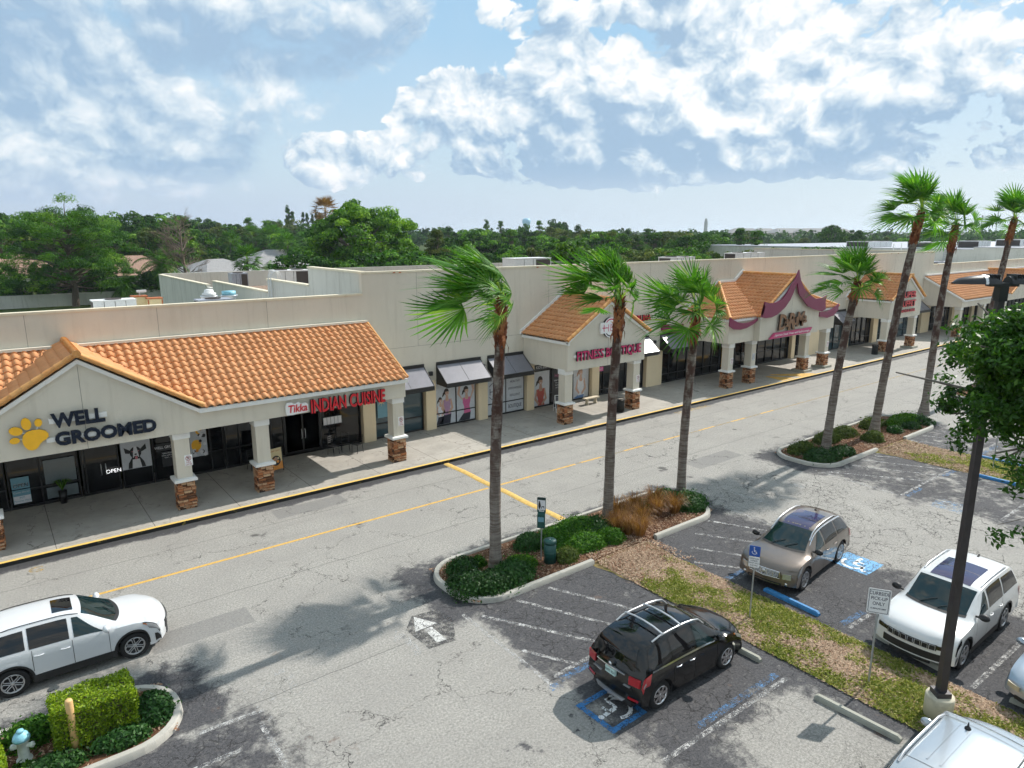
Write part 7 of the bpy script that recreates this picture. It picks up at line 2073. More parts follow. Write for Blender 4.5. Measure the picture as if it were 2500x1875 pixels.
def palm(label, x, y, h, lean, r0, seed, nf, pet, blade, windy, boot=1.6, flare=1.35, group='tall fan palms in the planted islands', az_list=None):
    rng = np.random.default_rng(seed); rg = random.Random(seed)
    t = thing('palm_tree', label, 'palm tree', (x, y, .05), 0, group)
    # trunk
    mb = MB(); n = 26; pts = []; rad = []
    for i in range(n + 1):
        u = i / n
        pts.append((lean[0] * (u ** 1.5) + .03 * math.sin(u * 7 + seed), lean[1] * (u ** 1.5) + .03 * math.cos(u * 6 + seed), h * u))
        rad.append(r0 * (1 + (flare - 1) * max(0, 1 - u * h / .9) ** 1.5 - .18 * u + .035 * math.sin(u * 41 + seed) * (u > .1)))
    mb.path(pts, rad, 16); mb.build('trunk', 'palm_trunk', t)
    top = np.array(pts[-1])
    def tp(z):
        u = z / h; return np.array([lean[0] * (max(0, u) ** 1.5) + .03 * math.sin(u * 7 + seed), lean[1] * (max(0, u) ** 1.5) + .03 * math.cos(u * 6 + seed), z])
    # persistent leaf bases: overlapping torn red-brown scales
    V, T = [], []
    zz_ = h - boot; k = 0
    while zz_ < h + .05:
        u = (zz_ - (h - boot)) / boot
        rr = r0 * (.80 + .12 * math.sin(PI * min(1, u)) - .16 * u); nb = 7
        for j in range(nb):
            a = 2 * PI * (j + .5 * (k % 2)) / nb + rng.uniform(-.2, .2)
            c = tp(zz_); d = np.array([math.cos(a), math.sin(a), 0]); s_ = np.array([-math.sin(a), math.cos(a), 0])
            ln_ = rng.uniform(.16, .34); w = rr * rng.uniform(.42, .62); fl = rng.uniform(.0, .07) + .03 * (u > .6)
            p0 = c + d * rr * .92; p1 = c + d * (rr + fl * .5) + [0, 0, ln_ * .6]; p2 = c + d * (rr + fl * 1.6) + [0, 0, ln_]
            V += [[p0 - s_ * w, p0 + s_ * w, p1 + s_ * w * .8, p1 - s_ * w * .8], [p1 - s_ * w * .8, p1 + s_ * w * .8, p2 + s_ * w * .25, p2 - s_ * w * .25]]
            tt = np.clip(rng.normal(.25 + .5 * (1 - abs(u - .45) * 2) * (u < .8), .22), 0, 1); T += [tt, min(1, tt + .1)]
        zz_ += rng.uniform(.07, .11); k += 1
    # a few loose hanging shreds
    for j in range(7):
        a = rng.uniform(0, 2 * PI); z = h - boot + rng.uniform(-.05, boot * .5); c = tp(z); d = np.array([math.cos(a), math.sin(a), 0]); s_ = np.array([-math.sin(a), math.cos(a), 0]); w = .06
        p0 = c + d * r0 * .95 + [0, 0, .1]; p1 = c + d * (r0 * 1.35) + [0, 0, -.06]; p2 = c + d * r0 * 1.3 + [0, 0, -.30]
        V += [[p0 - s_ * w, p0 + s_ * w, p1 + s_ * w, p1 - s_ * w], [p1 - s_ * w, p1 + s_ * w, p2 + s_ * .01, p2 - s_ * .01]]; T += [rng.uniform(.1, .9)] * 2
    quad_mesh('leaf_bases', np.array(V), np.clip(T, 0, 1), 'palm_boot', t)
    # fronds: each leaf its own part
    for f in range(nf):
        if az_list: az, el = az_list[f % len(az_list)]; az += rng.uniform(-.15, .15); el += rng.uniform(-.08, .08)
        else:
            az = f * 2.399963 + rng.uniform(-.25, .25); u = (f + .5) / nf
            el = R(86) - R({0: 110, 1: 96, 2: 76}[1 if windy > .7 else (2 if windy > .45 else 0)]) * u ** 1.1 + rng.uniform(-.2, .2)
        V, T = fan_leaf(rng, pet * rng.uniform(.75, 1.25), blade * rng.uniform(.85, 1.2), rng.uniform(.12, .30) + .08 * (el < .4), rng.uniform(.1, .8), None, 22)
        V = np.array(V)
        Rm = rot_mat(az, el - .25); V = V @ np.array([[1, 0, 0], [0, math.cos(f * 1.7), -math.sin(f * 1.7)], [0, math.sin(f * 1.7), math.cos(f * 1.7)]]) if f % 3 == 0 and windy > .3 else V
        V = V @ Rm.T
        if windy > 0:
            # the wind bends the whole leaf over: the displacement grows with distance from the bud
            dist = np.linalg.norm(V, axis=2, keepdims=True)
            amt = windy * (dist ** 1.7) * .42
            facing = V @ WIND
            amt = amt * (1 + .9 * np.clip(-facing[..., None] / (dist + .01), 0, 1))
            V = V + WIND * amt - np.array([0, 0, 1.0]) * amt * (.26 if windy > .7 else .14)
        V = V + top + [0, 0, .08]
        quad_mesh('frond', V, np.clip(np.array(T), 0, 1), 'palm_leaf', t)
    # spear leaf and old dry stalk
    mb = MB()
    for k in range(5):
        a = rg.uniform(0, 6.28); mb.path([tuple(top), tuple(top + np.array([.10 * math.cos(a), .10 * math.sin(a), .5])), tuple(top + np.array([.2 * math.cos(a) + WIND[0] * .1, .2 * math.sin(a) + WIND[1] * .1, .95]))], [.022, .015, .004], 5)
    mb.build('leaf_stalks', 'palm_leaf', t)
    return t
RT = np.array([math.sin(YAW), -math.cos(YAW)])
def ln(a): return (RT[0] * a, RT[1] * a)
palm('windswept fan palm nearest the front tip of the near island, beside the pet waste sign', 12.48, 17.1, 8.98, ln(.25), .195, 21, 30, .95, 1.06, .80, 1.45)
palm('fan palm in the middle of the near island, in front of the fitness gable', 18.12, 17.45, 8.62, ln(.22), .195, 33, 27, 1.0, 1.15, .50, 1.3)
palm('fan palm at the far end of the near island, behind the orange grasses', 22.47, 17.4, 7.92, ln(.22), .19, 47, 26, 1.0, 1.22, .32, 1.1)
palm('short leaning fan palm nearest the front tip of the farther island', 33.97, 17.2, 8.55, ln(.75), .21, 52, 25, .95, 1.18, .24, .8)
palm('very tall leaning fan palm in the middle of the farther island', 38.87, 17.0, 12.05, ln(1.15), .22, 64, 27, 1.1, 1.3, .30, 1.6, 1.6)
palm('very tall fan palm rising from the yellow green hedge end of the farther island', 46.0, 17.3, 11.4, ln(.45), .215, 71, 26, 1.1, 1.3, .32, 1.5, 1.6)
palm('leaning fan palm at the right edge behind the lamp heads, foot hidden by the oak', 54.5, 17.3, 11.9, (2.65, .1), .22, 85, 24, 1.05, 1.3, .3, 1.4, 1.6)

# ================================================================== shrubs and grasses
def blob_points(rng, n, rx, ry, rz, bumps=7, seed=0):
    """points on a lumpy ellipsoid shell with outward normals; z from 0 up"""
    d = rng.normal(0, 1, (n, 3)); d /= np.linalg.norm(d, axis=1)[:, None]
    d[:, 2] = np.abs(d[:, 2]) * 1.0 - .15
    r_ = np.ones(n)
    for k in range(bumps):
        c = rng.normal(0, 1, 3); c[2] = abs(c[2]); c /= np.linalg.norm(c); r_ += .34 * np.exp(-((1 - d @ c) / .09)) * rng.choice([-1, 1, 1])
    r_ *= rng.uniform(.70, 1.12, n)
    P = d * r_[:, None] * [rx, ry, rz]
    N = d / np.array([rx, ry, rz]); N /= np.linalg.norm(N, axis=1)[:, None]
    return P, N
def shrub(name, label, x, y, rx, ry, rz, mat_, n=1500, size=.035, seed=0, group='low shrubs planted in the islands', cat='shrub', z=.09, aspect=.5):
    rng = np.random.default_rng(seed)
    P, N = blob_points(rng, n, rx, ry, rz)
    k_ = rng.random(n) < .07
    P[k_] *= rng.uniform(1.05, 1.35, (k_.sum(), 1))
    P[:, 2] = np.maximum(P[:, 2] + rz * .12, 0.01)
    q_ = leaves(rng, P, N, size, aspect, .65)
    lo = 0.25 + .35 * rng.random(n)
    t = thing(name, label, cat, (x, y, z), 0, group)
    quad_mesh('foliage', q_, np.clip(lo + rng.normal(0, .15, n), 0, 1), mat_, t)
    mb = MB(); r2 = random.Random(seed)
    for k in range(7):
        a = r2.uniform(0, 6.28); mb.path([(0, 0, 0), (math.cos(a) * rx * .35, math.sin(a) * ry * .35, rz * .5), (math.cos(a) * rx * .7, math.sin(a) * ry * .7, rz * .85)], [.014, .01, .004], 4)
    mb.build('stems', 'bark', t)
    return t
SH = [
 ('dark round shrub at the inner side of the near island tip', 11.6, 17.7, .55, .45, .50, 'ficus_leaf'),
 ('small pale green shrub between the near island tip and the first palm', 12.3, 17.75, .25, .25, .35, 'leaf_mid'),
 ('dark shrub filling the very tip of the near island', 11.2, 16.75, .60, .85, .58, 'ficus_leaf'),
 ('dark shrub leaning over the kerb at the near island tip', 11.75, 16.25, .75, .55, .58, 'ficus_leaf'),
 ('dark shrub in front of the first palm trunk', 12.55, 16.3, .80, .58, .62, 'ficus_leaf'),
 ('bright yellow green shrub right of the first palm trunk', 13.3, 16.75, .62, .45, .42, 'leaf_bright'),
 ('dark green shrub behind the round green bin', 14.5, 17.75, .60, .45, .62, 'ficus_leaf'),
 ('broad green shrub right of the pet waste sign', 15.5, 17.5, .90, .65, .62, 'leaf_mid'),
 ('green shrub on the lane side left of the second palm', 16.6, 17.6, .95, .65, .64, 'leaf_mid'),
 ('green shrub at the foot of the second palm', 17.35, 17.2, .60, .55, .62, 'ficus_leaf'),
 ('sparse leggy shrub in the litter below the second palm', 16.2, 16.6, .80, .6, .5, 'leaf_mid'),
 ('thin shrub between the green bin and the kerb gap', 15.0, 16.25, .45, .40, .42, 'leaf_olive'),
 ('glossy shrub spilling right of the second palm', 17.2, 16.4, .55, .5, .5, 'leaf_mid'),
 ('dark shrub behind the third palm trunk', 21.7, 17.7, .50, .42, .55, 'ficus_leaf'),
 ('dark dense shrub at the far tip of the near island', 22.15, 16.75, .75, .80, .62, 'ficus_leaf'),
 ('small green shrub among the orange grasses', 20.3, 17.6, .35, .3, .5, 'leaf_mid'),
 ('low shrub at the near tip of the farther island', 32.2, 16.5, .85, .75, .55, 'ficus_leaf'),
 ('clipped shrub left of the fourth palm', 32.7, 17.8, .9, .45, .55, 'leaf_olive'),
 ('low dark shrub under the fourth palm', 33.9, 16.3, .8, .5, .45, 'ficus_leaf'),
 ('olive shrub behind the fourth palm', 35.3, 17.9, 1.1, .5, .6, 'leaf_olive'),
 ('olive shrub between the fourth and fifth palms', 37.2, 17.9, .9, .5, .6, 'leaf_olive'),
 ('reddish sparse shrub by the kerb gap of the farther island', 37.5, 16.4, .5, .5, .6, 'leaf_olive'),
 ('olive shrub right of the fifth palm', 40.4, 17.8, 1.0, .55, .6, 'leaf_olive'),
 ('small dark shrub in the farther island bed right of the fifth palm', 40.2, 16.5, .5, .4, .4, 'ficus_leaf'),
 ('small dark shrub below the yellow green hedge mass', 41.8, 16.3, .5, .4, .4, 'ficus_leaf'),
 ('bright yellow green clipped hedge mass at the end of the farther island', 42.3, 17.0, 1.2, .65, .62, 'leaf_bright'),
 ('dark shrub at the far tip of the farther island', 43.4, 16.6, .5, .7, .5, 'ficus_leaf'),
 ('dark shrub at the right of the clipped hedge in the corner island', 1.98, 16.35, .42, .60, .42, 'ficus_leaf'),
 ('dark shrub below the clipped hedge by the kerb', 1.25, 15.75, .55, .32, .34, 'ficus_leaf'),
 ('green shrub behind the fire hydrant', -.30, 17.1, .55, .38, .50, 'leaf_mid'),
 ('low green shrub in front of the yellow pipe bollard', -.05, 15.75, .55, .35, .32, 'ficus_leaf'),
 ('small green plant at the foot of the hydrant', -.55, 15.95, .25, .22, .25, 'leaf_mid'),
]
for i, (lab, x, y, rx, ry, rz, mt) in enumerate(SH):
    near = x < 23
    rz *= .86; shrub('shrub', lab, x, y, rx, ry, rz, mt, int((4200 if near else 2400) * rx * ry * 2.2) + 350, .048 if near else .06, 100 + i)
# orange fountain grasses
def tuft(label, x, y, r, h, seed):
    rng = np.random.default_rng(seed); V = []; T = []
    for k in range(240):
        a = rng.uniform(0, 2 * PI); l = h * rng.uniform(.7, 1.2); o = rng.uniform(.0, .35) * r
        d = np.array([math.cos(a), math.sin(a), 0]); s_ = np.array([-math.sin(a), math.cos(a), 0]) * .011
        out = rng.uniform(.35, 1.1) * r
        p = [d * o, d * (o + out * .35) + [0, 0, l * .62], d * (o + out * .75) + [0, 0, l * .9], d * (o + out * 1.15) + [0, 0, l * rng.uniform(.65, .9)]]
        tt = rng.beta(2, 2)
        for j in range(3):
            w0, w1 = s_ * (1 - j * .3), s_ * (1 - (j + 1) * .3)
            V.append([p[j] - w0, p[j] + w0, p[j + 1] + w1, p[j + 1] - w1]); T.append(tt)
    t = thing('fountain_grass', label, 'ornamental grass', (x, y, .09), 0, 'orange fountain grasses in the near island')
    quad_mesh('blades', np.array(V), np.array(T), 'orange_grass', t)
OG = [(18.9, 17.7, 'back left'), (17.95, 16.75, 'front left beside the second palm trunk'), (19.3, 16.7, 'front middle'), (20.4, 16.9, 'right middle'), (21.1, 16.6, 'front right below the third palm'), (18.4, 16.0, 'frontmost, nearest the kerb gap'), (18.5, 17.1, 'second from the second palm trunk'), (19.8, 17.6, 'back middle'), (20.9, 17.5, 'back right just left of the third palm'), (18.15, 16.35, 'small one tucked against the front left tufts')]
for i, (x, y, l) in enumerate(OG): tuft('dry orange tuft of fountain grass, ' + l, x, y, .55, .78, 300 + i)
# clipped hedges: leafy boxes
def hedge(label, x0, x1, y0, y1, h, seed):
    rng = np.random.default_rng(seed); n = 16000 if x1 - x0 > 1 else 5200
    w, d = x1 - x0, y1 - y0
    areas = np.array([w * d, w * h, w * h, d * h, d * h]); areas = areas / areas.sum(); f = rng.choice(5, n, p=areas)
    u, v = rng.random(n), rng.random(n); P = np.zeros((n, 3)); N = np.zeros((n, 3))
    for k, (ax) in enumerate(range(5)):
        m_ = f == k
        if k == 0: P[m_] = np.stack([x0 + w * u[m_], y0 + d * v[m_], np.full(m_.sum(), h)], 1); N[m_] = [0, 0, 1]
        elif k in (1, 2): P[m_] = np.stack([x0 + w * u[m_], np.full(m_.sum(), y0 if k == 1 else y1), h * v[m_]], 1); N[m_] = [0, -1 if k == 1 else 1, 0]
        else: P[m_] = np.stack([np.full(m_.sum(), x0 if k == 3 else x1), y0 + d * u[m_], h * v[m_]], 1); N[m_] = [-1 if k == 3 else 1, 0, 0]
    lump = np.sin(P[:, 0] * 9 + P[:, 2] * 7) * .02 + np.sin(P[:, 1] * 11 + P[:, 0] * 5) * .02
    P += N * (lump + rng.uniform(-.09, .035, n))[:, None]
    q_ = leaves(rng, P, N, .032, .55, .7)
    t = thing('clipped_hedge', label, 'hedge', (0, 0, .08), 0, 'clipped yellow green hedges in the corner island')
    quad_mesh('foliage', q_, np.clip(rng.beta(2, 2, n) * .9 + .1 * (P[:, 2] > h * .85), 0, 1), 'hedge_leaf', t)
    mb = MB(); mb.box(x0 + .1, x1 - .1, y0 + .1, y1 - .1, 0, h - .1); mb.build('branches', 'bark', t)
hedge('box clipped yellow green hedge behind the yellow pipe bollard', .08, 1.62, 15.95, 16.95, 1.02, 5)
hedge('bright yellow green hedge cut off by the left edge below the hydrant', -1.9, -.85, 15.55, 16.35, .62, 6)

# ================================================================== trees
def tree_mesh(seed, kind):
    """crown and trunk meshes for a unit tree: height 1, returned as two meshes to be shared by copies"""
    rng = np.random.default_rng(seed); rg = random.Random(seed)
    P_all, N_all, T_all = [], [], []
    mb = MB()
    if kind == 'round':
        H = 1.0; rad = rg.uniform(.36, .50); cz = .60; nclump = 60; lf = .024; per = 105
    elif kind == 'tall':
        H = 1.0; rad = rg.uniform(.26, .34); cz = .58; nclump = 56; lf = .024; per = 100
    elif kind == 'pine':
        H = 1.0; rad = .30; cz = .62; nclump = 46; lf = .024; per = 85
    elif kind == 'big':
        H = 1.0; rad = .60; cz = .56; nclump = 230; lf = .015; per = 230
    mb.path([(0, 0, -.02), (.01, .0, .2), (.0, .012, .42), (.01, 0, .62)], [.030, .022, .017, .008], 8, 0)
    for k in range(nclump):
        d = rng.normal(0, 1, 3); d /= np.linalg.norm(d)
        rr = rng.uniform(.55, 1.0) if kind != 'pine' else rng.uniform(.35, 1.0)
        c = np.array([d[0] * rad * rr, d[1] * rad * rr, cz + d[2] * (.36 if kind != 'big' else .42) * rr])
        if kind == 'pine': c[2] = .38 + .60 * rng.random(); f = (1.02 - c[2]) / .64; a = rng.uniform(0, 2 * PI); q = rad * min(1, f * 1.1 + .1) * rng.uniform(.3, 1); c[0], c[1] = q * math.cos(a), q * math.sin(a)
        c[2] = max(c[2], .16 if kind in ('round', 'big') else .22)
        cr = rng.uniform(.07, .13) * (1.0 if kind != 'big' else .85)
        if kind == 'pine': cr = rng.uniform(.05, .085)
        nn = int(per * rng.uniform(.7, 1.2))
        e = rng.normal(0, 1, (nn, 3)); e /= np.linalg.norm(e, axis=1)[:, None]
        keep = e[:, 2] > -.55; e = e[keep]
        flat = .62 if kind != 'pine' else .45
        P = c + e * [cr, cr, cr * flat] * rng.uniform(.72, 1.08, (len(e), 1))
        P_all.append(P); N_all.append(e + [0, 0, .25]); T_all.append(np.clip(rng.normal(.45, .22) + rng.normal(0, .18, len(e)), 0, 1))
        if k % 2 == 0 or kind == 'pine':
            s_ = np.array([0, 0, max(.18, c[2] * .62)]); m_ = (s_ + c) / 2 + [0, 0, -.03]
            mb.path([tuple(s_), tuple(m_), tuple(c)], [.009, .006, .002], 5, 0)
    P = np.concatenate(P_all); N = np.concatenate(N_all); T = np.concatenate(T_all)
    q_ = leaves(rng, P, N, lf, .62 if kind != 'pine' else .3, .6)
    return q_, T, mb
LEAFM = {'round': 'leaf_mid', 'tall': 'leaf_dark', 'pine': 'leaf_olive', 'big': 'leaf_mid'}
protos = {}
def make_tree(kind, variant, leaf):
    key = (kind, variant, leaf)
    if key not in protos:
        mk = (kind, variant)
        if mk not in protos:
            protos[mk] = tree_mesh(1000 + variant * 13 + len(kind), kind)
        q_, T, mb = protos[mk]
        cm = quad_mesh('crown', q_, T, leaf); tm = mb.build('trunk', 'bark_grey' if kind != 'pine' else 'bark')
        protos[key] = (cm.data, tm.data)
        bpy.data.objects.remove(cm); bpy.data.objects.remove(tm)
    return protos[key]
def tree(kind, variant, leaf, label, x, y, h, sw=1.0, group='trees beyond the shops', name='tree', z=0):
    cm, tm = make_tree(kind, variant, leaf)
    t = thing(name, label, 'tree', (x, y, z), random.uniform(0, 6.28), group)
    t.scale = (h * sw, h * sw, h)
    for nm, me in (('crown', cm), ('trunk', tm)):
        o = bpy.data.objects.new(nm, me); COL.objects.link(o); o.parent = t
    return t
def gpos(px, dist):
    d = px_dir(px, 570); a = math.atan2(d.y, d.x); return dist * math.cos(a), dist * math.sin(a)
def h_for(py, dist): return CAM_H + dist * math.tan(az_el(1250, py)[1]) if False else CAM_H + dist * (568 - py) / FPX * .977
# the great spreading tree
def at_px(px, dist, pytop): x, y = gpos(px, dist); return x, y, h_for(pytop, dist)
x, y, h = at_px(880, 122, 492)
tree('big', 1, 'leaf_bright', 'huge dense spreading tree rising above all others behind the cream parapet', x, y, h, .98, name='broadleaf_tree')
x, y, h = at_px(1065, 118, 560)
tree('pine', 2, 'leaf_olive', 'slender thin crowned tree just right of the huge spreading tree', x, y, h, .95, name='pine_tree')
# large pine at the left before the garden wall
t = thing('pine_tree', 'large spreading pine with a bare leaning trunk standing before the concrete wall', 'tree', (11.9, 126.5, 0), 0, 'trees beyond the shops')
rng = np.random.default_rng(77); mb = MB(); Pq, Nq, Tq = [], [], []
H = 15
mb.path([(0, 0, -.1), (.2, 0, 3), (-.2, .2, 6), (.1, 0, 9.5), (0, 0, 13)], [.55, .42, .36, .26, .1], 10)
for k in range(135):
    u = rng.random() ** .85; zc = 3.4 + 11.2 * u; rmax = 9.4 * math.sqrt(max(.03, 1 - abs((u - .33) / .70) ** 1.4)); rmax = max(1.2, rmax)
    a = rng.uniform(0, 2 * PI); q = rmax * rng.uniform(.25, 1) ** .7; c = np.array([q * math.cos(a) * 1.05, q * math.sin(a), zc + rng.normal(0, .9) - .05 * q])
    mb.path([(0, 0, max(3, zc - 1.6 - .1 * q)), tuple(c * [.5, .5, 1] - [0, 0, .6]), tuple(c)], [.09, .05, .02], 5)
    cr = rng.uniform(.9, 1.7); nn = int(260 * cr); e = rng.normal(0, 1, (nn, 3)); e /= np.linalg.norm(e, axis=1)[:, None]; e = e[e[:, 2] > -.45]
    Pq.append(c + e * [cr, cr, cr * .62] * rng.uniform(.5, 1.15, (len(e), 1))); Nq.append(e + [0, 0, .3]); Tq.append(np.clip(rng.normal(.40, .24) + rng.normal(0, .15, len(e)), 0, 1))
q_ = leaves(rng, np.concatenate(Pq), np.concatenate(Nq), .26, .20, .7)
quad_mesh('crown', q_, np.concatenate(Tq), 'leaf_mid', t); mb.build('trunk', 'bark', t)
# bare grey tree
t = thing('bare_tree', 'leafless grey twiggy tree among the green crowns', 'tree', (*gpos(440, 132), 0), 0, 'trees beyond the shops')
rng = np.random.default_rng(5); mb = MB(); V = []
mb.path([(0, 0, 0), (.3, 0, 4), (0, .2, 8), (.1, 0, 13.2)], [.4, .3, .18, .04], 8)
def twig(p, d, l, r_, lev):
    q = p + d * l; mb.path([tuple(p), tuple((p + q) / 2 + rng.normal(0, .06 * l, 3)), tuple(q)], [r_, r_ * .75, r_ * .4], 4, cap=False)
    if lev > 0:
        for k in range(4 if lev > 1 else 5):
            dd = d + rng.normal(0, .48, 3); dd[2] = abs(dd[2]) * .8 + .12; dd /= np.linalg.norm(dd); twig(p + (q - p) * rng.uniform(.35, 1), dd, l * rng.uniform(.5, .72), r_ * .5, lev - 1)
for k in range(20):
    z = 3.0 + 9.5 * k / 20; a = rng.uniform(0, 2 * PI); d = np.array([math.cos(a), math.sin(a), .75]); d /= np.linalg.norm(d); twig(np.array([.1, .1, z]), d, 3.8 * (1 - .45 * k / 20), .10, 3)
mb.build('branches', 'bare_twig', t)
# coconut and cabbage palms among the gardens
def feather_palm_mesh(seed, cabbage=False):
    rng = np.random.default_rng(seed); V, T = [], []
    nf = 26 if not cabbage else 34
    for f in range(nf):
        az = f * 2.4 + rng.uniform(-.2, .2); el = R(75) - R(110 if not cabbage else 120) * (f / nf)
        if cabbage:
            v, t_ = fan_leaf(rng, .9, .95, .22, .3, None, 12); v = np.array(v) @ rot_mat(az, el - .2).T; V.append(v); T += t_
        else:
            p = np.zeros(3); d = np.array([math.cos(az) * math.cos(el), math.sin(az) * math.cos(el), math.sin(el)]); s_ = np.array([-math.sin(az), math.cos(az), 0]); L = 3.3
            vv = []
            for i in range(9):
                t = i / 9; q = p + d * L / 9
                for sg in (-1, 1):
                    w = s_ * sg * .85 * math.sin(PI * min(1, t * .9 + .15)) + np.array([0, 0, -.35])
                    for j in range(2):
                        a0 = p + (q - p) * (j * .5); a1 = p + (q - p) * (j * .5 + .38); vv.append([a0, a1, a1 + w * .55 + d * .12, a0 + w + d * .35]); T.append(float(np.clip(rng.normal(.45, .2), 0, 1)))
                p = q; d = d + np.array([0, 0, -.22]); d /= np.linalg.norm(d)
            V.append(np.array(vv))
    return np.concatenate(V), T
fp = {}
def garden_palm(kind, label, px, dist, hgt, sc, name, mt='leaf_mid'):
    if kind not in fp: fp[kind] = feather_palm_mesh(40 + len(kind), kind == 'cabbage')
    v, T = fp[kind]
    x, y = gpos(px, dist)
    t = thing(name, label, 'palm tree', (x, y, 0), random.uniform(0, 6), 'palms in the gardens beyond the shops')
    mb = MB(); mb.path([(0, 0, 0), (.1, 0, hgt * .5), (0, 0, hgt)], [.22, .18, .17], 8); mb.build('trunk', 'bark_grey', t)
    quad_mesh('crown', v * sc + [0, 0, hgt], np.clip(T, 0, 1), mt, t)
garden_palm('feather', 'coconut palm with drooping feather fronds left of the bare grey tree', 385, 131, 6.0, 1.5, 'coconut_palm')
garden_palm('feather', 'banana like feather palm by the concrete wall right of the spreading pine', 285, 129.5, 2.6, 1.2, 'feather_palm')
garden_palm('cabbage', 'round headed cabbage palm in front of the grey hipped roof', 598, 118, 7.0, 1.7, 'cabbage_palm')
garden_palm('cabbage', 'cabbage palm with dead orange skirt left of the huge spreading tree', 797, 150, 15.5, 2.0, 'cabbage_palm', 'dry_palm')
garden_palm('feather', 'low feather palm right of the round headed cabbage palm', 640, 112, 4.2, 1.3, 'feather_palm')
garden_palm('cabbage', 'cabbage palm on the skyline between two grey roofs', 700, 175, 8.5, 1.9, 'cabbage_palm')
for i, px in enumerate((560, 655, 665, 745, 690, 615)):
    garden_palm('cabbage', ('silvery cabbage palm in the far tree belt, %s' % ('leftmost of its clump', 'beside the clump of yellow green trees', 'lowest of its clump', 'close to the huge spreading tree', 'middle of its clump', 'second from the left of its clump')[i]), px, 215 + i * 7, 8.5 + (i % 3), 2.3, 'cabbage_palm')
# houses
def house(label, px, dist, w, d, roofm, zr=4.6, rot=.3, zw=2.9, name='house'):
    x, y = gpos(px, dist)
    t = thing(name, label, 'house', (x, y, 0), rot, 'houses among the trees')
    mb = MB(); mb.box(-w / 2, w / 2, -d / 2, d / 2, 0, zw); mb.build('wall', 'house_wall', t)
    mb = MB(); o_ = .5; a, b_ = w / 2 + o_, d / 2 + o_; rl = max(.5, a - b_)
    vs = [(-a, -b_, zw), (a, -b_, zw), (a, b_, zw), (-a, b_, zw), (-rl, 0, zr), (rl, 0, zr)]
    mb.add(vs, [(0, 1, 5, 4), (1, 2, 5), (2, 3, 4, 5), (3, 0, 4), (3, 2, 1, 0)]); mb.build('roof', roofm, t)
    for k in (-.3, .1, .35):
        mb = MB(); mb.box(w * k, w * k + 1.2, -d / 2 - .06, -d / 2 + .02, .9, 2.1); mb.build('window', 'shop_glass', t)
    return t
house('house with a brown tiled roof at the left edge beyond the pine', 20, 170, 16, 12, 'roof_brown', 7.0, .2, 3.4)
house('house with a brown hipped roof between the pine and the coconut palm', 320, 152, 15, 12, 'roof_brown', 7.0, .1, 3.6)
house('house with a wide grey hipped roof behind the stepped side wall', 520, 150, 17, 13, 'roof_grey', 6.2, .5, 3.2)
house('house with a pale grey hipped roof farther back behind the cabbage palms', 668, 175, 20, 15, 'roof_grey', 7.4, .2, 3.8)
house('grey roofed house close behind the big white rooftop unit', 715, 128, 13, 12, 'roof_grey', 5.4, .9, 3.2)
house('house with a salmon tiled roof between the huge tree and the first palm', 1050, 146, 16, 12, 'roof_red', 6.6, .3, 3.4)
house('grey roofed house just left of the first palm crown', 1120, 165, 13, 11, 'roof_grey', 6.4, .5, 3.6)
t = thing('pool_screen', 'white framed pool screen room beside the grey hipped house', 'pool enclosure', (*gpos(492, 128), 0), .4)
mb = MB()
for k in range(6): mb.path([(-4 + k * 1.6, 0, 0), (-4 + k * 1.6, 0, 3.6)], .06, 4); mb.path([(-4 + k * 1.6, 0, 3.6), (-4 + k * 1.6, 5, 4.2)], .06, 4)
mb.path([(-4, 0, 3.6), (4, 0, 3.6)], .07, 4); mb.path([(-4, 0, 1.8), (4, 0, 1.8)], .05, 4); mb.build('frame', 'screen_white', t)
# ---- tree belt: individual trees, nearest first, each kind copied
PH = {'round': ('bushy rounded broadleaf tree', 'broadleaf_tree'), 'tall': ('upright dark broadleaf tree', 'broadleaf_tree'), 'pine': ('thin crowned pine', 'pine_tree')}
TONE = {'leaf_dark': 'deep green', 'leaf_mid': 'mid green', 'leaf_bright': 'yellow green', 'leaf_olive': 'olive green'}
rr = random.Random(11)
rows = [(133, 5, 200, .5), (140, 14, 330, 1)]
ntree = 0
def where(px, dist):
    if px < 120: a = 'at the left edge'
    elif px < 420: a = 'behind the spreading pine'
    elif px < 700: a = 'above the grey hipped roofs'
    elif px < 1050: a = 'around the huge spreading tree'
    elif px < 1320: a = 'behind the first palm'
    elif px < 1560: a = 'behind the second palm'
    elif px < 1800: a = 'above the purple finned front'
    elif px < 2100: a = 'beyond the fourth palm'
    else: a = 'beyond the far store roof'
    b_ = 'in the front rank' if dist < 160 else ('in the middle ranks' if dist < 240 else 'on the skyline')
    return a + ' ' + b_
def belt(px0, px1, dist, n, py_lo, py_hi, kinds, leafs, hmin=5.0, sw=(.9, 1.25), jit=6):
    global ntree
    for i in range(n):
        px = px0 + (px1 - px0) * (i + rr.uniform(.1, .9)) / n; d = dist + rr.uniform(-jit, jit)
        h = max(hmin, h_for(rr.uniform(py_hi, py_lo), d))
        k = rr.choice(kinds); lf = rr.choice(leafs); x, y = gpos(px, d)
        tree(k, rr.randrange(5), lf, '%s %s %s' % (TONE[lf], PH[k][0], where(px, d)), x, y, h, rr.uniform(*sw), name=PH[k][1]); ntree += 1
ALLK = ['round', 'round', 'tall', 'pine']; ALLL = ['leaf_dark', 'leaf_mid', 'leaf_mid', 'leaf_olive', 'leaf_dark']
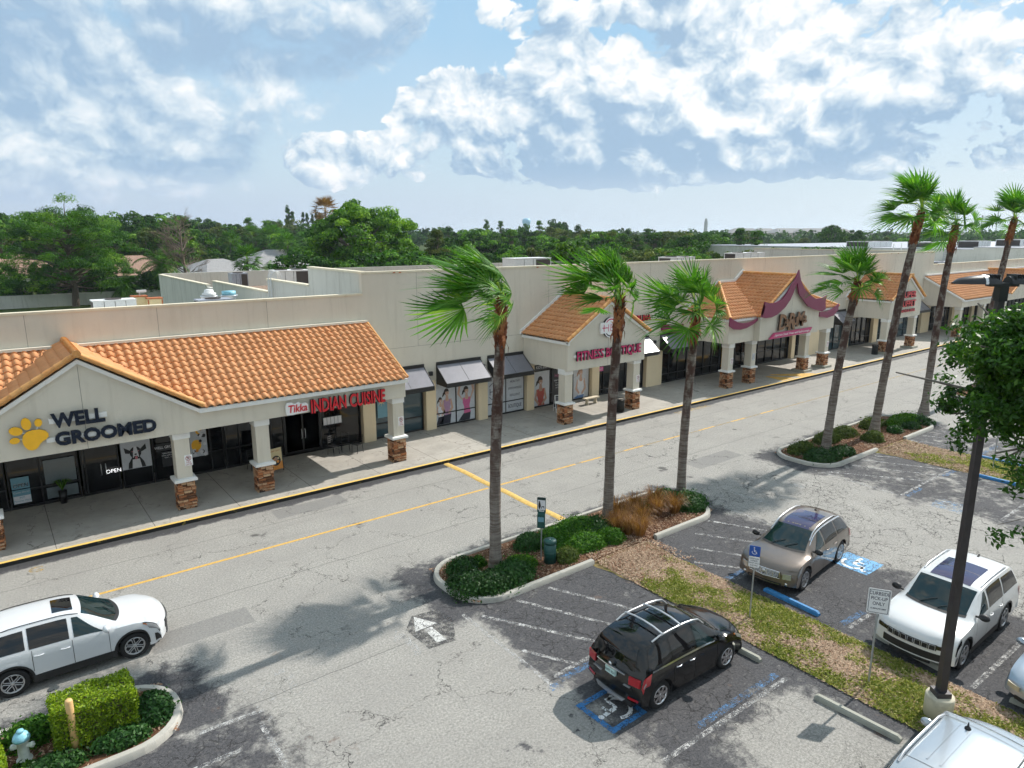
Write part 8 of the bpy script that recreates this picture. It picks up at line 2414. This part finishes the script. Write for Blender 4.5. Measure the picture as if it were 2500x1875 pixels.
# undergrowth along the concrete wall
belt(-40, 400, 133, 12, 690, 640, ['round'], ['leaf_dark', 'leaf_mid', 'leaf_dark'], 4.0, (1.0, 1.3), 2)
belt(380, 560, 131, 5, 690, 650, ['round'], ['leaf_dark', 'leaf_mid'], 3.5, (1.0, 1.3), 2)
belt(-60, 260, 150, 7, 640, 600, ALLK, ['leaf_dark', 'leaf_mid', 'leaf_bright'], 5)
belt(540, 760, 112, 5, 680, 655, ['round'], ['leaf_mid', 'leaf_bright'], 3.5, (.9, 1.2), 4)
belt(700, 1060, 108, 9, 640, 600, ['round'], ['leaf_dark', 'leaf_mid'], 5.0, (1.0, 1.3), 4)
belt(-80, 480, 178, 13, 565, 530, ALLK, ALLL, 8, (.9, 1.2))
belt(-80, 260, 215, 9, 535, 520, ALLK, ['leaf_dark', 'leaf_mid'], 10, (.85, 1.1))
belt(240, 480, 225, 8, 540, 508, ['tall', 'round'], ['leaf_dark', 'leaf_dark', 'leaf_mid'], 10, (.85, 1.1))
belt(440, 780, 205, 11, 610, 560, ALLK, ALLL + ['leaf_bright'], 7)
belt(440, 780, 260, 12, 570, 535, ALLK, ALLL, 9)
belt(440, 800, 330, 12, 545, 530, ALLK, ALLL, 12, (.7, 1.0), 20)
for i, px in enumerate((706, 716, 742, 752, 764, 775, 783)):
    x, y, h = at_px(px, 340, (505, 518, 520, 522, 520, 518, 524)[i]); tree('pine', i % 5, 'leaf_dark', 'narrow dark conifer on the skyline left of the huge tree, %s' % ('tallest of the row', 'second of the row', 'third of the row', 'fourth of the row', 'fifth of the row', 'sixth of the row', 'last of the row')[i], x, y, h, .35, name='conifer')
# right half: a nearer belt whose tops sit just under the horizon
belt(1060, 1360, 120, 8, 640, 585, ALLK, ALLL, 5, (.95, 1.25), 5)
belt(1330, 1660, 112, 11, 620, 570, ALLK, ALLL + ['leaf_bright'], 5, (.95, 1.25), 6)
belt(1640, 2060, 112, 15, 625, 588, ALLK, ['leaf_dark', 'leaf_mid', 'leaf_bright', 'leaf_olive', 'leaf_mid'], 5, (.95, 1.25), 8)
belt(1050, 1400, 165, 11, 580, 552, ALLK, ALLL, 8, (.9, 1.2), 10)
belt(1380, 1860, 165, 15, 578, 555, ALLK, ALLL + ['leaf_bright'], 8, (.9, 1.2), 12)
belt(1800, 2140, 190, 11, 605, 585, ALLK, ALLL + ['leaf_bright', 'leaf_bright'], 6, (.9, 1.2), 14)
belt(1040, 1420, 235, 12, 560, 545, ALLK, ALLL, 10, (.8, 1.1), 18)
belt(1400, 1840, 250, 13, 568, 556, ALLK, ALLL, 9, (.8, 1.1), 20)
belt(1800, 2520, 290, 20, 592, 574, ALLK, ['leaf_dark', 'leaf_mid', 'leaf_olive'], 8, (.8, 1.15), 35)
belt(2050, 2560, 200, 14, 608, 592, ALLK, ['leaf_mid', 'leaf_bright', 'leaf_mid'], 5, (.9, 1.2), 12)
belt(2050, 2540, 380, 14, 580, 566, ALLK, ['leaf_dark', 'leaf_mid'], 9, (.8, 1.1), 40)
belt(1180, 1400, 300, 6, 540, 528, ['pine', 'tall'], ['leaf_dark', 'leaf_mid'], 12, (.5, .8), 12)
x, y, h = at_px(2030, 245, 548); tree('round', 2, 'leaf_dark', 'tall dark round tree standing above the belt right of the long pale roofs', x, y, h, .8, name='broadleaf_tree')
x, y, h = at_px(2088, 250, 556); tree('round', 3, 'leaf_dark', 'dark round tree just right of the tallest one above the belt', x, y, h, .8, name='broadleaf_tree')
# far-off wood that reads as one mass
rng = np.random.default_rng(123)
n = 2600; dist = 420 + 2600 * rng.random(n) ** 1.6; pxs = rng.uniform(-500, 3000, n)
Pq, Nq, Tq, Sq = [], [], [], []
for i in range(n):
    x, y = gpos(pxs[i], dist[i]); h = rng.uniform(7, 14) + (2.5 if pxs[i] < 1100 else 0)
    cr = rng.uniform(4, 8); nn = int(60 if dist[i] < 900 else 26); e = rng.normal(0, 1, (nn, 3)); e /= np.linalg.norm(e, axis=1)[:, None]; e[:, 2] = np.abs(e[:, 2])
    Pq.append(np.array([x, y, h * .45]) + e * [cr, cr, h * .55] * rng.uniform(.8, 1.05, (nn, 1))); Nq.append(e); Tq.append(np.clip(rng.normal(.4, .2) + rng.normal(0, .12, nn), 0, 1)); Sq.append(np.full(nn, 1.2 if dist[i] < 900 else 2.2))
Pq = np.concatenate(Pq); Nq = np.concatenate(Nq); sz = np.concatenate(Sq)
q_ = leaves(rng, Pq, Nq, 1.0, .8, .5); q_ = Pq[:, None, :] + (q_ - Pq[:, None, :]) * sz[:, None, None]
tag(quad_mesh('distant_woods', q_, np.concatenate(Tq), 'leaf_dark'), 'continuous distant woodland running to the horizon', 'woods', kind='stuff')
# distant landmarks
x, y = gpos(1285, 1500)
t = thing('water_tower', 'pale blue water tower tank on the horizon', 'water tower', (x, y, 0))
mb = MB(); mb.lathe([(3, 0), (2.6, 22), (7.5, 30), (8.8, 34), (8.8, 38.5), (6, 42), (.01, 43)], n=24); mb.build('tank', 'tower_blue', t)
x, y = gpos(1722, 1300)
t = thing('mast_tower', 'slim pale tower standing on the horizon above the long grey roofs', 'tower', (x, y, 0))
mb = MB(); mb.box(-2.2, 2.2, -2.2, 2.2, 0, 32); mb.box(-1.5, 1.5, -1.5, 1.5, 32, 37); mb.build('shaft', 'far_wall', t)
for i, (px, d, w) in enumerate(((1815, 640, 34), (1865, 650, 36), (1925, 655, 44), (1985, 660, 40), (2040, 700, 40), (2140, 560, 30), (2230, 430, 22), (2290, 420, 20), (2385, 420, 22), (2440, 440, 24), (2330, 620, 60), (2480, 640, 60), (2180, 480, 18))):
    zr = 15.5 if i < 5 else (11.5 if i in (5, 10, 11) else 7.5)
    house(('long pale apartment block on the right horizon, ' if i < 5 else 'pale house in the right distance, ') + ('leftmost', 'second from the left', 'middle', 'fourth from the left', 'rightmost, beyond the dark tree', 'alone beyond the buffet gable', 'in front of the fifth palm trunk', 'right of the fifth palm trunk', 'left of the sixth palm trunk', 'right of the sixth palm trunk', 'long one on the skyline by the fifth palm crown', 'long one on the skyline by the sixth palm crown', 'smallest, beyond the fourth palm')[i], px, d, w, 16, 'roof_grey', zr, random.uniform(-.4, .1), zr - 4.0, 'apartment_block' if i < 5 else 'house')
for i, (px, d, hh) in enumerate(((2430, 900, 42), (2393, 900, 30), (2214, 800, 26))):
    x, y = gpos(px, d); t = thing('light_mast', ('tall thin light mast on the skyline left of the edge palm', 'short mast stub on the skyline beside the sixth palm', 'thin mast on the skyline left of the fifth palm')[i], 'mast', (x, y, 0), 0, 'masts on the skyline')
    mb = MB(); mb.path([(0, 0, 0), (0, 0, hh)], .45, 6); mb.box(-2.0, 2.0, -1, 1, hh - 1, hh + .8) if i == 0 else mb.box(-.6, .6, -.6, .6, hh - 2, hh); mb.build('mast', 'far_wall', t)
x, y = gpos(2402, 260); t = thing('light_mast', 'dark parking lot light pole beyond the far store roof', 'mast', (x, y, 0)); mb = MB(); mb.path([(0, 0, 0), (0, 0, 9.4)], .12, 6); mb.box(-.9, .9, -.3, .3, 9.3, 9.55); mb.build('mast', 'lamp_black', t)

# ================================================================== oak at the right edge of the photograph
t = thing('oak_tree', 'glossy leaved oak reaching in from the right edge in front of the lamp pole', 'tree', (17.2, 2.1, .05))
rng = np.random.default_rng(31); rg = random.Random(31)
mb = MB(); LP, LN, LT = [], [], []
mb.path([(0, 0, -.1), (-.1, .1, 1.8), (0, .1, 3.6), (-.2, .2, 5.2), (-.4, .3, 7.0)], [.24, .19, .17, .14, .08], 10)
ends = []
def limb(p, d, l, r_, lev):
    pts = [p]; q = p.copy(); dd = d.copy()
    for i in range(4):
        dd = dd + rng.normal(0, .10, 3); dd /= np.linalg.norm(dd); q = q + dd * l / 4; pts.append(q.copy())
    mb.path([tuple(a) for a in pts], [r_, r_ * .85, r_ * .7, r_ * .55, r_ * .4], 6, cap=False)
    if lev == 0: ends.append((q, dd)); ends.append((pts[2], dd)); return
    for k in range(4):
        d2 = dd + rng.normal(0, .55, 3); d2 /= np.linalg.norm(d2); limb(pts[2 + (k % 3)], d2, l * rng.uniform(.52, .75), r_ * .55, lev - 1)
    ends.append((q, dd))
targets = [(-3.96, 2.44, 8.78), (-3.43, 2.43, 9.3), (-3.2, 2.4, 9.3), (-3.78, 1.88, 9.4), (-3.02, 2.79, 8.95), (-4.2, 1.9, 9.1), (-3.72, 1.69, 9.18), (-3.77, 1.85, 8.67), (-3.69, 1.56, 8.5), (-2.26, 2.04, 9.3), (-3.64, 1.37, 9.08),
           (-3.85, 2.11, 8.2), (-3.63, 2.4, 7.95), (-1.33, 2.41, 9.15), (-2.66, 1.6, 9.4), (-3.57, 1.08, 9.24), (-1.58, 1.37, 9.4), (-2.45, 2.66, 8.6), (-2.77, 2.01, 8.1), (.8, -1.2, 9.0), (-.8, -1.0, 9.4), (1.4, .8, 8.8), (2.2, -.6, 8.6), (-.4, 1.0, 9.2), (-2.0, .6, 8.9)]
extra = [(-4.3, 1.22, 7.35), (-4.38, 1.0, 6.42)]
for j, tg in enumerate(targets + extra):
    tg = np.array(tg) + (np.array([.45, -.35, 0]) if j < len(targets) else np.array([.04, -.03, 0])); p0 = np.array([-.3, .25, 6.4 + 1.0 * rng.random()]) if j < len(targets) else np.array([-1.2, -.6, tg[2] + .1]); d = tg - p0; l = np.linalg.norm(d) * .70
    limb(p0, d / np.linalg.norm(d), l, .07 if j < len(targets) else .02, 1)
    m_ = p0 + d * .7; ends.append((tg, d / np.linalg.norm(d)))
    for k in range(6 if j < len(targets) else 1):
        ends.append((tg + rng.normal(0, .27 if j < len(targets) else .13, 3) * [1.1, 1.1, .8], d / np.linalg.norm(d)))
for q, dd in ends:
    if q[2] < 7.75 and min(np.linalg.norm(q - np.array(e_)) for e_ in extra) > .32: continue
    if q[2] > 9.7 or math.atan2(q[1] + 2.1, q[0] + 17.2) > R(21.7): continue
    for c_ in range(4):
        c = q + rng.normal(0, .16, 3); nn = 58
        e = rng.normal(0, 1, (nn, 3)); e /= np.linalg.norm(e, axis=1)[:, None]
        LP.append(c + e * rng.uniform(.05, .24, (nn, 1)) * [1.1, 1.1, .75]); LN.append(e + [0, 0, .5]); LT.append(np.clip(rng.normal(.42, .15) + rng.normal(0, .15, nn), 0, 1))
LP = np.concatenate(LP); LN = np.concatenate(LN)
q_ = leaves(rng, LP, LN, .058, .42, .8)
quad_mesh('crown', q_, np.concatenate(LT), 'leaf_oak', t); mb.build('trunk', 'bark_grey', t)
print('oak leaves', len(LP), 'belt trees', ntree)
# ================================================================== humid air
m = bpy.data.materials.new('air'); m.use_nodes = True; m.node_tree.nodes.clear()
g = NT(m.node_tree); out = g.n('ShaderNodeOutputMaterial'); v = g.n('ShaderNodeVolumePrincipled')
v.inputs['Color'].default_value = (.80, .90, 1.0, 1); v.inputs['Density'].default_value = .00015; v.inputs['Anisotropy'].default_value = .3
m.node_tree.links.new(v.outputs[0], out.inputs['Volume']); M['air'] = m
mb = MB(); mb.box(-3100, 9100, -3100, 9100, -1.0, 60)
tag(mb.build('haze', 'air'), kind='stuff')
